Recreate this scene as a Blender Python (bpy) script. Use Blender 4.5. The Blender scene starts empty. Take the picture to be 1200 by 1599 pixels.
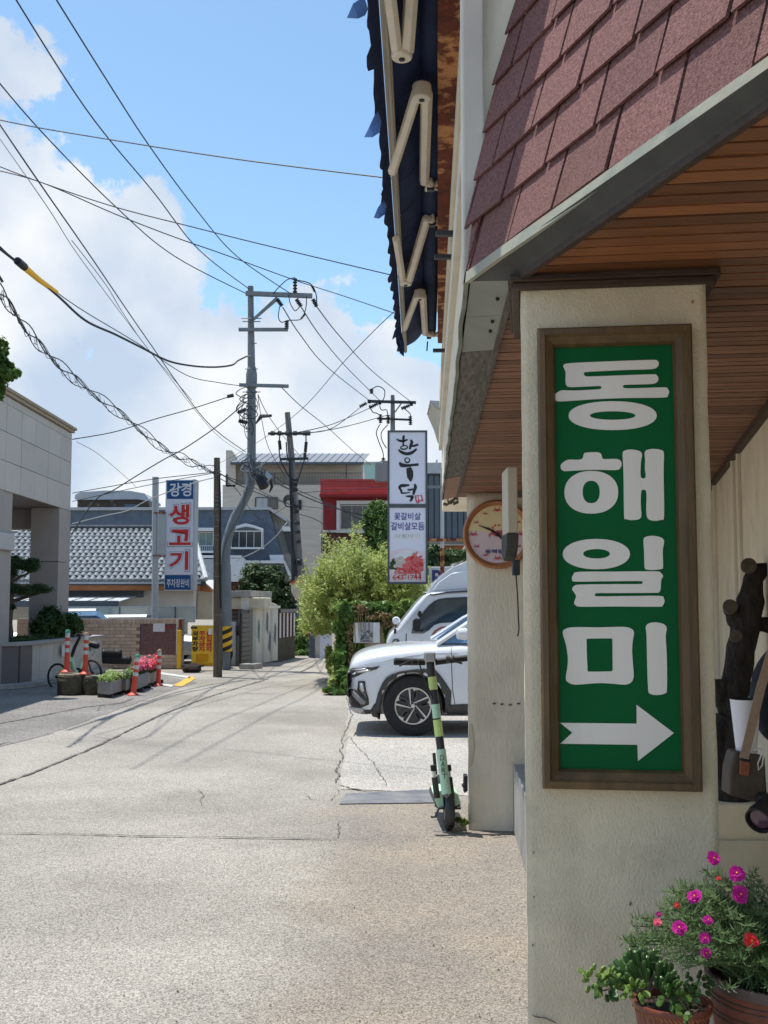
import bpy, bmesh, math, random
import numpy as np
from mathutils import Vector, Matrix
from mathutils.bvhtree import BVHTree
random.seed(7); np.random.seed(7)
SC = bpy.context.scene
COL = SC.collection
# ------------------------------------------------------------------ camera
EYE = 1.59; FPX = 1700.0; TH = math.atan(141.0/FPX)
cd = bpy.data.cameras.new('camera'); cam = bpy.data.objects.new('camera', cd); COL.objects.link(cam)
cam.location = (0, 0, EYE); cam.rotation_euler = (math.pi/2+TH, 0, 0)
cd.sensor_fit = 'HORIZONTAL'; cd.sensor_width = 36; cd.lens = FPX/1200*36
cd.clip_start = 0.05; cd.clip_end = 3000
SC.camera = cam
# ------------------------------------------------------------------ sun, exposure
SUN_EL = 74.0; SUN_AZ = -58.0        # degrees; azimuth from +Y, negative = left of the view
el, az = math.radians(SUN_EL), math.radians(SUN_AZ)
SUNV = Vector((math.sin(az)*math.cos(el), math.cos(az)*math.cos(el), math.sin(el)))
sd = bpy.data.lights.new('sun', 'SUN'); sd.energy = 4.2; sd.angle = math.radians(0.53); sd.color = (1.0, .955, .89)
so = bpy.data.objects.new('sun', sd); COL.objects.link(so)
so.rotation_euler = SUNV.to_track_quat('Z', 'Y').to_euler()
SC.view_settings.view_transform = 'Standard'; SC.view_settings.look = 'None'
SC.view_settings.gamma = 1.0; SC.view_settings.exposure = 0.42; SC.view_settings.use_curve_mapping = False
SC.render.film_transparent = False
# ------------------------------------------------------------------ pixel <-> place
CT, ST = math.cos(TH), math.sin(TH)
def ray(px, py):
    dx = (px-600)/FPX; dy = (799.5-py)/FPX
    return Vector((dx, CT-dy*ST, ST+dy*CT))
def P(px, py, Y):
    r = ray(px, py); return Vector((r.x/r.y*Y, Y, EYE+r.z/r.y*Y))
def hitZ(px, py, z):
    r = ray(px, py); k = (z-EYE)/r.z; return Vector((r.x*k, r.y*k, z))
def G(px, py, z=0.0): return hitZ(px, py, z)
class Fr:
    """a flat frame of reference: origin, u to the right, v up, n towards the street"""
    def __init__(s, o, ang=0.0, v=(0, 0, 1)):
        a = math.radians(ang); s.o = Vector(o); s.u = Vector((math.cos(a), -math.sin(a), 0)); s.v = Vector(v).normalized()
        s.n = s.u.cross(s.v).normalized()
    def pt(s, a, b, c=0.0): return s.o+s.u*a+s.v*b+s.n*c
    def px(s, x, y):
        r = ray(x, y); o = Vector((0, 0, EYE)); k = (s.o-o).dot(s.n)/r.dot(s.n); d = o+r*k-s.o
        return (d.dot(s.u), d.dot(s.v))
# ------------------------------------------------------------------ world
W = bpy.data.worlds.new('World'); SC.world = W; W.use_nodes = True
nt = W.node_tree; nt.nodes.clear()
def N(tree, typ, **kw):
    n = tree.nodes.new(typ)
    for k, v in kw.items(): setattr(n, k, v)
    return n
def wmath(op, a, b=None, clamp=False):
    m = N(nt, 'ShaderNodeMath', operation=op); m.use_clamp = clamp
    for i, q in enumerate((a, b)):
        if q is None: continue
        if isinstance(q, (int, float)): m.inputs[i].default_value = q
        else: nt.links.new(q, m.inputs[i])
    return m.outputs[0]
SKY_STR = 0.12
tc = N(nt, 'ShaderNodeTexCoord')
sky = N(nt, 'ShaderNodeTexSky', sky_type='NISHITA'); sky.sun_disc = False
sky.sun_elevation = el; sky.sun_rotation = az; sky.altitude = 20; sky.air_density = 1.0; sky.dust_density = 0.6; sky.ozone_density = 1.6
nz = N(nt, 'ShaderNodeTexNoise'); nz.inputs['Scale'].default_value = 7.5; nz.inputs['Detail'].default_value = 9; nz.inputs['Roughness'].default_value = .58
nt.links.new(tc.outputs['Generated'], nz.inputs['Vector'])
nz2 = N(nt, 'ShaderNodeTexNoise'); nz2.inputs['Scale'].default_value = 28; nz2.inputs['Detail'].default_value = 8; nz2.inputs['Roughness'].default_value = .6
nt.links.new(tc.outputs['Generated'], nz2.inputs['Vector'])
sep = N(nt, 'ShaderNodeSeparateXYZ'); nt.links.new(tc.outputs['Generated'], sep.inputs[0])
# clouds: soft banks round a few directions, a low bank all round the horizon, ragged by noise
CL = [(-50, 335, 170), (70, 350, 135), (180, 410, 135), (225, 375, 95), (215, 470, 120), (60, 480, 200), (-120, 420, 260), (150, 560, 200), (70, 112, 75), (5, 105, 85), (-60, 100, 90),
      (300, 640, 190), (520, 680, 150), (640, 690, 150), (20, 640, 220), (900, 600, 120), (-700, 200, 240), (1900, 300, 300)]
field = None
for (cx, cy, r) in CL:
    d = ray(cx, cy).normalized()
    dist = N(nt, 'ShaderNodeVectorMath', operation='DISTANCE'); dist.inputs[1].default_value = d
    nt.links.new(tc.outputs['Generated'], dist.inputs[0])
    f = wmath('SUBTRACT', 1.0, wmath('MULTIPLY', dist.outputs['Value'], 1700.0/r))
    if r < 95: f = wmath('SUBTRACT', f, .48)
    field = f if field is None else wmath('MAXIMUM', field, f)
low = wmath('SUBTRACT', 1.25, wmath('MULTIPLY', sep.outputs['Z'], 5.2))
field = wmath('MAXIMUM', field, low)
field = wmath('MINIMUM', field, .55)
field = wmath('MAXIMUM', field, -.6)
field = wmath('ADD', field, wmath('MULTIPLY', wmath('SUBTRACT', nz.outputs['Fac'], .5), 1.7))
field = wmath('ADD', field, wmath('MULTIPLY', wmath('SUBTRACT', nz2.outputs['Fac'], .5), 1.25))
mr = N(nt, 'ShaderNodeMapRange'); mr.interpolation_type = 'SMOOTHSTEP'
mr.inputs['From Min'].default_value = .0; mr.inputs['From Max'].default_value = .17
nt.links.new(field, mr.inputs['Value'])
shade = N(nt, 'ShaderNodeTexNoise'); shade.inputs['Scale'].default_value = 5.2; shade.inputs['Detail'].default_value = 7; shade.inputs['Roughness'].default_value = .5
mpw = N(nt, 'ShaderNodeMapping'); mpw.inputs['Location'].default_value = (3.1, 1.7, .4); nt.links.new(tc.outputs['Generated'], mpw.inputs[0]); nt.links.new(mpw.outputs[0], shade.inputs['Vector'])
cr = N(nt, 'ShaderNodeValToRGB'); cr.color_ramp.elements[0].position = .40; cr.color_ramp.elements[0].color = (.98, .99, 1, 1)
cr.color_ramp.elements[1].position = .64; cr.color_ramp.elements[1].color = (.56, .67, .83, 1)
nt.links.new(shade.outputs['Fac'], cr.inputs['Fac'])
CLOUD = 6.3; SKYGAIN = 1.7
csc = N(nt, 'ShaderNodeVectorMath', operation='SCALE'); csc.inputs['Scale'].default_value = CLOUD; nt.links.new(cr.outputs[0], csc.inputs[0])
ssc = N(nt, 'ShaderNodeVectorMath', operation='MULTIPLY'); ssc.inputs[1].default_value = (SKYGAIN*.69, SKYGAIN*.78, SKYGAIN*.76); nt.links.new(sky.outputs[0], ssc.inputs[0])
mx = N(nt, 'ShaderNodeMixRGB'); nt.links.new(wmath('MULTIPLY', mr.outputs[0], .95), mx.inputs[0]); nt.links.new(ssc.outputs[0], mx.inputs[1]); nt.links.new(csc.outputs[0], mx.inputs[2])
bg = N(nt, 'ShaderNodeBackground'); bg.inputs['Strength'].default_value = SKY_STR; nt.links.new(mx.outputs[0], bg.inputs[0])
ow = N(nt, 'ShaderNodeOutputWorld'); nt.links.new(bg.outputs[0], ow.inputs[0])
# ------------------------------------------------------------------ materials
def mat(name, col, rough=.8, var=.12, scale=6.0, bump=0.0, bscale=60.0, metal=0.0, rnd=0.0, col2=None, stretch=None, trans=0.0, spec=.4, dirt=None, coat=0, voro=False, bdist=.01, detail=6):
    m = bpy.data.materials.new(name); m.use_nodes = True; t = m.node_tree; b = t.nodes['Principled BSDF']
    L = t.links.new
    b.inputs['Roughness'].default_value = rough; b.inputs['Metallic'].default_value = metal
    b.inputs['Specular IOR Level'].default_value = spec; b.inputs['Coat Weight'].default_value = coat
    tcn = N(t, 'ShaderNodeTexCoord'); vec = tcn.outputs['Object']
    mp = N(t, 'ShaderNodeMapping'); L(vec, mp.inputs[0]); mp.inputs['Scale'].default_value = stretch or (1, 1, 1)
    oi = N(t, 'ShaderNodeObjectInfo')
    if rnd > 0:
        cb = N(t, 'ShaderNodeCombineXYZ'); mm = N(t, 'ShaderNodeMath', operation='MULTIPLY'); mm.inputs[1].default_value = 37.0
        L(oi.outputs['Random'], mm.inputs[0]); L(mm.outputs[0], cb.inputs[0]); L(mm.outputs[0], cb.inputs[2]); L(cb.outputs[0], mp.inputs['Location'])
    n = N(t, 'ShaderNodeTexNoise'); n.inputs['Scale'].default_value = scale; n.inputs['Detail'].default_value = detail; n.inputs['Roughness'].default_value = .6; L(mp.outputs[0], n.inputs['Vector'])
    c = Vector(col); c2 = Vector(col2) if col2 else c*(1-var*2)
    c1 = c if col2 else c*(1+var)
    rp = N(t, 'ShaderNodeValToRGB'); rp.color_ramp.elements[0].position = .32; rp.color_ramp.elements[1].position = .68
    rp.color_ramp.elements[0].color = (*c1, 1); rp.color_ramp.elements[1].color = (*c2, 1); L(n.outputs['Fac'], rp.inputs['Fac'])
    out = rp.outputs[0]
    if rnd > 0:
        hs = N(t, 'ShaderNodeHueSaturation'); r = N(t, 'ShaderNodeMapRange'); r.inputs['To Min'].default_value = 1-rnd; r.inputs['To Max'].default_value = 1+rnd
        L(oi.outputs['Random'], r.inputs['Value']); L(r.outputs[0], hs.inputs['Value']); L(out, hs.inputs['Color']); out = hs.outputs[0]
    if dirt:
        (dc, ds, lo, hi, amt) = dirt
        n3 = N(t, 'ShaderNodeTexNoise'); n3.inputs['Scale'].default_value = ds; n3.inputs['Detail'].default_value = 8; n3.inputs['Roughness'].default_value = .65; L(vec, n3.inputs['Vector'])
        r3 = N(t, 'ShaderNodeMapRange'); r3.inputs['From Min'].default_value = lo; r3.inputs['From Max'].default_value = hi; r3.inputs['To Max'].default_value = amt; L(n3.outputs['Fac'], r3.inputs['Value'])
        mxx = N(t, 'ShaderNodeMixRGB'); L(r3.outputs[0], mxx.inputs[0]); L(out, mxx.inputs[1]); mxx.inputs[2].default_value = (*dc, 1); out = mxx.outputs[0]
    L(out, b.inputs['Base Color'])
    if bump > 0:
        if voro:
            bn = N(t, 'ShaderNodeTexVoronoi'); bn.inputs['Scale'].default_value = bscale; bo = bn.outputs['Distance']
        else:
            bn = N(t, 'ShaderNodeTexNoise'); bn.inputs['Scale'].default_value = bscale; bn.inputs['Detail'].default_value = 5; bo = bn.outputs['Fac']
        L(mp.outputs[0], bn.inputs['Vector'])
        bp = N(t, 'ShaderNodeBump'); bp.inputs['Strength'].default_value = bump; bp.inputs['Distance'].default_value = bdist; L(bo, bp.inputs['Height']); L(bp.outputs[0], b.inputs['Normal'])
    if trans > 0:
        o = t.nodes['Material Output']; tr = N(t, 'ShaderNodeBsdfTranslucent'); L(out, tr.inputs['Color']); ms = N(t, 'ShaderNodeMixShader'); ms.inputs[0].default_value = trans
        L(b.outputs[0], ms.inputs[1]); L(tr.outputs[0], ms.inputs[2]); L(ms.outputs[0], o.inputs['Surface'])
    return m
M = {}
def D(k, *a, **kw): M[k] = mat(k, *a, **kw)
D('stucco', (.74, .645, .465), .92, .06, 5.0, bump=.65, bscale=200, detail=10, bdist=.006, stretch=(1, 1, .75), dirt=((.33, .29, .21), 3.2, .52, .80, .6))
D('stucco_light', (.76, .68, .53), .92, .05, 3.0, bump=.7, bscale=60, bdist=.008, stretch=(1, 1, .35), dirt=((.36, .30, .2), 2.0, .5, .85, .6))
D('cream', (.62, .55, .42), .85, .06, 2.0, bump=.2, bscale=40, dirt=((.34, .26, .15), 1.6, .5, .8, .7))
D('whitetrim', (.64, .59, .49), .6, .05, 3.0, bump=.1, dirt=((.3, .28, .22), 3, .55, .85, .5))
D('soffit_wood', (.30, .105, .033), .38, .22, 5.0, bump=.25, bscale=30, rnd=.38, stretch=(1.5, 30, 30), spec=.5, col2=(.15, .055, .02))
D('soffit_faded', (.32, .16, .095), .7, .22, 5.0, bump=.25, bscale=30, rnd=.28, stretch=(1.5, 30, 30), col2=(.15, .075, .05))
D('dark_wood', (.06, .035, .022), .55, .2, 4.0, bump=.3, bscale=30, stretch=(1, 12, 12))
D('frame_wood', (.155, .092, .036), .45, .2, 3.0, bump=.3, bscale=40, rnd=.1, stretch=(9, 9, 1.2), col2=(.085, .052, .022), dirt=((.05, .045, .05), 4, .55, .8, .7))
D('shingle', (.10, .036, .036), .95, .3, 150.0, bump=.9, bscale=330, rnd=.16, col2=(.25, .12, .105), bdist=.004, detail=2, dirt=((.14, .075, .045), 3, .55, .8, .6))
D('drip_dark', (.20, .22, .18), .7, .15, 8)
D('flashing', (.40, .39, .30), .85, .15, 8.0, bump=.25, bscale=25, metal=.1, dirt=((.50, .36, .22), 9, .5, .75, .55), col2=(.28, .30, .25))
D('fascia_grey', (.30, .29, .26), .7, .1, 5.0, bump=.15, dirt=((.12, .11, .1), 5, .5, .8, .6))
D('fascia_dark', (.055, .055, .05), .7, .2, 5.0, bump=.15)
D('fascia_weather', (.15, .135, .115), .9, .25, 9.0, bump=.5, bscale=50, stretch=(12, 1, 1))
D('rust', (.15, .034, .016), .8, .3, 14.0, bump=.5, bscale=60, dirt=((.58, .28, .12), 7, .50, .58, .9))
D('canvas', (.014, .032, .10), .75, .2, 6.0, bump=.25, bscale=120, trans=.25, stretch=(1, 1, 1))
D('canvas_torn', (.20, .34, .60), .8, .15, 6.0, trans=.55)
D('bar_paint', (.30, .26, .21), .6, .12, 8, stretch=(1, .3, 1))
D('arm_paint', (.64, .57, .47), .45, .05, 8.0, spec=.5, dirt=((.25, .2, .15), 12, .6, .8, .5))
D('sign_green', (.001, .105, .027), .6, .06, 2.0, bump=.04, bscale=12, spec=.15)
D('sign_white', (.82, .77, .68), .5, .04, 10.0, col2=(.74, .68, .60), stretch=(1, 1, .15))
D('asphalt_right', (.2, .19, .17), .95)
D('plate', (.14, .14, .145), .5, .15, 4.0, bump=.2, bscale=30, dirt=((.36, .34, .3), 2.5, .45, .7, .6))
D('crack_and_line', (.12, .11, .095), 1, .3, 10)
D('crack_and_line_soft', (.15, .14, .125), 1, .3, 10)
D('concrete', (.36, .35, .32), .9, .12, 5, bump=.4, bscale=30, dirt=((.16, .15, .13), 2, .5, .75, .5))
D('pole_concrete', (.19, .215, .23), .8, .1, 9, bump=.15, bscale=60, stretch=(1, 1, .2), dirt=((.16, .17, .18), 4, .5, .75, .5))
D('pole_wood', (.15, .115, .085), .9, .25, 6, bump=.6, bscale=40, stretch=(6, 6, .5))
D('steel', (.20, .22, .23), .5, .1, 8, metal=.5)
D('dark_steel', (.04, .045, .05), .5, .15, 8, metal=.3)
D('wire', (.016, .02, .028), .6, .1)
D('wire_grey', (.10, .11, .12), .6, .1)
D('black', (.014, .014, .015), .55, .1, 10, spec=.4)
D('rubber', (.018, .018, .019), .8, .2, 20, bump=.2, bscale=80)
D('carwhite', (.63, .65, .68), .25, .01, 3, spec=.5, coat=.8)
D('glass', (.02, .035, .05), .06, .1, 2, spec=.8)
D('glass_blue', (.10, .20, .32), .05, .1, 2, spec=.9)
D('glass_green', (.20, .28, .27), .1, .1, 2, spec=.8)
D('windowglass', (.03, .05, .055), .12, .3, 1.2, spec=.8)
D('chrome', (.6, .6, .6), .15, .03, metal=1)
D('alloy', (.55, .55, .54), .3, .03, metal=.7)
D('alloy_dark', (.05, .05, .055), .45, .1)
D('silver', (.42, .43, .44), .35, .04, metal=.6)
D('lampglass', (.10, .11, .12), .12, .3, 15, spec=.8)
D('lime', (.62, .78, .25), .4, .05, 6)
D('mint', (.52, .78, .55), .4, .04, 6)
D('scooter_dark', (.045, .045, .042), .45, .1)
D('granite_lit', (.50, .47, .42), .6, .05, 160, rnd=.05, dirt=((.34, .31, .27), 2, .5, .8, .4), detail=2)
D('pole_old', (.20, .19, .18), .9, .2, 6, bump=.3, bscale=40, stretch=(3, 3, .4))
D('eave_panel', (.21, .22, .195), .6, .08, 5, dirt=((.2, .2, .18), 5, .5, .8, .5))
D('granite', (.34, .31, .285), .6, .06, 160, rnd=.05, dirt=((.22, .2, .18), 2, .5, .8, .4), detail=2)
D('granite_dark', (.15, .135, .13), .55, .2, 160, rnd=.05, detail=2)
D('granite_cap', (.36, .30, .22), .7, .1, 20)
D('brick_tan', (.56, .42, .32), .9, .08, 8, rnd=.14, bump=.2, bscale=40)
D('brick_red', (.13, .05, .048), .85, .3, 14, rnd=.35, bump=.2, bscale=40, col2=(.20, .12, .12))
D('mortar', (.30, .24, .19), .95, .1, 10)
D('mortar_pale', (.40, .37, .33), .95, .1, 10)
D('tile_grey', (.20, .22, .23), .55, .12, 18, rnd=.14, spec=.4)
D('tile_gap', (.07, .08, .09), .9)
D('wood_orange', (.36, .14, .045), .6, .15, 4, stretch=(1, 8, 8))
D('white_wall', (.70, .68, .62), .85, .04, 2, dirt=((.45, .42, .36), 1.5, .5, .8, .4))
D('panel_wall', (.52, .53, .46), .7, .04, 2)
D('slate_blue', (.11, .145, .195), .75, .12, 3, rnd=.04, dirt=((.14, .16, .19), 1.2, .45, .8, .6), detail=9)
D('slate_metal', (.10, .125, .15), .5, .05, 2)
D('white_paint', (.68, .68, .68), .5, .03, 4)
D('pale_grey', (.42, .44, .45), .7, .04, 4)
D('beige_wall', (.60, .55, .46), .85, .07, 1.2, bump=.1, bscale=3, stretch=(1, 1, 5))
D('seam_roof', (.20, .21, .225), .5, .05, 3, rnd=.06)
D('red_board', (.50, .065, .055), .6, .08, 3, rnd=.12)
D('red_wall', (.26, .02, .022), .7, .08, 3)
D('maroon', (.11, .035, .03), .8, .1, 3)
D('mintwall', (.36, .55, .50), .8, .04)
D('yellow', (.85, .48, .02), .45, .05, 6, dirt=((.35, .25, .1), 5, .6, .8, .5))
D('yellow_line', (.66, .38, .06), .8, .12, 9)
D('white_line', (.55, .55, .52), .8, .12, 9)
D('letter_black', (.02, .02, .02), .6, .05)
D('letter_red', (.55, .03, .025), .6, .05)
D('letter_blue', (.05, .05, .22), .6, .05)
D('sign_face', (.66, .67, .74), .45, .02, 1.5)
D('sign_navy', (.012, .075, .22), .45, .05)
D('sign_rim', (.07, .085, .085), .5, .1)
D('bollard', (.62, .075, .04), .5, .08, 8, dirt=((.3, .08, .06), 9, .55, .8, .5))
D('reflective', (.55, .55, .52), .35, .05, 8)
D('bollard_cap', (.05, .28, .2), .5, .1)
D('bollard_cap2', (.42, .30, .22), .8, .15)
D('mossy_stone', (.12, .095, .065), .95, .3, 9, bump=1.0, bscale=28, bdist=.03, col2=(.05, .05, .028))
D('stone_top', (.26, .23, .18), .95, .2, 9, bump=.7, bscale=28)
D('planter_grey', (.24, .235, .23), .7, .06, 8)
D('soil', (.05, .035, .025), 1, .3, 40, bump=.5)
D('terracotta', (.19, .062, .034), .7, .12, 20, bump=.2, bscale=60)
D('brownpot', (.17, .045, .025), .35, .15, 12, spec=.5)
D('pot_rim', (.10, .07, .06), .5, .15)
D('copper', (.42, .17, .07), .4, .1, 8, spec=.5)
D('dial_yellow', (.76, .62, .34), .5, .06, 3)
D('dial_pink', (.72, .58, .60), .5, .05, 3)
D('crabred', (.52, .10, .13), .6, .05)
D('boxbeige', (.54, .47, .35), .6, .06, 6)
D('bark', (.035, .028, .023), .95, .3, 12, bump=1.0, bscale=26, bdist=.03, stretch=(2.5, 2.5, .8))
D('bark_cut', (.10, .075, .055), .9, .2, 18)
D('bark_grey', (.12, .095, .07), .95, .2, 12, bump=.6, bscale=26)
D('jacket', (.028, .03, .042), .9, .15, 14, bump=.3, bscale=160)
D('trousers', (.03, .03, .036), .9, .15, 14)
D('skin', (.52, .31, .22), .6, .05, 6)
D('hair', (.015, .012, .01), .6, .2, 30)
D('leather', (.085, .065, .05), .55, .12, 20, bump=.2, bscale=200)
D('strap', (.36, .26, .19), .8, .06, 60, bump=.2, bscale=300)
D('leather_tan', (.30, .10, .05), .6, .1, 30)
D('cupwhite', (.78, .76, .80), .35, .02)
D('lens', (.10, .05, .09), .08, .1, spec=.9)
D('meat', (.55, .03, .03), .5, .3, 30, col2=(.70, .22, .20))
D('mushroom', (.55, .47, .40), .6, .15, 20)
D('steel_white', (.66, .68, .68), .4, .03)
# leaves
def leafmat(k, a, b_, tr=.35, rough=.55): D(k, a, rough, .1, 2.2, col2=b_, trans=tr, spec=.35, detail=4)
leafmat('leaf_willow', (.31, .38, .08), (.46, .52, .18), .4)
leafmat('leaf_ivy', (.06, .13, .025), (.16, .27, .06), .35, .4)
leafmat('leaf_dark', (.035, .07, .02), (.085, .14, .045), .25)
leafmat('leaf_hedge', (.03, .07, .015), (.07, .13, .03), .25)
leafmat('leaf_pine', (.03, .075, .025), (.07, .13, .04), .3)
leafmat('leaf_purslane', (.075, .14, .045), (.17, .24, .10), .35)
leafmat('leaf_succulent', (.045, .10, .03), (.10, .19, .055), .2, .3)
leafmat('leaf_lime', (.16, .28, .05), (.27, .36, .10), .35)
leafmat('leaf_dry', (.28, .20, .09), (.40, .30, .15), .3)
leafmat('petal_magenta', (.50, .01, .26), (.62, .03, .36), .35)
leafmat('petal_red', (.72, .03, .05), (.80, .09, .10), .35)
leafmat('petal_pink', (.75, .10, .20), (.8, .2, .3), .35)
# asphalt: pale worn carriageway, browner coarse strip on the right
def asphalt(name, base, dark, grain, xsplit=None, brown=(.235, .213, .185)):
    m = bpy.data.materials.new(name); m.use_nodes = True; t = m.node_tree; b = t.nodes['Principled BSDF']; L = t.links.new
    b.inputs['Roughness'].default_value = .93; b.inputs['Specular IOR Level'].default_value = .25
    tcn = N(t, 'ShaderNodeTexCoord'); v = tcn.outputs['Object']
    def noise(s, det=4, r=.6, off=None):
        n = N(t, 'ShaderNodeTexNoise'); n.inputs['Scale'].default_value = s; n.inputs['Detail'].default_value = det; n.inputs['Roughness'].default_value = r; L(v, n.inputs['Vector']); return n.outputs['Fac']
    def mrange(x, a, b2, c=0, d=1):
        n = N(t, 'ShaderNodeMapRange'); n.inputs['From Min'].default_value = a; n.inputs['From Max'].default_value = b2; n.inputs['To Min'].default_value = c; n.inputs['To Max'].default_value = d; L(x, n.inputs['Value']); return n.outputs[0]
    def mix(f, a, b2, mode='MIX'):
        n = N(t, 'ShaderNodeMixRGB', blend_type=mode)
        for i, q in enumerate((f, a, b2)):
            if isinstance(q, (int, float)): n.inputs[i].default_value = q
            elif isinstance(q, tuple): n.inputs[i].default_value = (*q, 1)
            else: L(q, n.inputs[i])
        return n.outputs[0]
    c = mix(mrange(noise(.45, 8), .40, .62), base, dark)
    split = None
    if xsplit is not None:
        sp = N(t, 'ShaderNodeSeparateXYZ'); L(v, sp.inputs[0])
        ad = N(t, 'ShaderNodeMath', operation='MULTIPLY_ADD'); L(noise(1.6, 8, .7), ad.inputs[0]); ad.inputs[1].default_value = .9; L(sp.outputs['X'], ad.inputs[2])
        split = mrange(ad.outputs[0], xsplit+.20, xsplit+.62)
        yy = mrange(sp.outputs['Y'], 10.2, 8.6); mm = N(t, 'ShaderNodeMath', operation='MULTIPLY'); L(split, mm.inputs[0]); L(yy, mm.inputs[1]); split = mm.outputs[0]
        c = mix(split, c, mix(mrange(noise(1.1, 7), .4, .66), brown, (brown[0]*1.28, brown[1]*1.22, brown[2]*1.12)))
    vo = N(t, 'ShaderNodeTexVoronoi'); vo.inputs['Scale'].default_value = grain; vo.inputs['Randomness'].default_value = 1; L(v, vo.inputs['Vector'])
    sepc = N(t, 'ShaderNodeSeparateColor'); L(vo.outputs['Color'], sepc.inputs[0])
    c = mix(1.0, c, mrange(sepc.outputs[0], 0, 1, .50, 1.50), 'MULTIPLY')
    n2 = noise(grain*1.0, 6, .75)
    pits = mrange(n2, .33, .46, 1, 0)
    if split is not None:
        k = N(t, 'ShaderNodeMath', operation='MULTIPLY_ADD'); L(split, k.inputs[0]); k.inputs[1].default_value = .55; k.inputs[2].default_value = .42
        k2 = N(t, 'ShaderNodeMath', operation='MULTIPLY'); L(k.outputs[0], k2.inputs[0]); L(pits, k2.inputs[1]); pf = k2.outputs[0]
    else:
        pf = mrange(n2, .30, .43, .6, 0)
    c = mix(pf, c, (.085, .075, .062))
    c = mix(mrange(noise(2.1, 10, .75), .57, .72, 0, .45), c, (dark[0]*.6, dark[1]*.58, dark[2]*.55))
    L(c, b.inputs['Base Color'])
    bp = N(t, 'ShaderNodeBump'); bp.inputs['Strength'].default_value = .55; bp.inputs['Distance'].default_value = .006
    hh = N(t, 'ShaderNodeMath', operation='SUBTRACT'); L(n2, hh.inputs[0]); L(vo.outputs['Distance'], hh.inputs[1]); L(hh.outputs[0], bp.inputs['Height']); L(bp.outputs[0], b.inputs['Normal'])
    M[name] = m
asphalt('road', (.345, .32, .28), (.25, .232, .20), 150, xsplit=-.36)
asphalt('forecourt', (.235, .222, .205), (.17, .16, .148), 80)
asphalt('lot', (.40, .375, .335), (.31, .295, .265), 110)
asphalt('dirt', (.30, .27, .22), (.22, .2, .17), 60)
# ------------------------------------------------------------------ mesh builder
class MB:
    def __init__(s): s.v = []; s.f = []
    def add(s, vs, fs):
        k = len(s.v); s.v += [tuple(p) for p in vs]; s.f += [tuple(i+k for i in f) for f in fs]; return s
    def box(s, x0, x1, y0, y1, z0, z1):
        return s.add([(x0, y0, z0), (x1, y0, z0), (x1, y1, z0), (x0, y1, z0), (x0, y0, z1), (x1, y0, z1), (x1, y1, z1), (x0, y1, z1)],
                     [(0, 3, 2, 1), (4, 5, 6, 7), (0, 1, 5, 4), (1, 2, 6, 5), (2, 3, 7, 6), (3, 0, 4, 7)])
    def fbox(s, fr, a0, a1, b0, b1, c0, c1):
        """box in a frame: along u, v, n"""
        q = [fr.pt(a, b, c) for (a, b, c) in ((a0, b0, c1), (a1, b0, c1), (a1, b0, c0), (a0, b0, c0), (a0, b1, c1), (a1, b1, c1), (a1, b1, c0), (a0, b1, c0))]
        return s.add(q, [(0, 3, 2, 1), (4, 5, 6, 7), (0, 1, 5, 4), (1, 2, 6, 5), (2, 3, 7, 6), (3, 0, 4, 7)])
    def prism(s, pts, d):
        """polygon (3D points) swept by the vector d"""
        n = len(pts); d = Vector(d); a = [Vector(p) for p in pts]; b = [p+d for p in a]
        return s.add(a+b, [tuple(range(n))[::-1], tuple(range(n, 2*n))]+[(i, (i+1) % n, n+(i+1) % n, n+i) for i in range(n)])
    def tube(s, pts, r, seg=8, cap=True):
        pts = [Vector(p) for p in pts]; n = len(pts); rs = r if isinstance(r, (list, tuple)) else [r]*n
        k = len(s.v); prev = None
        for i, p in enumerate(pts):
            t = (pts[min(i+1, n-1)]-pts[max(i-1, 0)]).normalized()
            if prev is None: a = t.orthogonal().normalized()
            else: a = (prev-t*prev.dot(t)).normalized()
            prev = a; b = t.cross(a)
            for j in range(seg):
                an = 2*math.pi*j/seg; s.v.append(tuple(p+(a*math.cos(an)+b*math.sin(an))*rs[i]))
        for i in range(n-1):
            for j in range(seg):
                s.f.append((k+i*seg+j, k+i*seg+(j+1) % seg, k+(i+1)*seg+(j+1) % seg, k+(i+1)*seg+j))
        if cap:
            s.f.append(tuple(k+j for j in range(seg))[::-1]); s.f.append(tuple(k+(n-1)*seg+j for j in range(seg)))
        return s
    def lathe(s, prof, c, seg=24, axis=None):
        """profile of (r, h) round an axis through c"""
        c = Vector(c); ax = Vector(axis or (0, 0, 1)).normalized(); a = ax.orthogonal().normalized(); b = ax.cross(a); k = len(s.v); n = len(prof)
        for (r, h) in prof:
            for j in range(seg):
                an = 2*math.pi*j/seg; s.v.append(tuple(c+ax*h+(a*math.cos(an)+b*math.sin(an))*max(r, 1e-5)))
        for i in range(n-1):
            for j in range(seg): s.f.append((k+i*seg+j, k+i*seg+(j+1) % seg, k+(i+1)*seg+(j+1) % seg, k+(i+1)*seg+j))
        return s
    def build(s, name, m, parent=None, smooth=False, bevel=0, origin=True, label=None):
        me = bpy.data.meshes.new(name); vs = np.array(s.v, dtype=float)
        o0 = Vector((0, 0, 0))
        me.from_pydata([tuple(v) for v in vs], [], s.f); me.materials.append(M[m] if isinstance(m, str) else m)
        bm = bmesh.new(); bm.from_mesh(me); bmesh.ops.recalc_face_normals(bm, faces=bm.faces); bm.to_mesh(me); bm.free()
        if smooth: me.polygons.foreach_set('use_smooth', [True]*len(me.polygons))
        return link(name, me, parent, bevel, label, smooth)
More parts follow.
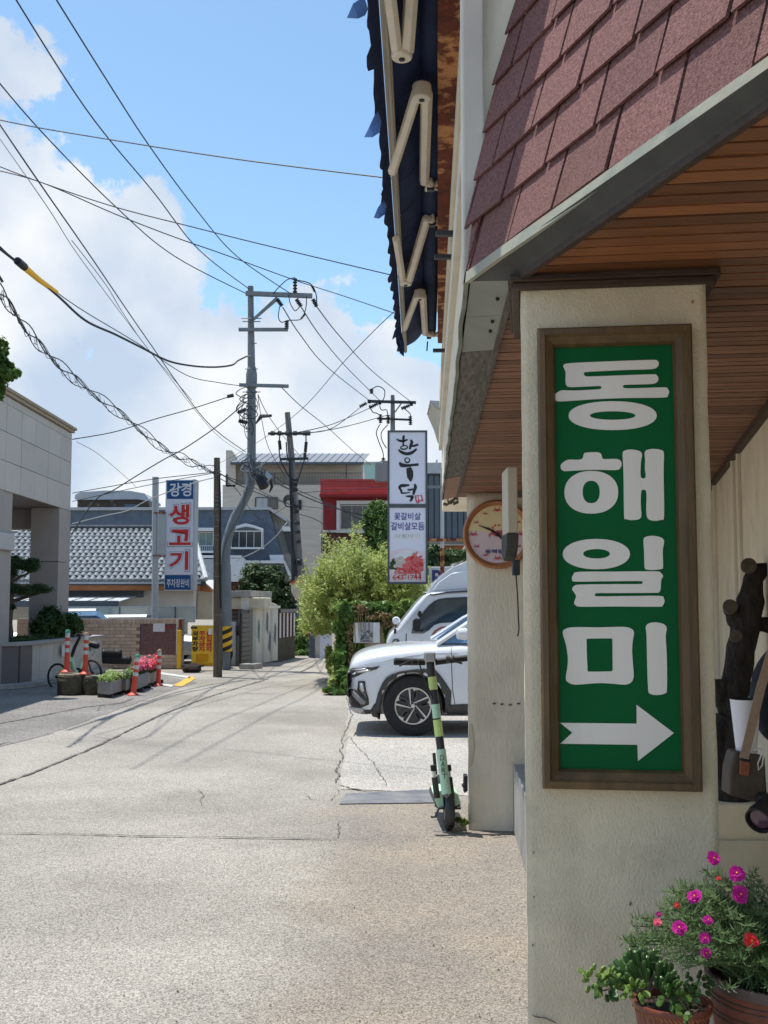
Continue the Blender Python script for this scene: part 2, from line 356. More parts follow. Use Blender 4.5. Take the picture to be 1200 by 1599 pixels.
def link(name, me, parent=None, bevel=0, label=None, smooth=False):
    o = bpy.data.objects.new(name, me); COL.objects.link(o)
    if parent is not None: setpar(o, parent)
    if bevel:
        b = o.modifiers.new('bevel', 'BEVEL'); b.width = bevel; b.segments = 2; b.limit_method = 'ANGLE'; b.angle_limit = math.radians(40)
    if smooth:
        try:
            for p in me.polygons: pass
            bm = bmesh.new(); bm.from_mesh(me)
            for e in bm.edges:
                if len(e.link_faces) == 2 and e.calc_face_angle(0) > math.radians(38): e.smooth = False
            bm.to_mesh(me); bm.free()
        except Exception: pass
    if label: o['label'] = label
    return o
WM = {}
def wm(o):
    m = o.matrix_basis.copy(); p = o.parent
    while p is not None: m = p.matrix_basis @ m; p = p.parent
    return m
def setpar(o, parent):
    """geometry is written in world coordinates: move it under the parent's place"""
    o.parent = parent
    inv = wm(parent).inverted()
    if o.data is not None and o.type == 'MESH' and not o.data.get('local'):
        o.data.transform(inv)
def tag(o, label, cat, group=None, kind=None):
    if label: o['label'] = label
    if cat: o['category'] = cat
    if group: o['group'] = group
    if kind: o['kind'] = kind
    return o
def thing(name, label, cat, loc=(0, 0, 0), group=None, rotz=0):
    o = bpy.data.objects.new(name, None); COL.objects.link(o); o.location = loc; o.rotation_euler = (0, 0, rotz); o.empty_display_size = .2
    return tag(o, label, cat, group)
def struct(o): o['kind'] = 'structure'; return o
def copy_tree(o, parent=None):
    c = o.copy(); COL.objects.link(c)
    if parent is not None: c.parent = parent
    for ch in list(o.children): copy_tree(ch, c)
    return c
def B(name, m, parent, x0, x1, y0, y1, z0, z1, bevel=0, label=None): return MB().box(x0, x1, y0, y1, z0, z1).build(name, m, parent, bevel=bevel, label=label)
def smoothpts(pts, n=4, closed=True):
    out = []; k = len(pts)
    rng = range(k) if closed else range(k-1)
    for i in rng:
        p0, p1, p2, p3 = [Vector(pts[j % k] if closed else pts[min(max(j, 0), k-1)]) for j in (i-1, i, i+1, i+2)]
        for q in range(n):
            t = q/n
            out.append(.5*((2*p1)+(p2-p0)*t+(2*p0-5*p1+4*p2-p3)*t*t+(3*p1-p0-3*p2+p3)*t**3))
    if not closed: out.append(Vector(pts[-1]))
    return out
def curve_mesh(loops, extr=.003):
    """flat outlines (2D, holes allowed) made into a thin solid"""
    c = bpy.data.curves.new('c', 'CURVE'); c.dimensions = '2D'; c.fill_mode = 'BOTH'; c.extrude = extr
    for lp in loops:
        s = c.splines.new('POLY'); s.points.add(len(lp)-1); s.use_cyclic_u = True
        for i, p in enumerate(lp): s.points[i].co = (p[0], p[1], 0, 1)
    o = bpy.data.objects.new('c', c); COL.objects.link(o)
    dg = bpy.context.evaluated_depsgraph_get(); me = bpy.data.meshes.new_from_object(o.evaluated_get(dg))
    bpy.data.objects.remove(o); bpy.data.curves.remove(c); return me
def place_flat(me, fr, c=0.0):
    m = Matrix.Identity(4)
    for i in range(3): m[i][0] = fr.u[i]; m[i][1] = fr.v[i]; m[i][2] = fr.n[i]; m[i][3] = (fr.o+fr.n*c)[i]
    me.transform(m); return me
def plate(fr, loops, m, name, parent, c=.002, extr=.002, px=True, label=None):
    """loops given in photograph pixels on frame fr (or in metres)"""
    L = [[fr.px(*p) for p in lp] for lp in loops] if px else loops
    me = place_flat(curve_mesh(L, extr), fr, c+extr); me.materials.clear(); me.materials.append(M[m]); me.name = name
    return link(name, me, parent, label=label)
def text(s, fr, box, m, name, parent, bold=.0, c=.004, px=True, label=None, space=1.0):
    cu = bpy.data.curves.new('t', 'FONT'); cu.body = s; cu.size = 1; cu.extrude = .001; cu.offset = bold; cu.space_line = space; cu.resolution_u = 3
    o = bpy.data.objects.new('t', cu); COL.objects.link(o)
    dg = bpy.context.evaluated_depsgraph_get(); me = bpy.data.meshes.new_from_object(o.evaluated_get(dg)); bpy.data.objects.remove(o)
    co = np.array([v.co[:] for v in me.vertices])
    if len(co) == 0: return None
    lo, hi = co.min(0), co.max(0)
    if px: (a0, b1), (a1, b0) = fr.px(box[0], box[1]), fr.px(box[2], box[3])
    else: a0, b0, a1, b1 = box
    co[:, 0] = a0+(co[:, 0]-lo[0])/(hi[0]-lo[0])*(a1-a0); co[:, 1] = b0+(co[:, 1]-lo[1])/(hi[1]-lo[1])*(b1-b0); co[:, 2] *= 1.0
    me.vertices.foreach_set('co', co.ravel()); place_flat(me, fr, c); me.materials.clear(); me.materials.append(M[m]); me.name = name
    return link(name, me, parent, label=label)
def ellipse(cx, cy, rx, ry, n=40, p=2.0):
    out = []
    for i in range(n):
        a = 2*math.pi*i/n; ca, sa = math.cos(a), math.sin(a)
        out.append((cx+rx*math.copysign(abs(ca)**(2/p), ca), cy+ry*math.copysign(abs(sa)**(2/p), sa)))
    return out
# foliage: many small leaf faces
def leaves(pts, nrm, size, m, name, parent, aspect=.45, up=.3, jit=.35, curl=.25):
    pts = np.asarray(pts, float); n = len(pts); rng = np.random.default_rng(len(pts))
    d = np.asarray(nrm, float)+rng.normal(0, jit, (n, 3)); d[:, 2] += up; d /= np.linalg.norm(d, axis=1)[:, None]+1e-9
    t = rng.normal(0, 1, (n, 3)); t -= (t*d).sum(1)[:, None]*d; t /= np.linalg.norm(t, axis=1)[:, None]+1e-9
    b = np.cross(d, t); s = size*rng.uniform(.6, 1.35, n)[:, None] if np.isscalar(size) else np.asarray(size)[:, None]
    a0 = pts-t*s*.5; a2 = pts+t*s*.5-d*s*curl; l = pts-b*s*aspect*.5-t*s*.05; r = pts+b*s*aspect*.5-t*s*.05
    V = np.stack([a0, l, a2, r], 1).reshape(-1, 3)
    return rawquads(V, n, m, name, parent)
def rawquads(V, n, m, name, parent):
    me = bpy.data.meshes.new(name); me.vertices.add(len(V)); me.vertices.foreach_set('co', V.ravel())
    me.loops.add(4*n); me.loops.foreach_set('vertex_index', np.arange(4*n)); me.polygons.add(n); me.polygons.foreach_set('loop_start', np.arange(n)*4)
    try: me.polygons.foreach_set('loop_total', np.full(n, 4))
    except Exception: pass
    me.update(calc_edges=True); me.materials.append(M[m])
    return link(name, me, parent)
def clumps(blobs, n, sub=9, shell=.55):
    """points and outward normals in lumpy blobs: (centre, (rx,ry,rz)) each"""
    rng = np.random.default_rng(n+len(blobs)); P_, N_ = [], []
    w = np.array([b[1][0]*b[1][1]+b[1][0]*b[1][2] for b in blobs]); w = w/w.sum()
    for (c, r), k in zip(blobs, w):
        m = max(4, int(n*k)); c = np.array(c); r = np.array(r); q = max(3, int(sub))
        cc = rng.normal(0, 1, (q*5, 3)); cc /= np.linalg.norm(cc, axis=1)[:, None]; cc *= rng.uniform(shell, 1.0, (len(cc), 1))
        idx = rng.integers(0, len(cc), m); off = rng.normal(0, 1, (m, 3)); off /= np.linalg.norm(off, axis=1)[:, None]; off *= (rng.uniform(0, 1, (m, 1))**.55)*np.where(rng.random((m, 1)) < .2, .62, .30)
        p = cc[idx]+off; P_.append(c+p*r); nn = p*.5+off*1.6; N_.append(nn)
    return np.concatenate(P_), np.concatenate(N_)
def grid_noise(me, amp, sc, seed=0):
    from mathutils import noise
    for v in me.vertices:
        q = v.co*sc+Vector((seed, seed, 0)); v.co += Vector((noise.noise(q), noise.noise(q+Vector((7, 0, 0))), noise.noise(q+Vector((0, 9, 0)))))*amp
# ================================================================== GROUND
def sheet(name, pts, z, m, jag=0.0, step=.25):
    """flat polygon sheet, edges optionally ragged"""
    out = []
    k = len(pts)
    for i in range(k):
        a, b = Vector((*pts[i], 0)), Vector((*pts[(i+1) % k], 0)); n = max(1, int((b-a).length/step)) if jag else 1
        n = min(n, 60)
        for j in range(n):
            p = a.lerp(b, j/n); t = (b-a).normalized(); q = Vector((-t.y, t.x, 0))
            out.append(p+q*(random.uniform(-jag, jag) if j else 0))
    me = curve_mesh([[(p.x, p.y) for p in out]], 0.0); me.materials.clear(); me.materials.append(M[m]); me.name = name
    o = link(name, me); o.location.z = z
    bm = bmesh.new(); bm.from_mesh(me)
    for f in bm.faces:
        if f.normal.z < 0: f.normal_flip()
    bm.to_mesh(me); bm.free()
    return struct(o)
sheet('ground', [(-600, -200), (600, -200), (600, 1500), (-600, 1500)], -.012, 'dirt')
sheet('road', [(-12, -4), (3.2, -4), (3.2, 33), (-2.2, 44), (-12, 44)], -.004, 'road')
def gp(x, y): g = G(x, y); return (g.x, g.y)
sheet('forecourt', [gp(-60, 1195), gp(0, 1166), gp(64, 1150), gp(158, 1117), gp(214, 1098), gp(262, 1080), gp(308, 1066), (-5.2, 24.6), (-14, 25.4), (-14, 12)], 0.0, 'forecourt', jag=.03)
sheet('parking_lot', [gp(531, 1232), gp(540, 1180), gp(543, 1120), gp(541, 1084), gp(528, 1062), (3.4, 21.5), (8.5, 21.5), (8.5, 8.6), (1.5, 8.6), gp(700, 1240)], 0.0, 'lot', jag=.02)
sheet('drain_cover_plate', [gp(530, 1256), gp(541, 1240), gp(681, 1233), gp(690, 1254)], .004, 'plate')
for nm, a in (('yellow_marking', [(298, 1056), (306, 1060), (285, 1072), (270, 1071)]), ('white_marking', [(236, 1066), (272, 1070), (268, 1073), (232, 1069)]), ('white_marking', [(244, 1049), (298, 1057), (296, 1059.5), (240, 1052)]),
              ('yellow_marking', [(190, 1034), (206, 1038), (198, 1041), (182, 1036)])):
    sheet(nm, [gp(*p) for p in a], .006, 'yellow_line' if 'yellow' in nm else 'white_line', jag=.01)
def ribbon(pts, w, m='crack_and_line', z=.006, name='crack_and_line', jit=1.0):
    P2 = []
    for i in range(len(pts)-1):
        a, b = G(*pts[i]), G(*pts[i+1]); n = max(2, int((b-a).length/.05))
        for j in range(n): P2.append(a.lerp(b, j/n))
    P2.append(G(*pts[-1]))
    from mathutils import noise
    Q = []
    for i, p in enumerate(P2):
        Q.append(p+Vector((noise.noise(p*3.1), noise.noise(p*3.1+Vector((5, 5, 5))), 0))*.035*jit+Vector((random.gauss(0, 1), random.gauss(0, 1), 0))*.007*jit)
    mb = MB(); vs = []; fs = []
    for i, p in enumerate(Q):
        t = (Q[min(i+1, len(Q)-1)]-Q[max(i-1, 0)]).normalized(); q = Vector((-t.y, t.x, 0)); ww = w*random.uniform(.25, 1.25)*(min(1, (i+1)/5, (len(Q)-i)/5))
        vs += [(p+q*ww).to_tuple(), (p-q*ww).to_tuple()]
    vs = [(x, y, z) for (x, y, _) in vs]
    fs = [(2*i, 2*i+1, 2*i+3, 2*i+2) for i in range(len(Q)-1)]
    o = mb.add(vs, fs).build(name, m); return struct(o)
for pts, w, m in (([(519, 1227), (530, 1226), (545, 1232), (572, 1236), (604, 1235)], .028, 'crack_and_line'), ([(541, 1088), (550, 1118), (536, 1150), (534, 1185), (526, 1205), (524, 1224)], .016, 'crack_and_line'),
                  ([(548, 1150), (556, 1165), (562, 1172), (580, 1188), (601, 1218), (606, 1230)], .009, 'crack_and_line'), ([(538, 1160), (546, 1150), (556, 1152)], .008, 'crack_and_line'),
                  ([(-20, 1302), (110, 1303), (200, 1306), (330, 1308), (440, 1310), (530, 1311)], .0075, 'crack_and_line'), ([(530, 1311), (600, 1307), (690, 1304), (800, 1295)], .005, 'crack_and_line_soft'),
                  ([(310, 1232), (315, 1241), (312, 1250), (318, 1256), (313, 1263)], .009, 'crack_and_line'), ([(322, 1258), (334, 1262), (346, 1270)], .006, 'crack_and_line'),
                  ([(530, 1284), (532, 1296), (526, 1310)], .012, 'crack_and_line_soft'), ([(690, 1367), (730, 1362), (786, 1355)], .005, 'crack_and_line_soft'), ([(-20, 1134), (60, 1119), (130, 1105), (190, 1098), (210, 1090)], .02, 'crack_and_line_soft'),
                  ([(150, 1112), (156, 1104), (190, 1099), (236, 1094)], .02, 'crack_and_line_soft'), ([(-10, 1166), (10, 1160), (32, 1161)], .03, 'crack_and_line_soft'), ([(370, 1082), (400, 1083), (430, 1082.5)], .04, 'crack_and_line_soft'),
                  ([(480, 1232), (500, 1226), (524, 1229), (530, 1240), (512, 1252), (488, 1250), (478, 1240)], .007, 'crack_and_line_soft'), ([(200, 1157), (215, 1158), (226, 1158)], .012, 'crack_and_line_soft'),
                  ([(30, 1255), (180, 1247), (260, 1245), (380, 1240)], .006, 'crack_and_line_soft'), ([(404, 1226), (440, 1219), (500, 1216)], .005, 'crack_and_line_soft'),
                  ([(-20, 1232), (60, 1204), (150, 1166), (250, 1117), (330, 1087), (420, 1060)], .014, 'crack_and_line_soft'), ([(700, 1340), (712, 1350), (705, 1362)], .004, 'crack_and_line_soft')):  # first entry draws one long dark line, wider and smoother than the cracks
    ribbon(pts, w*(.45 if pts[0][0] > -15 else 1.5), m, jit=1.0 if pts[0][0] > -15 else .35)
# loose stones on the verge and the road (each a small pebble)
def pebbles():
    mb = MB()
    for i in range(260):
        x, y = random.uniform(120, 815), random.uniform(1240, 1640)
        if x < 500 and random.random() < .6: continue
        g = G(x, y); r = random.uniform(.0018, .005)*(1 if random.random() < .93 else 1.8)
        v = [g+Vector((math.cos(a)*r*random.uniform(.7, 1.3), math.sin(a)*r*random.uniform(.7, 1.3), 0)) for a in (0, 1.3, 2.5, 3.8, 5)]
        mb.add([*v, g+Vector((0, 0, r*.9))], [(0, 1, 5), (1, 2, 5), (2, 3, 5), (3, 4, 5), (4, 0, 5)])
    o = mb.build('gravel', 'mossy_stone'); tag(o, 'dark grit scattered over the near right half of the road', 'gravel', kind='stuff')
pebbles()
# ================================================================== RESTAURANT (right)
ANG = 7.4
HZ = 2.37
rest = thing('restaurant_building', 'cream plastered restaurant corner with maroon shingle eave and slatted wooden soffit over the right side', 'building', (1.2, 3.5, 0))
PX0 = P(813, 430, 2.57)
FP = Fr((PX0.x, PX0.y, 0), ANG)
pw = FP.px(1104, 520)[0]
# pillar: rough plaster, subdivided and slightly uneven
def rough_box(fr, a0, a1, b0, b1, c0, c1, name, m, parent, amp=.0035, cell=.03, seed=0):
    bm = bmesh.new(); na, nb, nc = max(2, int((a1-a0)/cell)), max(2, int((b1-b0)/cell)), max(2, int((c1-c0)/cell))
    def facegrid(f, nu, nv):
        g = [[bm.verts.new(f(i/nu, j/nv)) for j in range(nv+1)] for i in range(nu+1)]
        for i in range(nu):
            for j in range(nv): bm.faces.new((g[i][j], g[i+1][j], g[i+1][j+1], g[i][j+1]))
    L = lambda p, q, t: p+(q-p)*t
    facegrid(lambda s, t: fr.pt(L(a0, a1, s), L(b0, b1, t), c1), na, nb); facegrid(lambda s, t: fr.pt(L(a0, a1, s), L(b0, b1, t), c0), na, nb)
    facegrid(lambda s, t: fr.pt(a0, L(b0, b1, t), L(c0, c1, s)), nc, nb); facegrid(lambda s, t: fr.pt(a1, L(b0, b1, t), L(c0, c1, s)), nc, nb)
    facegrid(lambda s, t: fr.pt(L(a0, a1, s), b1, L(c0, c1, t)), na, nc)
    bmesh.ops.remove_doubles(bm, verts=bm.verts, dist=1e-5); bmesh.ops.recalc_face_normals(bm, faces=bm.faces)
    me = bpy.data.meshes.new(name); bm.to_mesh(me); bm.free(); grid_noise(me, amp, 9.0, seed); me.materials.append(M[m])
    me.polygons.foreach_set('use_smooth', [True]*len(me.polygons))
    o = link(name, me, parent, smooth=False)
    return o
rough_box(FP, 0, pw, 0, HZ+.006, -.45, 0, 'pillar', 'stucco', rest, .0022, .018)
# stain band and hairline cracks low on the pillar
plate(FP, [[(829, 1583), (836, 1588), (852, 1590), (866, 1596), (872, 1598), (866, 1594.5), (853, 1588.5), (836, 1586)]], 'crack_and_line', 'hairline_crack', rest, c=.004, extr=.0004)
for cx_, cy_, l in ((984, 1410, 4), (1081, 471, 4), (833, 1330, 2), (834, 1400, 2), (832, 1475, 2.5)):
    plate(FP, [[(cx_, cy_-l*.6), (cx_+l*.7, cy_-l*.2), (cx_+l*.4, cy_+l), (cx_-l*.4, cy_+l*.7)]], 'rust' if cx_ == 1081 else 'crack_and_line', 'chip', rest, c=.004, extr=.0004)
# moulding at the pillar head
for (a0, a1, c0, c1) in ((-.026, pw+.03, 0.002, .034), (-.03, -.002, -.47, .001), (pw+.002, pw+.034, -.47, .001)):
    mbx = MB().fbox(FP, a0, a1, HZ-.018, HZ-.001, c0, c1)
    mbx.fbox(FP, a0+(.008 if a0 < 0 else 0), a1-(.010 if a1 > pw else 0), HZ-.034, HZ-.018, c0, c1-.010 if c1 > .01 else c1)
    mbx.build('moulding', 'dark_wood', rest, bevel=.003)
# low wall from the pillar back to the clock pillar, and the clock pillar itself
CW = Fr((P(729, 760, 7.8).x, 7.8, 0), ANG)
rough_box(CW, 0, .52, -.02, HZ+.006, -.45, 0, 'clock_pillar', 'stucco_light', rest, .006, .06, 3)
lw = MB().prism([(.775, 5.5, 0), (.902, 7.74, 0), (1.12, 7.74, 0), (1.0, 5.5, 0)], (0, 0, .46)); lw.build('low_wall', 'concrete', rest, bevel=.01)
plate(CW, [[(733, 1130), (737, 1131), (741, 1165), (738, 1190), (734, 1200)]], 'cream', 'worn_patch', rest, c=.007, extr=.0005)
for q in ((772, 1098), (784, 1099), (797, 1100), (810, 1098)):
    plate(CW, [[(q[0]-3, q[1]), (q[0]+3, q[1]-1), (q[0]+2, q[1]+2), (q[0]-2, q[1]+2)]], 'fascia_weather', 'chip', rest, c=.007, extr=.0005)
# ---- soffit outline
ZE = 2.42
E0 = hitZ(1200, 108, ZE); E1 = hitZ(735, 432, ZE); E2 = hitZ(693, 778, ZE)
dE = (E0-E1).normalized(); E0 = E1+dE*2.4
d2 = (E2-E1).normalized()
nIn1 = Vector((-dE.y, dE.x, 0)); nIn1 = nIn1 if nIn1.x > 0 else -nIn1
nIn2 = Vector((d2.y, -d2.x, 0)); nIn2 = nIn2 if nIn2.x > 0 else -nIn2
bw = .112
I1 = hitZ(800, 438, HZ); I2 = hitZ(713, 776, HZ); I0 = I1+(hitZ(1200, 160, HZ)-I1).normalized()*2.35
def xat(line, y):
    for a, b in zip(line[:-1], line[1:]):
        if (a.y-y)*(b.y-y) <= 0 and abs(a.y-b.y) > 1e-6: return a.x+(b.x-a.x)*(y-a.y)/(b.y-a.y)
    return line[0].x if y < line[0].y else line[-1].x
inner = [I0, I1, I2]
# wooden soffit: each plank a piece, running across the view
u7 = FP.u; v7 = Vector((math.sin(math.radians(ANG)), math.cos(math.radians(ANG)), 0)); pitch = .0585
def cross(line, k):
    """where the plank line (k along v7) meets the inner edge"""
    for a, b in zip(line[:-1], line[1:]):
        ka, kb = a.dot(v7), b.dot(v7)
        if (ka-k)*(kb-k) <= 0 and abs(ka-kb) > 1e-9:
            t = (k-ka)/(kb-ka); return a.lerp(b, t).dot(u7)
    return None
k = .75
soff = MB().prism([(I0.x, I0.y, HZ+.012), (I1.x, I1.y, HZ+.012), (I2.x, I2.y, HZ+.012), (4.2, 8.5, HZ+.012), (4.2, -.6, HZ+.012)], (0, 0, .02)); soff.build('soffit_board', 'fascia_dark', rest)
while k < 8.45:
    j = random.uniform(-.0012, .0012); k0, k1 = k, k+pitch-.0095
    uu0, uu1 = cross(inner, k0), cross(inner, k1)
    if uu0 is not None and uu1 is not None:
        b0 = u7*uu0+v7*k0; b1 = u7*uu1+v7*k1; c0 = u7*4.3+v7*k0; c1 = u7*4.3+v7*k1
        z = HZ+j
        MB().prism([(p.x, p.y, z) for p in (b0, c0, c1, b1)], (0, 0, .0125)).build('soffit_plank', 'soffit_wood' if k < 2.75 else 'soffit_faded', rest)
    k += pitch
# ---- grey fascia boards under the eave: sloping from drip edge to the planks
def quadslab(a, b, c, d, th, name, m, bevel=0):
    n = (Vector(b)-Vector(a)).cross(Vector(d)-Vector(a)).normalized()*th
    if n.z < 0: n = -n
    return MB().prism([a, b, c, d], n).build(name, m, rest, bevel=bevel)
J0, J1, J2 = E0.copy(), E1.copy(), E2.copy()
for j_ in (J0, J1, J2): j_.z = ZE-.012
def lerp3(a, b, t): return Vector(a).lerp(Vector(b), t)
quadslab(J0, J1, I1, I0, .012, 'fascia_board', 'fascia_dark')
segs = [(0, .18, 'fascia_grey'), (.182, .335, 'panel_wall'), (.337, .80, 'fascia_weather'), (.802, 1, 'fascia_weather')]
def t_at(y, a, b, z=HZ):   # fraction along edge 2 where the image row is y
    g = hitZ(690, y, z); return (g.y-a.y)/(b.y-a.y)
segs = [(0, t_at(492, I1, I2), 'eave_panel'), (t_at(492.5, I1, I2), t_at(546, I1, I2), 'eave_panel'), (t_at(546.5, I1, I2), t_at(640, I1, I2), 'fascia_weather'), (t_at(641, I1, I2), t_at(742, I1, I2), 'fascia_weather'), (t_at(743, I1, I2), 1, 'soffit_faded')]
for i_, (t0, t1, mm_) in enumerate(segs):
    quadslab(lerp3(J1, J2, t0), lerp3(J1, J2, t1), lerp3(I1, I2, t1), lerp3(I1, I2, t0), .012-.002*(i_ % 2), 'fascia_board', mm_)
# wooden edge strip between board and planks
for a, b in ((I0, I1), (I1, I2)):
    s = MB().tube([a+Vector((.004, 0, -.004)), b+Vector((.004, 0, -.004))], .011, 4); s.build('edge_strip', 'dark_wood' if a is I0 else 'fascia_weather', rest)
for yy in (470, 505, 520):
    q = lerp3(J1, J2, t_at(yy, J1, J2)).lerp(lerp3(I1, I2, t_at(yy, I1, I2)), .75); MB().tube([q, q+Vector((0, 0, -.008))], .005, 6).build('screw', 'black', rest)
# ---- shingled eave, near face
SL = 4.6
t1v = (nIn1*(1/SL)+Vector((0, 0, 1))).normalized()
S1 = Fr(E1, 0); S1.u = -dE; S1.v = t1v; S1.u = dE; S1.n = S1.u.cross(S1.v).normalized()
if S1.n.dot(Vector((-1, -.3, 0))) < 0: S1.n = -S1.n
# u runs towards the viewer from the corner; left limit follows the plaster wall line
lim = [S1.px(735, 432), S1.px(737, 322), S1.px(760, 200), S1.px(775, 130), S1.px(803, 20)]
def ulim(b):
    for (a0, b0), (a1, b1) in zip(lim[:-1], lim[1:]):
        if b0 <= b <= b1: return a0+(a1-a0)*(b-b0)/(b1-b0)
    (a0, b0), (a1, b1) = lim[-2], lim[-1]
    return lim[0][0] if b < lim[0][1] else a0+(a1-a0)*(b-b0)/(b1-b0)
backing = MB().prism([S1.pt(ulim(0), 0, -.02), S1.pt(2.4, 0, -.02), S1.pt(2.4, 2.0, -.02), S1.pt(ulim(2.0), 2.0, -.02)], S1.n*.012); backing.build('roof_deck', 'fascia_dark', rest)
row = 0; ex = .143; tabw = .2225
ueave = [S1.px(x_, y_)[0] for (x_, y_) in ((798, 395), (868, 345), (952, 288), (1058, 212), (1186, 118))]
while row < 14:
    b0 = row*ex+.016; off = ueave[0]-(0 if row % 2 == 0 else tabw*.5)+random.uniform(-.03, .03)*(row > 0)
    q = -6
    while q < 12:
        a0 = off+q*tabw; a1 = a0+tabw-.011
        l0, l1 = ulim(b0), ulim(b0+ex)
        if a1 > min(l0, l1)+.01 and a0 < 2.35:
            dz = random.uniform(-.003, .003); A0 = max(a0, l0); A0t = max(a0, l1); A1t = max(a1, l1+.002)
            lift = random.uniform(.010, .015)
            v = [S1.pt(A0, b0+dz, lift-.001), S1.pt(a1, b0-dz, lift), S1.pt(A1t, b0+ex+.012, .0008), S1.pt(A0t, b0+ex+.012, .0008),
                 S1.pt(A0, b0+dz, lift-.007), S1.pt(a1, b0-dz, lift-.007), S1.pt(A1t, b0+ex+.012, -.006), S1.pt(A0t, b0+ex+.012, -.006)]
            MB().add(v, [(0, 1, 2, 3), (4, 7, 6, 5), (0, 4, 5, 1), (1, 5, 6, 2), (2, 6, 7, 3), (3, 7, 4, 0)]).build('shingle', 'shingle', rest)
        q += 1
    row += 1
# far face of the shingled eave along the side wall
WALLX = lambda y: .300+.0405*(y-2.9)
t2v = Vector((.10, 0, 1)).normalized()
S2 = Fr(E1, 0); S2.u = d2; S2.v = (nIn2*.16+Vector((0, 0, 1))).normalized(); S2.n = -S2.v.cross(S2.u).normalized()
if S2.n.x > 0: S2.n = -S2.n
L2 = (E2-E1).length
MB().prism([S2.pt(.04, 0, -.02), S2.pt(L2, 0, -.02), S2.pt(L2, .32, -.02), S2.pt(.04, .32, -.02)], S2.n*.012).build('roof_deck', 'fascia_dark', rest)
for r_ in range(2):
    q = 0
    while q*tabw < L2-.1:
        a0 = q*tabw+(.1 if r_ else 0); a1 = min(a0+tabw-.006, L2); b0 = r_*ex+.014; lift = random.uniform(.004, .022); s = random.uniform(-.01, .008)
        v = [S2.pt(a0, b0+s, lift), S2.pt(a1, b0-s, lift*random.uniform(.5, 1.4)), S2.pt(a1, b0+ex+.012, .001), S2.pt(a0, b0+ex+.012, .001)]
        v += [p-S2.n*.006 for p in v]
        MB().add(v, [(0, 1, 2, 3), (4, 7, 6, 5), (0, 4, 5, 1), (1, 5, 6, 2), (2, 6, 7, 3), (3, 7, 4, 0)]).build('shingle', 'shingle', rest)
        q += 1
# metal drip edge along both eaves
for (a, b, fr_n, mm_) in ((E0, E1, S1.n, 'flashing'), (E1, E2, S2.n, 'drip_dark')):
    a_, b_ = a-(b-a).normalized()*0, b
    mb = MB(); N_ = 26 if a is E1 else 12; out_ = Vector((fr_n.x, fr_n.y, 0)).normalized()
    lo, hi = [], []
    for i in range(N_+1):
        p = a_.lerp(b_, i/N_); w_ = random.uniform(-.002, .002)*(2 if a is E1 else 1)
        lo.append(p+out_*(.016+w_)+Vector((0, 0, -.016+w_))); hi.append(p+out_*(.013+w_)+Vector((0, 0, .012)))
    k_ = len(lo); vs = lo+hi+[p-out_*.012 for p in lo]+[p-out_*.016+Vector((0, 0, .01)) for p in hi]
    fs = [(i, i+1, k_+i+1, k_+i) for i in range(k_-1)]+[(2*k_+i, 2*k_+i+1, i+1, i) for i in range(k_-1)]+[(k_+i, k_+i+1, 3*k_+i+1, 3*k_+i) for i in range(k_-1)]+[(2*k_+i+1, 2*k_+i, 3*k_+i, 3*k_+i+1) for i in range(k_-1)]
    mb.add(vs, fs).build('drip_edge', mm_, rest)
# rotten far end of the eave: broken boards
for i in range(9):
    q = E2+Vector((random.uniform(-.01, .11), random.uniform(-.02, .02), random.uniform(-.05, .03)))
    MB().tube([q, q+Vector((random.uniform(-.05, .05), random.uniform(-.05, .05), random.uniform(-.04, .06)))], random.uniform(.006, .016), 4).build('broken_board', 'fascia_weather' if i % 2 else 'bark_cut', rest)
# ---- upper storey wall
YF = 10.2
XF = P(690, 620, YF).x; XC = P(746, 300, 2.93).x
def wx(y): return XC+(XF-XC)*(y-2.93)/(YF-2.93)
MB().prism([(wx(2.93), 2.93, 2.44), (wx(YF), YF, 2.44), (wx(YF)+.8, YF, 2.44), (4.5, 2.2, 2.44)], (0, 0, 5.2)).build('upper_wall', 'stucco_light', rest)
# corner trim, mouldings along the wall
MB().box(XC-.045, XC+.016, 2.875, 2.94, 2.46, 7.6).build('corner_trim', 'whitetrim', rest, bevel=.006)
def rail(zc, h, d, y0, y1, m, name):
    pts = [(wx(y0)-d, y0, zc), (wx(y1)-d, y1, zc), (wx(y1)+.01, y1, zc), (wx(y0)+.01, y0, zc)]
    return MB().prism(pts, (0, 0, h)).build(name, m, rest, bevel=.004)
rail(3.02, .10, .03, 2.95, YF, 'whitetrim', 'wall_moulding'); rail(3.42, .16, .022, 2.95, YF, 'cream', 'wall_moulding'); rail(4.35, .25, .05, 2.95, YF, 'cream', 'wall_moulding')
rail(5.0, .12, .06, 2.95, YF, 'whitetrim', 'wall_moulding')
for (yy, zz) in ((4.55, 3.16), (5.3, 3.30), (6.9, 3.2)):
    MB().box(wx(yy)-.10, wx(yy)+.01, yy, yy+.03, zz, zz+.02).build('wall_bracket', 'dark_steel', rest)
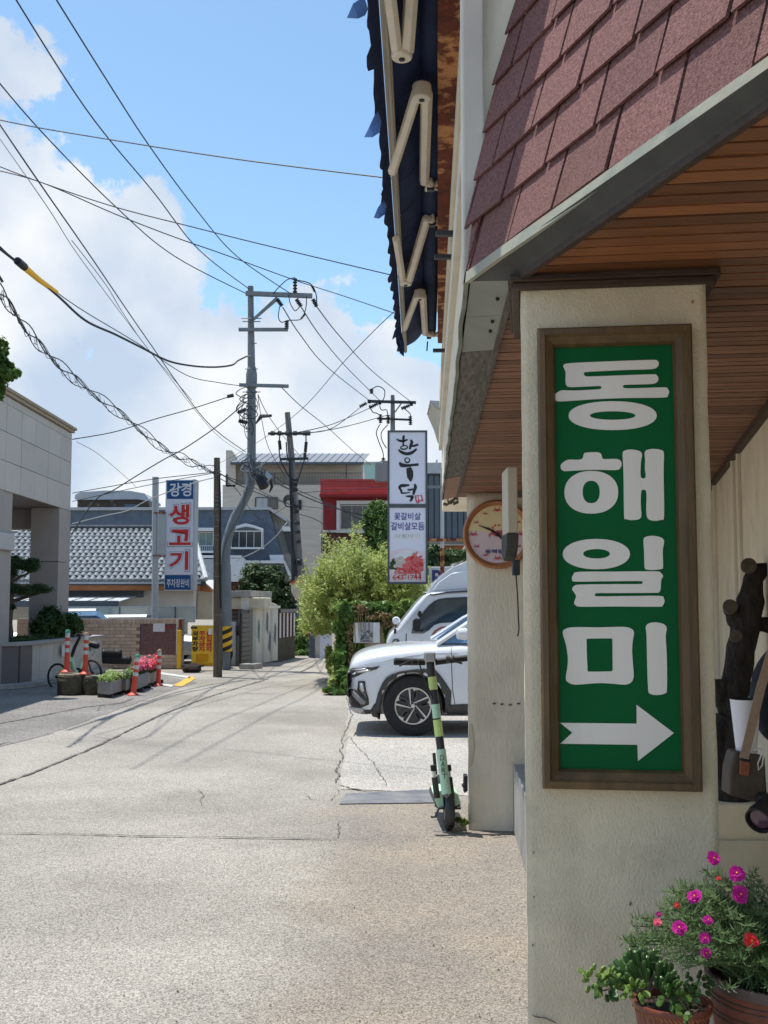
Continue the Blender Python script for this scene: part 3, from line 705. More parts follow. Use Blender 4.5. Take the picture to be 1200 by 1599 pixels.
# ---- awning over the upper floor
aw = thing('folding_awning', 'navy canvas awning with folded beige arms and torn valance high on the upper wall', 'awning', (wx(9), 9, 3.6))
YA = 9.2
def aline(pf, pn, Yf=YA):
    a = P(pf[0], pf[1], Yf); b = hitZ(pn[0], pn[1], a.z); return a, b
ba, bb = aline((692, 529), (702, 0)); bb = ba+(bb-ba)*((2.72-ba.y)/(bb.y-ba.y))
s = MB(); q = (bb-ba).normalized(); side = Vector((.045, 0, 0))
s.prism([ba-side+Vector((0, 0, -.04)), bb-side+Vector((0, 0, -.04)), bb+side+Vector((0, 0, -.04)), ba+side+Vector((0, 0, -.04))], (0, 0, .10)); s.build('mounting_beam', 'rust', aw, bevel=.006)
MB().prism([ba+Vector((.05, 0, -.03)), bb+Vector((.05, 0, -.03)), bb+Vector((.12, 0, -.03)), ba+Vector((.12, 0, -.03))], (0, 0, .08)).build('back_plate', 'cream', aw)
ra, rb = aline((672, 514), (677, 0), 9.0); rb = ra+(rb-ra)*((2.72-ra.y)/(rb.y-ra.y))
MB().tube([ra, rb], .052, 16).build('roller', 'canvas', aw, smooth=True)
fa, fb = aline((633, 550), (600, 0), 9.15); fb = fa+(fb-fa)*((2.72-fa.y)/(fb.y-fa.y))
s = MB(); dd = (fb-fa).normalized(); sd_ = Vector((.017, 0, 0))
s.prism([fa-sd_, fb-sd_, fb+sd_, fa+sd_], (0, 0, .05)); s.prism([fa-sd_*.2+Vector((0, 0, -.008)), fb-sd_*.2+Vector((0, 0, -.008)), fb+sd_*.6+Vector((0, 0, -.008)), fa+sd_*.6+Vector((0, 0, -.008))], (0, 0, .007))
s.build('front_bar', 'bar_paint', aw, bevel=.004)
# canvas sheet, roller to front bar, sagging, with sewn seams
def sheet3(A0, A1, B0, B1, nu, nv, sag, name, m, th=.003, wav=0.0):
    bm = bmesh.new(); g = []
    for i in range(nu+1):
        r = []
        for j in range(nv+1):
            t = j/nv; p = A0.lerp(A1, i/nu).lerp(B0.lerp(B1, i/nu), t); p = p+Vector((0, 0, -sag*math.sin(math.pi*t)+wav*math.sin(i*2.3+j)*math.sin(math.pi*t))); r.append(bm.verts.new(p))
        g.append(r)
    for i in range(nu):
        for j in range(nv): bm.faces.new((g[i][j], g[i+1][j], g[i+1][j+1], g[i][j+1]))
    me = bpy.data.meshes.new(name); bm.to_mesh(me); bm.free(); me.materials.append(M[m]); me.polygons.foreach_set('use_smooth', [True]*len(me.polygons))
    o = link(name, me, aw); so_ = o.modifiers.new('solid', 'SOLIDIFY'); so_.thickness = th; return o
sheet3(ra+Vector((0, 0, .052)), rb+Vector((0, 0, .052)), fa+Vector((0, 0, .045)), fb+Vector((0, 0, .045)), 60, 8, .03, 'canvas', 'canvas', wav=.004)
for i in range(1, 14):
    t = i/14; a = ra.lerp(rb, t)+Vector((-.05, 0, .012)); b = fa.lerp(fb, t)+Vector((.02, 0, .04)); mth = a.lerp(b, .5)+Vector((0, 0, -.034))
    MB().tube([a, mth, b], .0022, 4).build('seam', 'canvas', aw)
# scalloped valance outside the bar, with rags of torn cloth
nS = 170; top, bot = [], []
for i in range(nS+1):
    t = i/nS; p = fa.lerp(fb, t)+Vector((-.024, 0, .045)); y = p.y
    d = .034+.018*abs(math.sin(t*46+math.sin(t*31)))+.010*math.sin(t*140)*math.sin(t*17)+(.02 if int(t*40) % 9 == 4 else 0)
    top.append(p); bot.append(p+Vector((-d*.85, 0, -d*1.1)))
vs = top+bot; k_ = nS+1
vv = MB().add(vs, [(i, i+1, k_+i+1, k_+i) for i in range(nS)]).build('valance', 'canvas', aw); so_ = vv.modifiers.new('solid', 'SOLIDIFY'); so_.thickness = .003
def rag(pxs, m='canvas_torn'):
    z = fa.z+.0
    c = hitZ(pxs[0][0], pxs[0][1], z)
    pts = [P(x, y, c.y) for (x, y) in pxs]
    pts = [p+Vector((0, .015*math.sin(i*2.1), 0)) for i, p in enumerate(pts)]
    o = MB().add(pts, [tuple(range(len(pts)))]).build('torn_flap', m, aw); so_ = o.modifiers.new('solid', 'SOLIDIFY'); so_.thickness = .003
rag([(590, 172), (596, 188), (593, 209), (582, 214), (569, 212), (577, 200), (584, 182)])
rag([(600, 310), (604, 322), (601, 336), (592, 341), (584, 338), (590, 326)])
rag([(569, -6), (575, 10), (571, 26), (560, 28), (542, 24), (552, 8)])
rag([(622, 505), (628, 520), (632, 540), (631, 557), (625, 551), (619, 536), (618, 520)], 'canvas')
# folded arms
za = ra.z-.045
def arm(elb, outp, inp, i_):
    za = (ra.z+fa.z)/2-(.10 if elb[0] < 645 else .055); e = hitZ(*elb, za); o1 = hitZ(*outp, fa.z-.02); n1 = hitZ(*inp, ra.z-.06)
    k1 = MB().tube([e+Vector((-.02, 0, 0)), o1], .024, 6); k1.build('front_arm', 'arm_paint', aw, bevel=.003)
    k2 = MB().tube([e+Vector((.02, 0, -.004)), n1], .028, 6); k2.build('rear_arm', 'arm_paint', aw, bevel=.003)
    j = MB().lathe([(.0, -.035), (.036, -.035), (.040, -.028), (.040, .028), (.036, .035), (0, .035)], e, 16).build('elbow', 'arm_paint', aw, bevel=.002)
    MB().lathe([(0, -.04), (.012, -.04), (.012, -.034), (0, -.034)], e, 10).build('elbow_bolt', 'black', aw)
    return n1
def bracket(n1):
    bx_ = ba.lerp(bb, (n1.y-ba.y)/(bb.y-ba.y))
    q = MB(); q.tube([n1, n1+Vector((.02, -.03, -.01)), Vector((bx_.x-.07, n1.y+.05, n1.z-.005)), Vector((bx_.x-.03, n1.y+.02, n1.z+.01)), Vector((bx_.x+.06, n1.y+.02, n1.z+.01))], [.026, .028, .020, .014, .014], 8)
    q.tube([Vector((bx_.x-.10, n1.y+.10, n1.z+.015)), Vector((bx_.x-.04, n1.y+.13, n1.z+.01)), Vector((bx_.x+.03, n1.y+.14, n1.z+.01))], .011, 6)
    q.tube([Vector((bx_.x-.09, n1.y-.02, n1.z)), Vector((bx_.x-.10, n1.y+.12, n1.z))], .012, 6); q.build('bracket', 'arm_paint', aw, bevel=.002)
    MB().lathe([(0, -.03), (.02, -.03), (.02, .03), (0, .03)], (n1.x+.035, n1.y+.03, n1.z-.01), 12).build('pivot', 'dark_steel', aw)
n_ = arm((628, 78), (600, -80), (650, -120), 0); bracket(n_)
n_ = arm((659, 143), (613, 268), (663, 283), 1); bracket(n_)
n_ = arm((634, 437), (619, 372), (667, 340), 2); bracket(n_)
n_ = arm((656, 460), (632, 513), (664, 520), 3); bracket(n_)
MB().tube([P(668, 533, 9.1), P(667, 548, 9.1)], .006, 6).build('hanging_hook', 'dark_steel', aw)
# ================================================================== GREEN SIGN
FS = Fr(FP.pt(0, 0, .02), ANG)
(a0, b1), (a1, _b) = FS.px(839, 516), FS.px(1079, 508); (_a, b0), _q = FS.px(842, 1229), None
b1 = (FS.px(839, 516)[1]+FS.px(1078, 508)[1])/2; b0 = (FS.px(842, 1229)[1]+FS.px(1089, 1235)[1])/2
sg = thing('framed_restaurant_sign', 'tall green wood-framed sign with white Korean letters and a right-pointing arrow', 'sign', FS.pt((a0+a1)/2, b0, -.02))
prof = [(0, -.018), (0, .020), (.004, .026), (.014, .027), (.018, .018), (.030, .006), (.034, -.006), (.034, -.018)]
cn = [(a0, b0), (a1, b0), (a1, b1), (a0, b1)]
for i in range(4):
    p, q = Vector(cn[i]), Vector(cn[(i+1) % 4]); d = (q-p).normalized(); inn = Vector((-d.y, d.x)); k_ = len(prof); vs = []
    for end, sgn in ((p, 1), (q, -1)):
        for (w, h) in prof:
            w_ = w*1.22; e = end+inn*w_+d*w_*sgn; vs.append(FS.pt(e.x, e.y, h))
    fs = [(j, j+1, k_+j+1, k_+j) for j in range(k_-1)]+[tuple(range(k_)), tuple(range(k_, 2*k_))[::-1]]
    MB().add(vs, fs).build('frame_rail', 'frame_wood', sg)
i_ = .034*1.22-.004
FG = Fr(FS.pt(0, 0, -.012), ANG)
MB().fbox(FG, a0+i_, a1-i_, b0+i_, b1-i_, -.006, 0).build('panel', 'sign_green', sg)
def tr(pts, oy): return smoothpts([FG.px(860+x/6, oy+y/6) for (x, y) in pts], 3)
def el6(cx, cy, rx, ry, oy, p=2.0): return [FG.px(860+x/6, oy+y/6) for (x, y) in ellipse(cx, cy, rx, ry, 44, p)]
def letter(loops): plate(FG, [[tuple(p) for p in lp] for lp in loops], 'sign_white', 'letter', sg, c=.0004, extr=.0012, px=False)
letter([tr([(120, 130), (150, 108), (300, 97), (600, 85), (940, 73), (1000, 80), (1015, 108), (1000, 140), (940, 160), (700, 167), (345, 185), (318, 195), (313, 207), (325, 222), (360, 228), (600, 220), (950, 208), (995, 218), (1012, 245), (1000, 280), (950, 298), (800, 303), (695, 308), (680, 320), (695, 337), (800, 338), (1060, 330), (1095, 340), (1112, 370), (1100, 405), (1060, 425), (700, 430), (400, 442), (100, 462), (50, 450), (35, 420), (55, 385), (110, 358), (220, 360), (430, 350), (470, 343), (480, 330), (465, 318), (420, 318), (200, 328), (155, 315), (142, 280), (142, 190), (132, 160)], 550),
        el6(583, 595, 413, 135, 550, 2.15), el6(583, 594, 213, 40, 550, 2.1)])
letter([tr([(95, 225), (110, 200), (165, 168), (260, 168), (300, 155), (315, 110), (350, 100), (440, 98), (475, 115), (488, 155), (520, 162), (610, 160), (650, 172), (667, 205), (655, 245), (610, 265), (400, 262), (200, 272), (130, 275), (100, 255)], 690), el6(383, 473, 252, 200, 690, 2.2), el6(382, 470, 80, 105, 690, 2.3),
        tr([(677, 110), (690, 85), (750, 72), (830, 85), (858, 120), (848, 190), (845, 320), (870, 343), (893, 325), (885, 250), (887, 160), (882, 110), (900, 78), (970, 66), (1045, 80), (1063, 115), (1060, 300), (1065, 690), (1040, 730), (970, 740), (915, 720), (898, 650), (900, 480), (875, 448), (850, 470), (847, 600), (852, 690), (830, 725), (760, 733), (705, 722), (690, 690), (685, 300), (678, 170)], 690)])
letter([el6(430, 212, 315, 142, 830, 2.1), el6(432, 209, 125, 44, 830, 2.1), tr([(872, 85), (890, 52), (960, 40), (1040, 58), (1065, 95), (1052, 180), (1055, 330), (1035, 352), (960, 362), (905, 357), (882, 335), (878, 200)], 830),
        tr([(200, 440), (215, 405), (265, 378), (600, 376), (980, 373), (1035, 390), (1055, 420), (1038, 455), (1032, 540), (1015, 570), (960, 575), (600, 577), (435, 578), (420, 592), (440, 607), (700, 605), (1020, 603), (1060, 625), (1068, 658), (1050, 695), (1000, 705), (600, 703), (290, 705), (235, 690), (222, 665), (240, 610), (225, 575), (203, 540), (225, 508), (290, 497), (600, 493), (840, 492), (860, 478), (845, 465), (600, 466), (240, 470), (208, 458)], 830)])
letter([tr([(115, 175), (135, 135), (220, 116), (460, 118), (680, 113), (755, 130), (783, 165), (772, 240), (765, 330), (772, 450), (780, 570), (760, 630), (700, 655), (600, 648), (450, 640), (240, 655), (170, 635), (143, 600), (158, 500), (163, 400), (145, 280)], 960),
        tr([(338, 240), (344, 228), (360, 224), (560, 222), (576, 230), (581, 245), (583, 505), (578, 522), (560, 530), (370, 533), (352, 525), (347, 510)], 960), tr([(893, 115), (920, 82), (980, 71), (1055, 85), (1090, 125), (1080, 200), (1090, 400), (1092, 690), (1070, 738), (995, 752), (935, 740), (915, 690), (905, 400), (900, 180)], 960)])
arrow = [FG.px(860+x/6, 960+y/6) for (x, y) in ((90, 1012), (808, 1020), (807, 843), (1157, 1108), (820, 1370), (815, 1218), (92, 1208), (205, 1105))]
plate(FG, [arrow], 'sign_white', 'arrow', sg, c=.0004, extr=.0012, px=False)
# ================================================================== CLOCK
FC = Fr(CW.pt(0, 0, .07), ANG)
cc = FC.px(777, 834); C3 = FC.pt(cc[0], cc[1], -.055); RR = .245
ck = thing('wall_clock', 'round copper-rimmed wall clock with crab dial on the plaster pillar', 'clock', C3)
nC = FC.n
MB().lathe([(.0, 0), (RR, 0), (RR*1.01, .02), (RR, .045), (RR*.95, .058), (RR*.88, .05), (RR*.85, .036), (RR*.83, .028)], C3, 48, nC).build('rim', 'copper', ck, smooth=True)
FD = Fr(C3+nC*.030, ANG)
def dpt(x, y): return (x*RR, y*RR)
def darc(a0_, a1_, r, n=30): return [(r*math.cos(math.radians(a0_+(a1_-a0_)*i/n)), r*math.sin(math.radians(a0_+(a1_-a0_)*i/n))) for i in range(n+1)]
def dl(pts): return [dpt(*p) for p in pts]
plate(FD, [dl([(-.84*math.cos(.12), .84*math.sin(.12))]+[(x, .10+.05*math.sin(x*6)) for x in (-.5, -.2, .1, .4, .6)]+darc(8, 172, .84))], 'dial_yellow', 'dial_upper', ck, c=.0, extr=.001, px=False)
plate(FD, [dl(darc(0, 360, .845)[:-1])], 'dial_pink', 'dial', ck, c=-.003, extr=.001, px=False)
def crab(cx, cy, s, m='crabred', name='hour_mark'):
    L = [ellipse(cx, cy, s*.5*RR, s*.32*RR, 16)]
    for sg_ in (-1, 1):
        for k2 in range(3):
            x0 = cx+sg_*s*.38*RR; y0 = cy+(k2-1)*.14*s*RR; x1 = cx+sg_*s*(.95-.05*k2)*RR; y1 = cy-(.35+.1*k2-.25)*s*RR*1.3
            xm = (x0+x1)/2; ym = max(y0, y1)+.12*s*RR; w = .05*s*RR
            L.append([(x0, y0-w), (xm, ym-w), (x1, y1-w), (x1, y1+w), (xm, ym+w*1.4), (x0, y0+w)])
        L.append([(cx+sg_*s*.32*RR, cy+.2*s*RR), (cx+sg_*s*.42*RR, cy+.2*s*RR), (cx+sg_*s*.62*RR, cy+.62*s*RR), (cx+sg_*s*.42*RR, cy+.75*s*RR), (cx+sg_*s*.45*RR, cy+.5*s*RR)])
    for lp in L:
        ar = sum(lp[i][0]*lp[(i+1) % len(lp)][1]-lp[(i+1) % len(lp)][0]*lp[i][1] for i in range(len(lp)))
        if ar < 0: lp.reverse()
    mb = None; mes = [curve_mesh([lp], .0007) for lp in L]
    bm = bmesh.new()
    for me_ in mes: bm.from_mesh(me_); bpy.data.meshes.remove(me_)
    me = bpy.data.meshes.new(name); bm.to_mesh(me); bm.free(); place_flat(me, FD, .0035); me.materials.clear(); me.materials.append(M[m]); link(name, me, ck)
for h in range(12):
    a = math.radians(90-30*h); crab(cc[0]*0+RR*.70*math.cos(a), RR*.70*math.sin(a), .085 if h % 3 else .13)
crab(RR*.02, RR*.02, .30, name='crab_emblem')
for (x, y) in ((-.06, .26), (.05, .26)): plate(FD, [ellipse(x*RR, y*RR, .03*RR, .03*RR, 12)], 'letter_red', 'emblem_dot', ck, c=.003, extr=.001, px=False)
text('동해일미', FD, (-.36*RR, -.56*RR, .34*RR, -.44*RR), 'letter_blue', 'lettering', ck, bold=.02, c=.004, px=False)
def hand(x0, y0, x1, y1, w, nm):
    a, b = Vector((x0*RR, y0*RR)), Vector((x1*RR, y1*RR)); d = (b-a).normalized(); q = Vector((-d.y, d.x))*w*RR
    m_ = a.lerp(b, .45)+Vector((.02, .03))*RR
    plate(FD, [[tuple(a-q), tuple(m_-q*1.4), tuple(b-q*.4), tuple(b+q*.4), tuple(m_+q*1.4), tuple(a+q)]], 'letter_black', nm, ck, c=.009, extr=.0012, px=False)
hand(0, 0, -.54, .26, .022, 'hour_hand'); hand(-.0, .0, .42, -.5, .028, 'minute_hand'); hand(-.35, .18, .06, -.08, .014, 'second_hand')
MB().lathe([(0, 0), (.014, 0), (.014, .004), (0, .005)], C3+nC*.04, 12, nC).build('hub', 'black', ck)
# ================================================================== NARROW BOX hanging behind the pillar
YB = 4.6
xl = P(792, 800, YB).x; xr = P(809, 800, YB).x; zt = P(800, 729, YB).z; zm = P(800, 832, YB).z; zl = P(800, 872, YB).z
bxx = thing('hanging_light_box', 'narrow beige box with dark curved underside hanging between clock and green sign pillar', 'wall lamp', (xl, YB, zl))
MB().box(xl+.004, xl+.046, YB, YB+.22, zm, zt).build('housing', 'boxbeige', bxx, bevel=.004)
pf = [(YB-.004, zm-.002), (YB+.225, zm-.002), (YB+.225, zl+.02), (YB+.16, zl-.005), (YB+.08, zl+.012), (YB+.03, zl+.045)]
MB().prism([(xl, y, z) for (y, z) in pf], (.05, 0, 0)).build('underside', 'fascia_dark', bxx, bevel=.004)
MB().box(xl+.03, xl+.06, YB+.05, YB+.10, zl-.07, zl-.004).build('foot', 'dark_steel', bxx, bevel=.003)
MB().tube([(xl+.045, YB+.07, zl-.07), (xl+.050, YB+.07, zl-.16), (xl+.056, YB+.08, zl-.3), (xl+.05, YB+.08, zl-.33)], .003, 6).build('cable', 'black', bxx)
MB().box(xl+.046, xl+.20, YB+.10, YB+.13, zt-.12, zt-.09).build('mounting_arm', 'steel', bxx)
# ================================================================== RECESS BEHIND THE PILLAR
Wa, Wb = hitZ(1200, 640, HZ), hitZ(1113, 757, HZ); dw = (Wb-Wa).normalized(); Wc = Wa-dw*3.2; We = Wb+dw*1.4
MB().prism([(Wc.x, Wc.y, 0), (We.x, We.y, 0), (We.x+.2, We.y, 0), (Wc.x+.2, Wc.y, 0)], (0, 0, HZ+.005)).build('recess_wall', 'stucco', rest)
MB().box(1.0, 4.3, 8.2, 8.35, 0, HZ+.005).build('recess_back_wall', 'stucco', rest)
nw = Vector((-dw.y, dw.x, 0)); nw = nw if nw.x < 0 else -nw
MB().tube([Wc+nw*.015-Vector((0, 0, .016)), We+nw*.015-Vector((0, 0, .016))], .022, 4).build('wall_top_moulding', 'dark_wood', rest)
for pxx in (1150, 1159, 1119):
    t_ = None; r = ray(pxx, 800)
    # intersect the recess wall in plan
    A_ = np.array([[r.x, -dw.x], [r.y, -dw.y]]); sol = np.linalg.solve(A_, np.array([Wa.x, Wa.y])); q = Wa+dw*sol[1]+nw*.008
    MB().tube([(q.x, q.y, 0), (q.x, q.y, HZ-.02)], .014, 6).build('wall_bead', 'cream', rest)
LY = 4.45
led = P(1130, 1256, LY)
MB().box(led.x-.12, 2.3, LY, LY+.7, .02, led.z).build('ledge', 'stucco', rest, bevel=.01)
MB().box(led.x-.12, 2.3, LY-.025, LY-.001, .02, P(1130, 1311, LY).z).build('ledge_skirting', 'cream', rest, bevel=.006)
# gnarled cut trunk standing on the ledge
tk = thing('carved_trunk', 'dark gnarled tree trunk with sawn stubs standing behind the sign pillar', 'tree trunk', P(1150, 1256, LY+.1))
YT = LY+.12
def tp(x, y, dy=0): return P(x, y, YT+dy)
def limb(pts, rs, nm, m='bark', seg=12):
    p3 = [tp(*p) for p in pts]; pp = smoothpts(p3, 4, False); n = len(pp); rr = [np.interp(i/(n-1)*(len(rs)-1), range(len(rs)), rs)*random.uniform(.90, 1.1) for i in range(n)]
    o = MB().tube(pp, rr, seg).build(nm, m, tk, smooth=True); grid_noise(o.data, .012, 16); return o
limb([(1142, 1262), (1145, 1180), (1146, 1115), (1150, 1060), (1160, 1000), (1170, 950), (1177, 905), (1181, 884)], [.085, .075, .062, .06, .058, .056, .042, .036], 'trunk')
limb([(1162, 985), (1148, 968), (1141, 949)], [.04, .032, .034], 'branch_stub')
limb([(1172, 972), (1190, 975), (1215, 978)], [.045, .036, .03], 'branch_stub')
limb([(1178, 905), (1190, 893), (1192, 880)], [.032, .028, .03], 'branch_stub')
limb([(1140, 1105), (1128, 1085), (1126, 1062)], [.045, .04, .036], 'branch_stub'); limb([(1150, 1250), (1128, 1240), (1122, 1200), (1127, 1150), (1135, 1120)], [.06, .05, .045, .05, .05], 'root')
for (x, y, r_) in ((1141, 947, .03), (1170, 883, .032), (1150, 993, .026)): MB().lathe([(0, -.02), (r_, -.02), (r_, .004), (0, .006)], tp(x, y, -.05), 14, (-.25, -.9, .25)).build('sawn_end', 'bark_cut', tk)
# potted portulaca and succulent pot, on a low bench under the frame edge
pb = thing('plant_bench', 'low wooden bench that carries the flower pots beside the pillar', 'bench', (1.0, 2.2, 0))
MB().box(.52, 1.35, 1.98, 2.42, .565, .60).build('bench_top', 'dark_wood', pb, bevel=.004)
for (x, y) in ((.56, 2.02), (1.3, 2.02), (.56, 2.37), (1.3, 2.37)): MB().box(x-.02, x+.02, y-.02, y+.02, 0, .564).build('leg', 'dark_wood', pb)
YP = 2.2
pc = P(1213, 1520, YP); rz = pc.z+.0
pot1 = thing('flower_pot', 'terracotta pot with dark leaf relief, full of magenta portulaca at the lower right', 'potted plant', (pc.x, YP, .602))
h0 = .602; Rr = .137
MB().lathe([(0, h0), (Rr*.72, h0), (Rr*.80, h0+(rz-h0)*.3), (Rr*.92, h0+(rz-h0)*.8), (Rr*.93, rz-.02)], (pc.x, YP, 0), 40).build('pot', 'terracotta', pot1, smooth=True)
MB().lathe([(Rr*.90, rz-.022), (Rr*.98, rz-.02), (Rr, rz-.008), (Rr*.99, rz), (Rr*.93, rz), (Rr*.92, rz-.02)], (pc.x, YP, 0), 40).build('pot_rim', 'pot_rim', pot1, smooth=True)
for k_ in range(5):
    zz = rz-.034-.010*k_; rr = Rr*(.93-.006*k_)+.001
    pts = [(pc.x+rr*math.cos(a), YP+rr*math.sin(a), zz) for a in np.linspace(math.pi*.9, math.pi*2.1, 40)]
    if k_ != 2: MB().tube(pts, .0013, 5).build('relief_band', 'pot_rim', pot1)
for (ang_, zz, s_) in ((-1.72, rz-.105, 1.0), (-2.25, rz-.11, .8), (-2.6, rz-.09, .7), (-2.35, rz-.06, .55), (-1.2, rz-.10, 1)):
    bx = Vector((math.cos(ang_), math.sin(ang_), 0)); tx = Vector((-bx.y, bx.x, 0)); c_ = Vector((pc.x, YP, zz))+bx*Rr*.885; mb = MB()
    for j in range(7):
        a = math.radians(-30+40*j); d = tx*math.cos(a)+Vector((0, 0, 1))*math.sin(a); e = tx*(-math.sin(a))+Vector((0, 0, 1))*math.cos(a); s2 = .021*s_
        mb.add([c_, c_+d*s2*.55+e*s2*.2+bx*.003, c_+d*s2+bx*.002, c_+d*s2*.55-e*s2*.2+bx*.003], [(0, 1, 2, 3)])
    mb.build('leaf_relief', 'pot_rim', pot1)
MB().lathe([(0, rz-.03), (Rr*.9, rz-.03), (Rr*.9, rz-.022), (0, rz-.02)], (pc.x, YP, 0), 24).build('soil', 'soil', pot1)
# portulaca: wiry stems with needle leaves
def portulaca():
    rng = random.Random(5); stems = MB(); pts, nrm, V = [], [], []
    base = Vector((pc.x, YP, rz-.01)); tips = []
    targets = []
    for i in range(390):
        a = rng.uniform(0, 2*math.pi); t = rng.random()**.5
        # mound: leans out to the left of the pot
        x = pc.x-.055+math.cos(a)*.255*t; y = YP-.03+math.sin(a)*.15*t; h = rz+(.03 if x > pc.x-.12 else .055)+.155*(1-t*t)*rng.uniform(.5, 1.08)+rng.uniform(-.03, .02)
        pass
        targets.append(Vector((x, y, h)))
    for q in targets:
        b0_ = base+Vector((rng.uniform(-.09, .09), rng.uniform(-.09, .09), 0)); mid = b0_.lerp(q, .5)+Vector((rng.uniform(-.02, .02), rng.uniform(-.02, .02), .03)); pth = smoothpts([b0_, mid, q], 6, False)
        stems.tube(pth, .0011, 3, cap=False)
        n = len(pth)
        for i in range(3, n):
            for r_ in range(4 if i < n-2 else 8):
                p = pth[i]; d = Vector((rng.gauss(0, 1), rng.gauss(0, 1), rng.gauss(.25, .8))).normalized(); L_ = rng.uniform(.012, .021); s = d.orthogonal().normalized()*.00125
                tip = p+d*L_+Vector((0, 0, .004)); V += [p-s*.6, p+d*L_*.5-s+Vector((0, 0, -.001)), tip, p+d*L_*.5+s]
        tips.append(q)
    stems.build('stems', 'leaf_purslane', pot1)
    V = np.array([v[:] for v in V]); o = rawquads(V, len(V)//4, 'leaf_purslane', 'foliage', pot1)
portulaca()
def flower(p, r, m, nrm=(-.3, -.9, .45)):
    rng = random.Random(int(p.x*9999)); n = Vector(nrm).normalized(); a = n.orthogonal().normalized(); b = n.cross(a); mb = MB()
    for ring, (k_, rr, lift) in enumerate(((6, 1, .1), (6, .8, .3), (5, .55, .5), (4, .35, .6))):
        for j in range(k_):
            an = 2*math.pi*j/k_+ring*.5+rng.uniform(-.15, .15); d = (a*math.cos(an)+b*math.sin(an)+n*rng.uniform(-.25, .35)).normalized(); e = n.cross(d); w = rr*r*rng.uniform(.4, .6); L_ = r*rr*rng.uniform(.85, 1.1)
            base = p+n*ring*.0015; m1 = p+d*L_*.6+n*(lift*r*.8)
            mb.add([base, m1-e*w, p+d*L_-e*w*.55+n*lift*r*1.1, p+d*L_*.92+n*lift*r*.9, p+d*L_+e*w*.55+n*lift*r*1.15, m1+e*w], [(0, 1, 2, 3), (0, 3, 4, 5)])
    o = mb.build('flower', m, pot1); MB().lathe([(0, 0), (r*.12, 0), (r*.1, r*.35), (0, r*.4)], p+n*.003, 7, n).build('stamen', 'yellow', pot1)
for (x, y, r_, m_) in ((1114, 1341, 12, 'petal_magenta'), (1151, 1364, 13, 'petal_magenta'), (1086, 1401, 12, 'petal_magenta'), (1156, 1397, 14, 'petal_magenta'), (1062, 1450, 12, 'petal_magenta'), (1106, 1437, 8, 'petal_magenta'), (1102, 1465, 9, 'petal_magenta'),
                       (1103, 1490, 9, 'petal_magenta'), (1173, 1469, 13, 'petal_red'), (1027, 1441, 7, 'petal_pink'), (1122, 1372, 4, 'petal_red'), (1058, 1414, 5, 'petal_red'), (1029, 1428, 5, 'petal_magenta')):
    yy = YP-.13 if y > 1430 else YP-.09
    flower(P(x, y, yy), r_/850*1.02, m_, (random.uniform(-.5, .1), -.9, random.uniform(.2, .7)))
# succulent pot
pc2 = P(1050, 1562, 2.13); r2 = .074; rz2 = pc2.z
pot2 = thing('succulent_pot', 'brown ribbed pot of jade plant and finger succulents in front of the pillar', 'potted plant', (pc2.x, 2.13, .602))
seg = 96; prof_ = [(.60, .602), (.72, .64), (.86, rz2-.05), (.93, rz2-.014)]
vs = []
for (f_, z) in prof_:
    for j in range(seg):
        a = 2*math.pi*j/seg; r = r2*f_*(1+.022*math.cos(a*30)); vs.append((pc2.x+r*math.cos(a), 2.13+r*math.sin(a), z))
fs = [(i*seg+j, i*seg+(j+1) % seg, (i+1)*seg+(j+1) % seg, (i+1)*seg+j) for i in range(3) for j in range(seg)]
MB().add(vs, fs+[tuple(range(seg))[::-1]]).build('pot', 'brownpot', pot2, smooth=True)
MB().lathe([(r2*.9, rz2-.016), (r2*.98, rz2-.014), (r2*1.02, rz2-.004), (r2*1.0, rz2), (r2*.9, rz2), (r2*.88, rz2-.016)], (pc2.x, 2.13, 0), 40).build('pot_rim', 'brownpot', pot2, smooth=True)
mbr = MB()
for j in range(56):
    a = 2*math.pi*j/56; mbr.tube([(pc2.x+r2*.985*math.cos(a), 2.13+r2*.985*math.sin(a), rz2-.011), (pc2.x+r2*.985*math.cos(a+.08), 2.13+r2*.985*math.sin(a+.08), rz2-.016)], .0015, 4)
mbr.build('rope_trim', 'wood_orange', pot2)
MB().lathe([(0, rz2-.02), (r2*.88, rz2-.02), (r2*.88, rz2-.014), (0, rz2-.012)], (pc2.x, 2.13, 0), 24).build('soil', 'soil', pot2)
def finger(p, q, r, nm='finger_leaf'):
    d = q-p; return MB().tube([p, p+d*.35, p+d*.75, q-d*.06, q], [r*.55, r*.95, r*1.05, r*.8, r*.2], 7).build(nm, 'leaf_succulent', pot2, smooth=True)
rng = random.Random(3)
for (x, y) in ((1000, 1480), (1007, 1478), (1021, 1482), (991, 1484), (975, 1490), (960, 1498), (951, 1505), (1010, 1492), (1033, 1500), (1040, 1502), (1049, 1504), (1028, 1508), (984, 1500), (965, 1512), (945, 1517), (1015, 1505), (1055, 1515), (996, 1510), (978, 1520), (958, 1524), (1003, 1522), (990, 1530), (1045, 1520), (1035, 1525)):
    q = P(x+rng.uniform(-1, 1), y, 2.13+rng.uniform(-.05, .04)); b_ = P(1000+(x-1000)*.45+14, 1552, 2.13)
    st = b_.lerp(q, .5 if y < 1515 else .3); finger(st, q, rng.uniform(.0045, .0065))
    for _ in range(2): o_ = Vector((rng.uniform(-.013, .013), rng.uniform(-.02, .02), rng.uniform(-.012, .004))); finger(st+o_*.5, q+o_*1.3, rng.uniform(.0038, .0058))
mb = MB()
for (x, y) in ((1000, 1485), (1030, 1500), (960, 1505), (1050, 1510), (980, 1500), (935, 1530)): mb.tube([P(1010, 1556, 2.13), P((1010+x)/2, (1556+y)/2-3, 2.12), P(x, y+18, 2.12)], .0028, 5)
mb.build('stems', 'bark_grey', pot2)
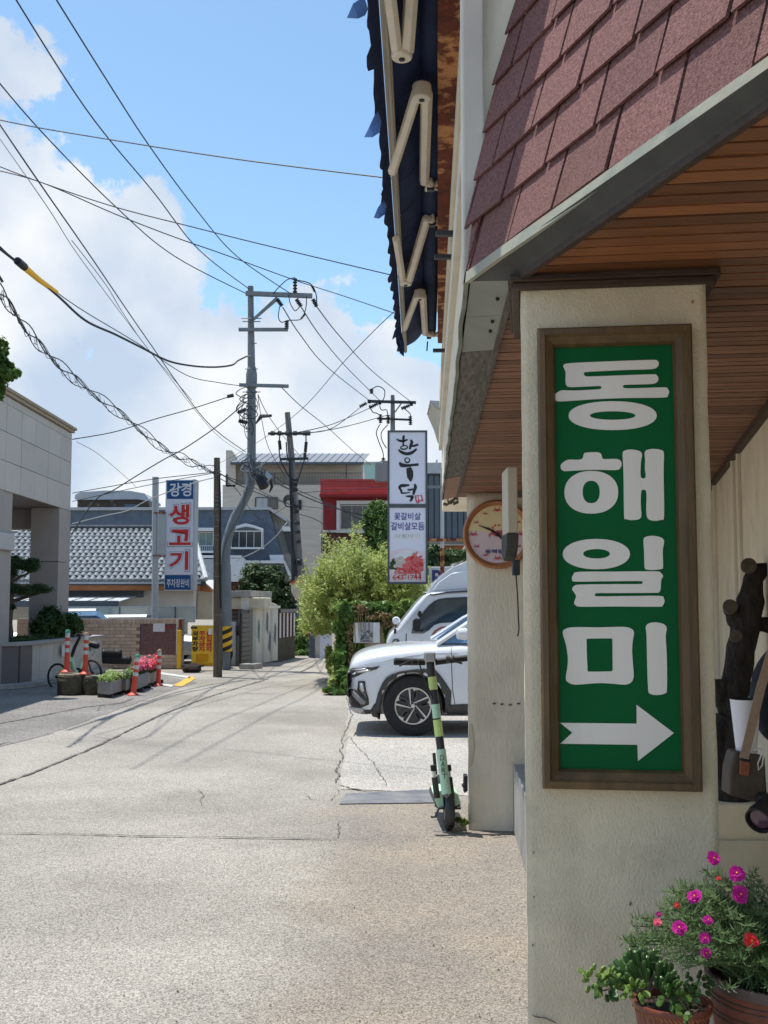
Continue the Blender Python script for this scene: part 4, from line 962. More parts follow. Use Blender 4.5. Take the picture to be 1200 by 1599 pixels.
def jade(c_, r, n, m):
    V = MB()
    for i in range(n):
        a = rng.uniform(0, 6.28); d = Vector((math.cos(a), rng.uniform(-1, .3), math.sin(a)*.8+.2)).normalized(); p = c_+d*r*rng.uniform(.3, 1); L_ = rng.uniform(.011, .017); e = d.orthogonal().normalized(); f = d.cross(e)
        ring = [p+d*L_*(.5-.5*math.cos(t))+e*L_*.36*math.sin(t) for t in np.linspace(0, 2*math.pi, 9)[:-1]]; n_ = f*.0016
        V.add([q+n_ for q in ring]+[q-n_ for q in ring], [tuple(range(8)), tuple(range(8, 16))[::-1]]+[(k2, (k2+1) % 8, 8+(k2+1) % 8, 8+k2) for k2 in range(8)])
    V.build('leaf_cluster', m, pot2, smooth=False)
jade(P(928, 1530, 2.08), .022, 26, 'leaf_lime'); jade(P(945, 1545, 2.08), .018, 20, 'leaf_succulent'); jade(P(952, 1530, 2.1), .018, 16, 'leaf_lime'); jade(P(1065, 1548, 2.10), .030, 34, 'leaf_succulent'); jade(P(1090, 1535, 2.13), .020, 20, 'leaf_dark'); jade(P(1050, 1556, 2.06), .022, 22, 'leaf_ivy'); jade(P(1067, 1582, 2.03), .010, 6, 'leaf_ivy'); jade(P(992, 1545, 2.08), .018, 16, 'leaf_lime')
# ================================================================== PERSON at the right edge
per = thing('person', 'person in dark clothes standing behind the pillar at the right edge, wearing a sling bag', 'person', (1.82, 4.3, 0))
X0, Y0 = 1.725, 4.24
verts = [(X0, Y0, .98, .155), (X0, Y0, 1.12, .15), (X0, Y0, 1.30, .165), (X0, Y0, 1.44, .10), (X0, Y0, 1.52, .06),
         (X0-.17, Y0, 1.40, .068), (X0-.25, Y0-.02, 1.33, .062), (X0-.285, Y0-.04, 1.19, .052), (X0-.27, Y0-.12, 1.10, .045), (X0-.12, Y0-.25, 1.06, .036),
         (X0+.17, Y0, 1.40, .068), (X0+.25, Y0-.02, 1.33, .062), (X0+.28, Y0-.04, 1.10, .05), (X0+.2, Y0-.2, 1.06, .036),
         (X0-.10, Y0, .90, .11), (X0-.11, Y0-.02, .50, .07), (X0-.11, Y0+.02, .09, .045), (X0-.11, Y0-.12, .05, .04),
         (X0+.10, Y0, .90, .11), (X0+.11, Y0-.02, .50, .07), (X0+.11, Y0+.02, .09, .045), (X0+.11, Y0-.12, .05, .04)]
edges = [(0, 1), (1, 2), (2, 3), (3, 4), (2, 5), (5, 6), (6, 7), (7, 8), (8, 9), (2, 10), (10, 11), (11, 12), (12, 13), (0, 14), (14, 15), (15, 16), (16, 17), (0, 18), (18, 19), (19, 20), (20, 21)]
def skinned(verts, edges, name, m, parent, root=0, sub=2):
    me = bpy.data.meshes.new(name); me.from_pydata([v[:3] for v in verts], edges, []); o = bpy.data.objects.new(name, me); COL.objects.link(o)
    sk = o.modifiers.new('skin', 'SKIN')
    for i, v in enumerate(verts): d = me.skin_vertices[0].data[i]; d.radius = (v[3], v[3]*.82 if v[3] > .09 else v[3]); d.use_root = i == root
    ss = o.modifiers.new('sub', 'SUBSURF'); ss.levels = sub; ss.render_levels = sub
    dg = bpy.context.evaluated_depsgraph_get(); m2 = bpy.data.meshes.new_from_object(o.evaluated_get(dg)); bpy.data.objects.remove(o)
    m2.materials.clear(); m2.materials.append(M[m]); m2.polygons.foreach_set('use_smooth', [True]*len(m2.polygons)); m2.name = name
    return link(name, m2, parent)
skinned(verts, edges, 'body', 'jacket', per)
skinned([(X0, Y0, 1.50, .055), (X0, Y0-.01, 1.58, .055), (X0, Y0-.03, 1.66, .085), (X0, Y0-.02, 1.74, .075)], [(0, 1), (1, 2), (2, 3)], 'head', 'skin', per)
skinned([(X0, Y0+.02, 1.66, .095), (X0, Y0+.01, 1.76, .085)], [(0, 1)], 'hair', 'hair', per)
for sx in (-1, 1):
    hx, hy, hz = (X0-.10, Y0-.28, 1.055) if sx < 0 else (X0+.17, Y0-.24, 1.055)
    vv_ = [(hx, hy, hz, .026), (hx-.02*sx*-1, hy-.06, hz, .032)]; ee = [(0, 1)]
    for f_ in range(4):
        k0 = len(vv_); fx = hx+(f_-1.5)*.018
        vv_ += [(fx, hy-.10, hz+.002, .009), (fx, hy-.125, hz-.01, .008), (fx, hy-.13, hz-.03, .007)]; ee += [(1, k0), (k0, k0+1), (k0+1, k0+2)]
    k0 = len(vv_); vv_ += [(hx-sx*.035, hy-.05, hz-.012, .010), (hx-sx*.04, hy-.085, hz-.02, .008)]; ee += [(0, k0), (k0, k0+1)]
    skinned(vv_, ee, 'hand', 'skin', per, 0, 1)
bag = thing('sling_bag', 'brown leather sling bag on a tan strap at the right edge', 'bag', P(1165, 1252, 4.0))
YG = 4.02
def bp_(x, y, dy=0): return P(x, y, YG+dy)
MB().prism([bp_(1149, 1173), bp_(1196, 1181), bp_(1200, 1250), bp_(1185, 1254), bp_(1139, 1242), bp_(1141, 1200)], (0, .10, 0)).build('pouch', 'leather', bag, bevel=.01)
MB().prism([bp_(1142, 1185, .03), bp_(1150, 1180, .03), bp_(1148, 1240, .03), bp_(1137, 1232, .03)], (0, .08, 0)).build('side_pocket', 'leather', bag, bevel=.006)
mb = MB(); st = [(1162, 1184), (1175, 1130), (1188, 1075), (1200, 1035), (1216, 980)]; vs = []
for (x, y) in st: vs += [bp_(x-7, y-1, -.03), bp_(x+7, y+2, -.03)]
o = mb.add(vs, [(2*i, 2*i+1, 2*i+3, 2*i+2) for i in range(len(st)-1)]).build('strap', 'strap', bag); q = o.modifiers.new('s', 'SOLIDIFY'); q.thickness = .004
MB().prism([bp_(1157, 1187, -.015), bp_(1172, 1189, -.015), bp_(1170, 1213, -.015), bp_(1156, 1210, -.015)], (0, .01, 0)).build('strap_tab', 'leather_tan', bag, bevel=.002)
MB().tube([bp_(1157, 1186, -.03), bp_(1172, 1189, -.03)], .005, 6).build('buckle', 'black', bag)
MB().tube([bp_(1178, 1172), bp_(1188, 1168), bp_(1193, 1178), bp_(1191, 1195), bp_(1185, 1203), bp_(1184, 1192), bp_(1190, 1178)], .003, 6).build('cord_loop', 'cupwhite', bag)
cup = thing('tumbler', 'tall white tumbler with black inside standing in the brown bag', 'cup', bp_(1163, 1180, .05))
c0_, c1_ = bp_(1167, 1190, .05), bp_(1164, 1092, .05); ax = (c1_-c0_); h = ax.length
MB().lathe([(0, 0), (.034, 0), (.054, h), (.050, h), (.048, h-.05), (0, h-.052)], c0_, 28, ax).build('cup_body', 'cupwhite', cup, smooth=True)
MB().lathe([(.0485, h-.05), (.0525, h+.002), (.05, h+.003), (.047, h-.048)], c0_, 28, ax).build('cup_lining', 'black', cup, smooth=True)
MB().lathe([(.0, h-.048), (.047, h-.048), (.047, h-.046), (0, h-.045)], c0_, 20, ax).build('cup_inside', 'black', cup)
ldl = P(1187, 1280, 3.92)
cm = thing('hanging_camera', 'black camera hanging lens-down at the right edge below the bag', 'camera', ldl)
ld = Vector((-.55, -.6, -.35)).normalized(); cbk = ldl-ld*.02
MB().lathe([(0, -.06), (.042, -.06), (.045, -.02), (.050, .0), (.050, .03), (.044, .032), (.040, .02)], cbk, 28, ld).build('lens_barrel', 'black', cm, smooth=True)
MB().lathe([(0, .012), (.040, .012), (.036, .020), (0, .026)], cbk, 24, ld).build('lens_glass', 'lens', cm, smooth=True)
MB().box(cbk.x+.01, cbk.x+.15, cbk.y+.03, cbk.y+.09, cbk.z-.03, cbk.z+.07).build('camera_body', 'black', cm, bevel=.01)
# ================================================================== VEHICLES
def loft(secs, name, m, parent, smooth=True, cap=True):
    """secs: list of rings (same count) of 3D points"""
    k = len(secs[0]); vs = [p for r in secs for p in r]; fs = []
    for i in range(len(secs)-1):
        for j in range(k): fs.append((i*k+j, i*k+(j+1) % k, (i+1)*k+(j+1) % k, (i+1)*k+j))
    if cap: fs += [tuple(range(k))[::-1], tuple((len(secs)-1)*k+j for j in range(k))]
    return MB().add(vs, fs).build(name, m, parent, smooth=smooth)
def bvh_of(o):
    dg = bpy.context.evaluated_depsgraph_get(); dg.update(); e = o.evaluated_get(dg); me = e.to_mesh(); mw = wm(o)
    b = BVHTree.FromPolygons([mw @ v.co for v in me.vertices], [tuple(p.vertices) for p in me.polygons]); e.to_mesh_clear(); return b
def decal(poly_px, bv, Yp, m, name, parent, th=.006, sub=3, off=.004, smooth=True):
    """a piece traced on a body side, draped on it by casting along the depth axis"""
    bm = bmesh.new(); pts = [P(x, y, Yp) for (x, y) in poly_px]; vs = [bm.verts.new(p) for p in pts]; f = bm.faces.new(vs)
    bmesh.ops.triangulate(bm, faces=bm.faces)
    for _ in range(sub):
        es = [e for e in bm.edges if e.calc_length() > .05]
        if es: bmesh.ops.subdivide_edges(bm, edges=es, cuts=1); bmesh.ops.triangulate(bm, faces=bm.faces)
    for v in bm.verts:
        h = bv.ray_cast(Vector((v.co.x, Yp-3, v.co.z)), Vector((0, 1, 0)))
        if h[0] is not None and h[0].y < Yp+.6: v.co.y = h[0].y-off
        else: v.co.y = Yp+.1
    bmesh.ops.recalc_face_normals(bm, faces=bm.faces)
    me = bpy.data.meshes.new(name); bm.to_mesh(me); bm.free(); me.materials.append(M[m])
    if smooth: me.polygons.foreach_set('use_smooth', [True]*len(me.polygons))
    o = link(name, me, parent); s = o.modifiers.new('s', 'SOLIDIFY'); s.thickness = th; s.offset = 0; return o
# ---- white SUV, nose to the left
YS = 13.1; xf = P(542, 1080, YS).x; gz = 0.0
suv = thing('parked_suv', 'white SUV with black arch cladding parked nose-left behind the e-scooter', 'car', (xf+2.3, YS+.93, 0))
HW = .93; YC = YS+HW
def ring(x, w, zb, zm, zs, zt, wt, flat=.0):
    half = [(w*.80, zb), (w*.97, zb+.05), (w, zm), (w*.985, zs), (w*.93, zs+(zt-zs)*.45), (wt, zt-.02*(zt-zs)), (wt*.6, zt+.018), (0, zt+.03)]
    L = [(x, YC-a, b) for (a, b) in half]+[(x, YC+a, b) for (a, b) in half[-2::-1]]
    return L
st = [(0.00, .66, .30, .60, .74, .80, .46), (.05, .79, .25, .62, .82, .90, .60), (.13, .86, .23, .62, .865, .955, .66), (.26, .90, .22, .62, .90, 1.0, .70), (.45, .925, .22, .62, .93, 1.035, .74), (.80, .93, .21, .62, .965, 1.07, .77), (1.10, .93, .20, .62, .985, 1.09, .78),
      (1.35, .93, .20, .62, 1.0, 1.105, .80), (2.3, .93, .20, .62, 1.03, 1.11, .82), (3.6, .93, .22, .64, 1.07, 1.13, .82), (4.3, .90, .28, .68, 1.09, 1.15, .78), (4.55, .82, .34, .72, 1.06, 1.10, .70), (4.62, .70, .42, .74, .98, 1.02, .60)]
secs = [ring(xf+s, *a) for (s, *a) in st]
body = loft(secs, 'body', 'carwhite', suv)
body_sub = body.modifiers.new('ss', 'SUBSURF'); body_sub.levels = 2; body_sub.render_levels = 2
wx_ = P(645.5, 1104, YS).x; wz = .355
def cutter(x):
    c = MB().lathe([(0, -.5), (.415, -.5), (.415, .38), (0, .38)], (x, YS, .37), 40, (0, 1, 0)).build('wheel_well', 'black', None)
    return c
cutm = []
for (x) in (wx_, wx_+2.755):
    for yy in (YS, YS+2*HW):
        mbx = MB().lathe([(0, -.30), (.392, -.30), (.392, .30), (0, .30)], (x, yy, .355), 40, (0, 1, 0)); cutm.append(mbx)
cc_ = MB()
for c in cutm: cc_.add(c.v, c.f)
ct = cc_.build('wheel_well_cut', 'black', None); bo = body.modifiers.new('cut', 'BOOLEAN'); bo.object = ct; bo.operation = 'DIFFERENCE'; bo.solver = 'EXACT'
dg = bpy.context.evaluated_depsgraph_get(); me2 = bpy.data.meshes.new_from_object(body.evaluated_get(dg)); body.modifiers.clear(); body.data = me2; me2.materials.clear(); me2.materials.append(M['carwhite']); me2.polygons.foreach_set('material_index', [0]*len(me2.polygons)); bpy.data.objects.remove(ct)
bvs = bvh_of(body)
for x in (wx_, wx_+2.755):
    for yy, s_ in ((YS, 1), (YS+2*HW, -1)):
        MB().lathe([(.0, .0), (.405, .0), (.405, .27), (0, .27)], (x, yy+.035*s_, .37), 32, (0, s_, 0)).build('wheel_well', 'black', suv) if False else None
        w = MB().lathe([(.22, -.1), (.30, -.11), (.345, -.10), (.357, -.08), (.357, .08), (.345, .10), (.30, .11), (.22, .1)], (x, yy+.14*s_, wz), 48, (0, 1, 0)).build('wheel', 'rubber', suv, smooth=True)
        for k in range(3):
            MB().lathe([(.353, -.002), (.3585, -.002), (.3585, .002), (.353, .002)], (x, yy+.14*s_-.03+.03*k, wz), 40, (0, 1, 0)).build('tread', 'black', w)
        yo = yy+.14*s_-.085*s_; FW = Fr((x, yo, wz), 0) if s_ > 0 else None
        MB().lathe([(.0, 0), (.222, 0), (.225, .03), (.0, .05)], (x, yo+.02*s_, wz), 36, (0, s_, 0)).build('rim', 'alloy_dark', w)
        if s_ > 0:
            MB().lathe([(.205, -.004), (.224, -.006), (.228, .01), (.205, .01)], (x, yo, wz), 48, (0, 1, 0)).build('rim_edge', 'alloy', w, smooth=True)
            for k in range(5):
                a = math.radians(90+72*k+12); ca, sa = math.cos(a), math.sin(a); R_ = lambda p, q: (p*ca-q*sa, p*sa+q*ca)
                plate(FW, [[R_(.02, .030), R_(.205, .012), R_(.216, -.004), R_(.205, -.010), R_(.02, .020)]], 'alloy', 'spoke', w, c=.004, extr=.004, px=False)
                plate(FW, [[R_(.03, -.012), R_(.12, -.045), R_(.19, -.062), R_(.185, -.10), R_(.10, -.085), R_(.045, -.05)]], 'scooter_dark', 'spoke_blade', w, c=.001, extr=.003, px=False)
                plate(FW, [[R_(.168, -.05), R_(.21, -.035), R_(.206, -.075), R_(.19, -.105), R_(.17, -.10), R_(.182, -.07)]], 'alloy', 'spoke_tip', w, c=.004, extr=.003, px=False)
                plate(FW, [[R_(.09, -.028), R_(.16, -.05), R_(.15, -.07), R_(.09, -.05)]], 'black', 'rim_gap', w, c=.005, extr=.001, px=False)
                b_ = R_(.05, .0); MB().lathe([(0, 0), (.008, 0), (.007, .006), (0, .007)], (x+b_[0], yo-.006, wz+b_[1]), 8, (0, -1, 0)).build('wheel_bolt', 'steel', w)
            MB().lathe([(0, 0), (.026, 0), (.024, .010), (0, .012)], (x, yo-.004, wz), 20, (0, -1, 0)).build('hub_cap', 'alloy', w)
# arch cladding (crop coordinates of a 6x enlargement from 540,1010)
c6 = lambda pts: [(540+x/6, 1010+y/6) for (x, y) in pts]
decal(c6([(165, 600), (272, 598), (283, 520), (305, 430), (345, 340), (385, 285), (440, 250), (500, 228), (620, 212), (750, 204), (840, 215), (890, 270), (940, 340), (992, 420), (988, 520), (960, 560), (945, 640), (935, 650), (925, 570), (905, 480), (868, 400), (835, 340), (790, 300), (740, 268), (640, 260), (540, 268), (470, 290), (410, 335), (365, 400), (335, 480), (320, 560), (318, 690), (300, 670), (210, 658)]), bvs, YS, 'scooter_dark', 'arch_cladding', suv, .02)
decal(c6([(955, 560), (990, 545), (1400, 530), (1800, 520), (1800, 640), (1400, 640), (950, 640)]), bvs, YS, 'scooter_dark', 'sill_cladding', suv, .02)
decal(c6([(992, -15), (996, -15), (998, 200), (1006, 400), (1046, 640), (1040, 640), (1000, 400), (992, 200)]), bvs, YS, 'black', 'door_gap', suv, .002, off=.002)
decal(c6([(15, 410), (60, 405), (110, 405), (165, 470), (215, 500), (218, 545), (140, 580), (60, 578), (30, 540), (15, 470)]), bvs, YS, 'scooter_dark', 'bumper_insert', suv, .02)
decal(c6([(28, 455), (60, 470), (140, 545), (125, 570), (60, 572), (35, 530)]), bvs, YS, 'black', 'air_intake', suv, .006, off=.02)
decal(c6([(48, 418), (70, 420), (190, 520), (180, 545), (140, 545), (60, 465)]), bvs, YS, 'planter_grey', 'bumper_blade', suv, .006, off=.02)
decal(c6([(118, 325), (178, 325), (192, 420), (216, 500), (205, 515), (165, 468), (110, 408)]), bvs, YS, 'black', 'headlight_frame', suv, .012, off=.008)
decal(c6([(128, 338), (170, 340), (182, 420), (196, 490), (168, 460), (122, 405)]), bvs, YS, 'lampglass', 'headlight', suv, .006, off=.016)
decal(c6([(135, 350), (160, 352), (172, 420), (160, 430), (128, 400)]), bvs, YS, 'alloy', 'lamp_reflector', suv, .003, off=.020)
decal(c6([(12, 250), (60, 205), (180, 192), (322, 182), (290, 212), (170, 245), (100, 262), (60, 300), (40, 400), (15, 395)]), bvs, YS, 'alloy_dark', 'grille_lamp', suv, .01, off=.006)
for (a, b) in (((60, 215), (200, 203)), ((90, 238), (230, 215)), ((30, 270), (90, 248)), ((22, 320), (62, 300)), ((18, 365), (50, 350))):
    decal(c6([a, b, (b[0], b[1]+14), (a[0], a[1]+16)]), bvs, YS, 'alloy', 'lamp_facet', suv, .003, off=.014)
decal(c6([(15, 590), (60, 578), (150, 582), (205, 655), (120, 645), (50, 625)]), bvs, YS, 'silver', 'skid_plate', suv, .02, off=.008)
decal(c6([(285, 158), (400, 122), (560, 92), (740, 62), (1000, 52), (1060, 62), (1000, 60), (740, 70), (560, 100), (400, 130)]), bvs, YS, 'pale_grey', 'hood_crease', suv, .001, off=.0015)
# cabin
def cab(x, zt, w, zb=1.10): return [(x, YC-.86, zb), (x, YC-w, zt), (x, YC-w*.5, zt+.03), (x, YC+w*.5, zt+.03), (x, YC+w, zt), (x, YC+.86, zb)]
x0 = P(676, 1006, YC).x
loft([[(x0+.02+i*.0, YC+s_, 1.09) for s_ in (-.78, -.66, -.33, .33, .66, .78)] for i in (0,)]+[cab(x0+.45, 1.36, .74), cab(x0+.95, 1.62, .63), cab(x0+2.4, 1.64, .62), cab(x0+3.2, 1.45, .66), cab(x0+3.5, 1.12, .74)], 'windows', 'glass_blue', suv, smooth=False)
loft([cab(x0+.93, 1.64, .62, 1.60), cab(x0+1.6, 1.675, .62, 1.64), cab(x0+2.5, 1.665, .61, 1.63), cab(x0+3.1, 1.50, .60, 1.46)], 'roof', 'carwhite', suv, smooth=True)
for s_ in (-1, 1): MB().tube([(x0+.02, YC+s_*.80, 1.09), (x0+.45, YC+s_*.75, 1.37), (x0+.95, YC+s_*.64, 1.63)], .035, 6).build('windscreen_pillar', 'carwhite', suv, smooth=True)
MB().lathe([(0, -.1), (.06, -.09), (.075, 0), (.05, .09), (0, .1)], P(726, 990, YS-.1), 16, (1, .2, 0)).build('wing_mirror', 'carwhite', suv, smooth=True)
MB().tube([(x0+.1, YC-.5, 1.10), (x0+.25, YC-.3, 1.20)], .008, 4).build('wiper', 'black', suv)
# ---- white cab-over truck behind it
YT2 = 17.4
tr_ = thing('white_truck', 'white cab-over truck with roof fairing parked behind the white SUV', 'truck', (P(640, 1000, YT2).x+1.5, YT2+.9, -.05))
c5 = lambda pts: [(530+x/5.33, 860+y/5.33) for (x, y) in pts]
prof_c = c5([(388, 820), (392, 770), (400, 735), (420, 690), (450, 660), (482, 640), (560, 540), (640, 440), (700, 375), (735, 352), (780, 345), (900, 335), (1060, 328), (1500, 322), (1500, 1500), (420, 1500), (395, 1200)])
def slab(pxs, Ya, Yb, name, m, parent, bevel=.0, seg=3):
    a = [P(x, y, Ya) for (x, y) in pxs]; o = MB().prism(a, (0, Yb-Ya, 0)).build(name, m, parent)
    if bevel: b = o.modifiers.new('b', 'BEVEL'); b.width = bevel; b.segments = seg; b.limit_method = 'ANGLE'; b.angle_limit = math.radians(50); o.data.polygons.foreach_set('use_smooth', [True]*len(o.data.polygons)); b.harden_normals = True
    return o
slab(prof_c, YT2, YT2+1.62, 'cab', 'carwhite', tr_, .07)
slab(c5([(700, 352), (735, 345), (790, 270), (870, 190), (960, 130), (1060, 90), (1500, 60), (1500, 325), (1060, 330), (780, 352)]), YT2+.08, YT2+1.54, 'roof_fairing', 'carwhite', tr_, .09)
slab(c5([(775, 330), (830, 260), (930, 190), (1060, 160), (1300, 150), (1300, 315), (1060, 318)]), YT2+.06, YT2+.09, 'fairing_panel', 'carwhite', tr_, .02)
slab(c5([(735, 352), (780, 362), (900, 340), (1060, 330), (1500, 330), (1500, 342), (1060, 342), (900, 352), (780, 374)]), YT2-.02, YT2+.02, 'roof_gutter', 'alloy_dark', tr_)
slab(c5([(1045, 385), (900, 392), (830, 402), (790, 420), (745, 455), (700, 510), (655, 590), (610, 640), (600, 690), (700, 690), (745, 665), (790, 620), (840, 603), (1045, 590), (1500, 580), (1500, 380)]), YT2-.012, YT2+.01, 'side_window', 'glass', tr_)
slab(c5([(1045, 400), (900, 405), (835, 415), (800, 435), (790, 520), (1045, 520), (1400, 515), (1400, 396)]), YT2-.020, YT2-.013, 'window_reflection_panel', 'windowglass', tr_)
slab(c5([(478, 648), (500, 655), (735, 380), (722, 364)]), YT2+.03, YT2+1.5, 'windscreen', 'glass_green', tr_)
slab(c5([(500, 662), (515, 655), (745, 385), (735, 370)]), YT2-.010, YT2+.02, 'windscreen_pillar', 'carwhite', tr_)
slab(c5([(427, 815), (432, 770), (455, 735), (490, 732), (505, 752), (508, 800), (500, 815)]), YT2-.012, YT2+.02, 'headlight', 'lampglass', tr_, .008)
slab(c5([(440, 800), (450, 760), (475, 745), (480, 800)]), YT2-.018, YT2-.012, 'lamp_reflector', 'alloy', tr_)
slab(c5([(555, 690), (562, 690), (558, 900), (551, 900)]), YT2-.006, YT2+.01, 'door_gap', 'black', tr_)
slab(c5([(615, 580), (640, 560), (665, 570), (680, 600), (672, 665), (650, 680), (620, 668), (612, 620)]), YT2-.16, YT2-.05, 'wing_mirror', 'black', tr_, .02)
slab(c5([(648, 530), (665, 495), (685, 505), (690, 540), (670, 560)]), YT2-.14, YT2-.06, 'spot_mirror', 'black', tr_, .015)
MB().tube([P(*c5([(630, 660)])[0], YT2-.1), P(*c5([(700, 668)])[0], YT2)], .014, 6).build('mirror_arm', 'black', tr_)
MB().lathe([(0, -.04), (.05, -.035), (.065, 0), (.05, .035), (0, .04)], P(*c5([(475, 582)])[0], YT2+.2), 16, (0, 1, .0)).build('round_mirror', 'carwhite', tr_, smooth=True)
MB().tube([P(*c5([(475, 600)])[0], YT2+.2), P(*c5([(468, 690)])[0], YT2+.2)], .012, 6).build('mirror_stalk', 'black', tr_)
MB().tube([P(*c5([(462, 690)])[0], YT2-.01), P(*c5([(468, 650)])[0], YT2-.01)], .02, 6).build('wiper', 'black', tr_)
slab(c5([(765, 700), (800, 660), (850, 632), (1000, 625), (1000, 632), (860, 645), (815, 672), (790, 700)]), YT2-.006, YT2+.0, 'side_stripe', 'leather_tan', tr_)
slab(c5([(800, 700), (880, 650), (990, 640), (940, 690)]), YT2-.006, YT2+.0, 'side_stripe', 'pale_grey', tr_)
text('주차안내 식자재', FS if False else Fr((0, YT2-.024, 0), 0), (530+845/5.33, 860+408/5.33, 530+1015/5.33, 860+428/5.33), 'pale_grey', 'lettering', tr_, px=True) if False else None
for x_ in (P(640, 1000, YT2).x, ):
    for yy in (YT2+.1, YT2+1.5): MB().lathe([(.0, -.09), (.20, -.1), (.30, -.08), (.31, .08), (.2, .1), (0, .09)], (x_+.25, yy, .31), 28, (0, 1, 0)).build('wheel', 'rubber', tr_, smooth=True)
MB().box(P(760, 900, YT2).x, P(760, 900, YT2).x+2.4, YT2, YT2+1.6, .55, 1.9).build('cargo_box', 'carwhite', tr_, bevel=.02)
# ---- simple cars seen in slivers
def lilcar(name, label, loc, length, hgt, m, rot, gm='glass_blue', group=None):
    t = thing(name, label, 'car', loc, group, rot); L = length/2
    def sec(x, w, zb, zt, wt): return [(x, -w, zb), (x, -w, zt-.12), (x, -wt, zt), (x, wt, zt), (x, w, zt-.12), (x, w, zb)]
    R = Matrix.Translation(Vector(loc)) @ Matrix.Rotation(rot, 4, 'Z')
    def put(secs, nm, mm, s=True):
        return loft([[tuple(R @ Vector(p)) for p in r] for r in secs], nm, mm, t, smooth=s)
    zs = hgt*.58
    b = put([sec(-L, .72, .35, zs-.15, .6), sec(-L+.15, .84, .25, zs-.05, .7), sec(-L*.3, .88, .2, zs+.03, .75), sec(L*.5, .88, .2, zs+.03, .75), sec(L-.2, .84, .25, zs-.02, .7), sec(L, .7, .35, zs-.2, .6)], 'body', m)
    put([sec(-L*.48, .72, zs-.05, zs+.05, .68), sec(-L*.18, .70, zs-.05, hgt-.06, .58), sec(L*.35, .70, zs-.05, hgt-.05, .58), sec(L*.72, .72, zs-.05, zs+.05, .66)], 'windows', gm, False)
    put([sec(-L*.17, .60, hgt-.07, hgt, .50), sec(L*.34, .60, hgt-.06, hgt+.01, .50)], 'roof', m)
    for sx in (-.62, .62):
        for sy in (-1, 1):
            c = R @ Vector((L*sx, sy*.80, .31)); axv = R.to_3x3() @ Vector((0, 1, 0)); w = MB().lathe([(.18, -.1), (.30, -.1), (.315, -.07), (.315, .07), (.30, .1), (.18, .1)], c, 24, axv).build('wheel', 'rubber', t, smooth=True)
            MB().lathe([(0, -.085), (.19, -.085), (.19, .085), (0, .085)], c, 16, axv).build('rim', 'alloy', w)
    for sy in (-.55, .55): MB().lathe([(0, 0), (.09, 0), (.08, .04), (0, .05)], R @ Vector((-L+.02, sy, zs-.22)), 12, R.to_3x3() @ Vector((-1, 0, 0))).build('headlight', 'lampglass', t)
    MB().prism([R @ Vector(p) for p in ((-L-.01, -.4, .45), (-L-.01, .4, .45), (-L-.01, .4, .60), (-L-.01, -.4, .60))], R.to_3x3() @ Vector((.04, 0, 0))).build('grille', 'black', t)
    return t
def spot(x, Y): p = P(x, 940, Y); return (p.x, Y, 0)
lilcar('parked_car', 'blue glazed car roof showing just above the tan brick wall, nearest the granite building', (P(108, 940, 28.5).x, 28.5, 0), 4.2, 1.42, 'silver', 0.2, 'glass_blue')
lilcar('parked_car', 'silver car whose low roofline shows over the middle of the tan brick wall', (P(192, 940, 29).x, 29, 0), 4.4, 1.26, 'silver', 0.0, 'glass')
lilcar('parked_car', 'dark grey car half hidden behind the hedge and the planter', (P(90, 940, 27).x, 27.2, -.12), 3.6, 1.15, 'alloy_dark', .1, 'glass')
lilcar('parked_car', 'white car parked facing out at the far end of the lane left of the ivy', (P(447, 940, 35).x, 36.5, 0), 4.0, 1.55, 'carwhite', 1.45, 'glass_blue')
# ================================================================== E-SCOOTER
YK = 7.45
sc_ = thing('electric_scooter', 'shared kick scooter in mint, lime and dark grey parked upright before the clock pillar', 'scooter', G(704, 1298))
gk = G(704, 1300); YK = gk.y+.05
q = lambda x, y, d=0: P(x, y, YK+d)
def rod(x0, y0, x1, y1, r, m, nm, d0=0, d1=0, par=None, seg=12, rr=None): return MB().tube([q(x0, y0, d0), q(x1, y1, d1)], rr or r, seg).build(nm, m, par or sc_, smooth=True)
def on(t, a=(672, 1034), b=(697, 1236)): return (a[0]+(b[0]-a[0])*t, a[1]+(b[1]-a[1])*t)
marks = [(0, .115, 'scooter_dark', .030), (.115, .215, 'lime', .0305), (.217, .325, 'scooter_dark', .0295), (.327, .435, 'mint', .030), (.438, .443, 'black', .0315), (.446, .575, 'lime', .031), (.578, .675, 'scooter_dark', .0295)]
for (t0, t1, m_, r_) in marks:
    a, b = on(t0), on(t1); rod(a[0], a[1], b[0], b[1], r_, m_, 'stem', d0=.13*t0*-1+.08, d1=-.13*t1+.08)
a, b = on(.675), on(1.02); MB().tube([q(a[0], a[1], -.01), q((a[0]+b[0])/2, (a[1]+b[1])/2, -.035), q(b[0], b[1], -.05)], [.034, .033, .034], 14).build('fork_cover', 'mint', sc_, smooth=True)
Fs = Fr(q(*on(.85), -.065), 0)
for i, ch in enumerate('DARTW'):
    p = on(.74+.048*i); pa = Fs.px(p[0]-3.2, p[1]-4.2); pb = Fs.px(p[0]+3.4, p[1]+4.0); text(ch, Fs, (pa[0], pb[1], pb[0], pa[1]), 'scooter_dark', 'lettering', sc_, c=.006, px=False)
MB().box(q(663, 1030).x, q(681, 1030).x, YK+.0, YK+.12, q(0, 1034).z, q(0, 1019).z).build('display', 'silver', sc_, bevel=.012)
rod(617, 1033, 664, 1034, .021, 'black', 'grip', d0=.04, d1=.07, rr=[.027, .024]); rod(680, 1034, 735, 1027, .023, 'black', 'grip', d0=.07, d1=.08)
for (x, w, r_) in ((615, 4, .024), (641, 5, .028), (652, 3, .024), (697, 6, .026), (707, 3, .022)): rod(x, 1033.2-(max(0, x-664)*.12), x+w, 1033.2-(max(0, x-664)*.12), r_, 'scooter_dark', 'grip_collar', .05, .05)
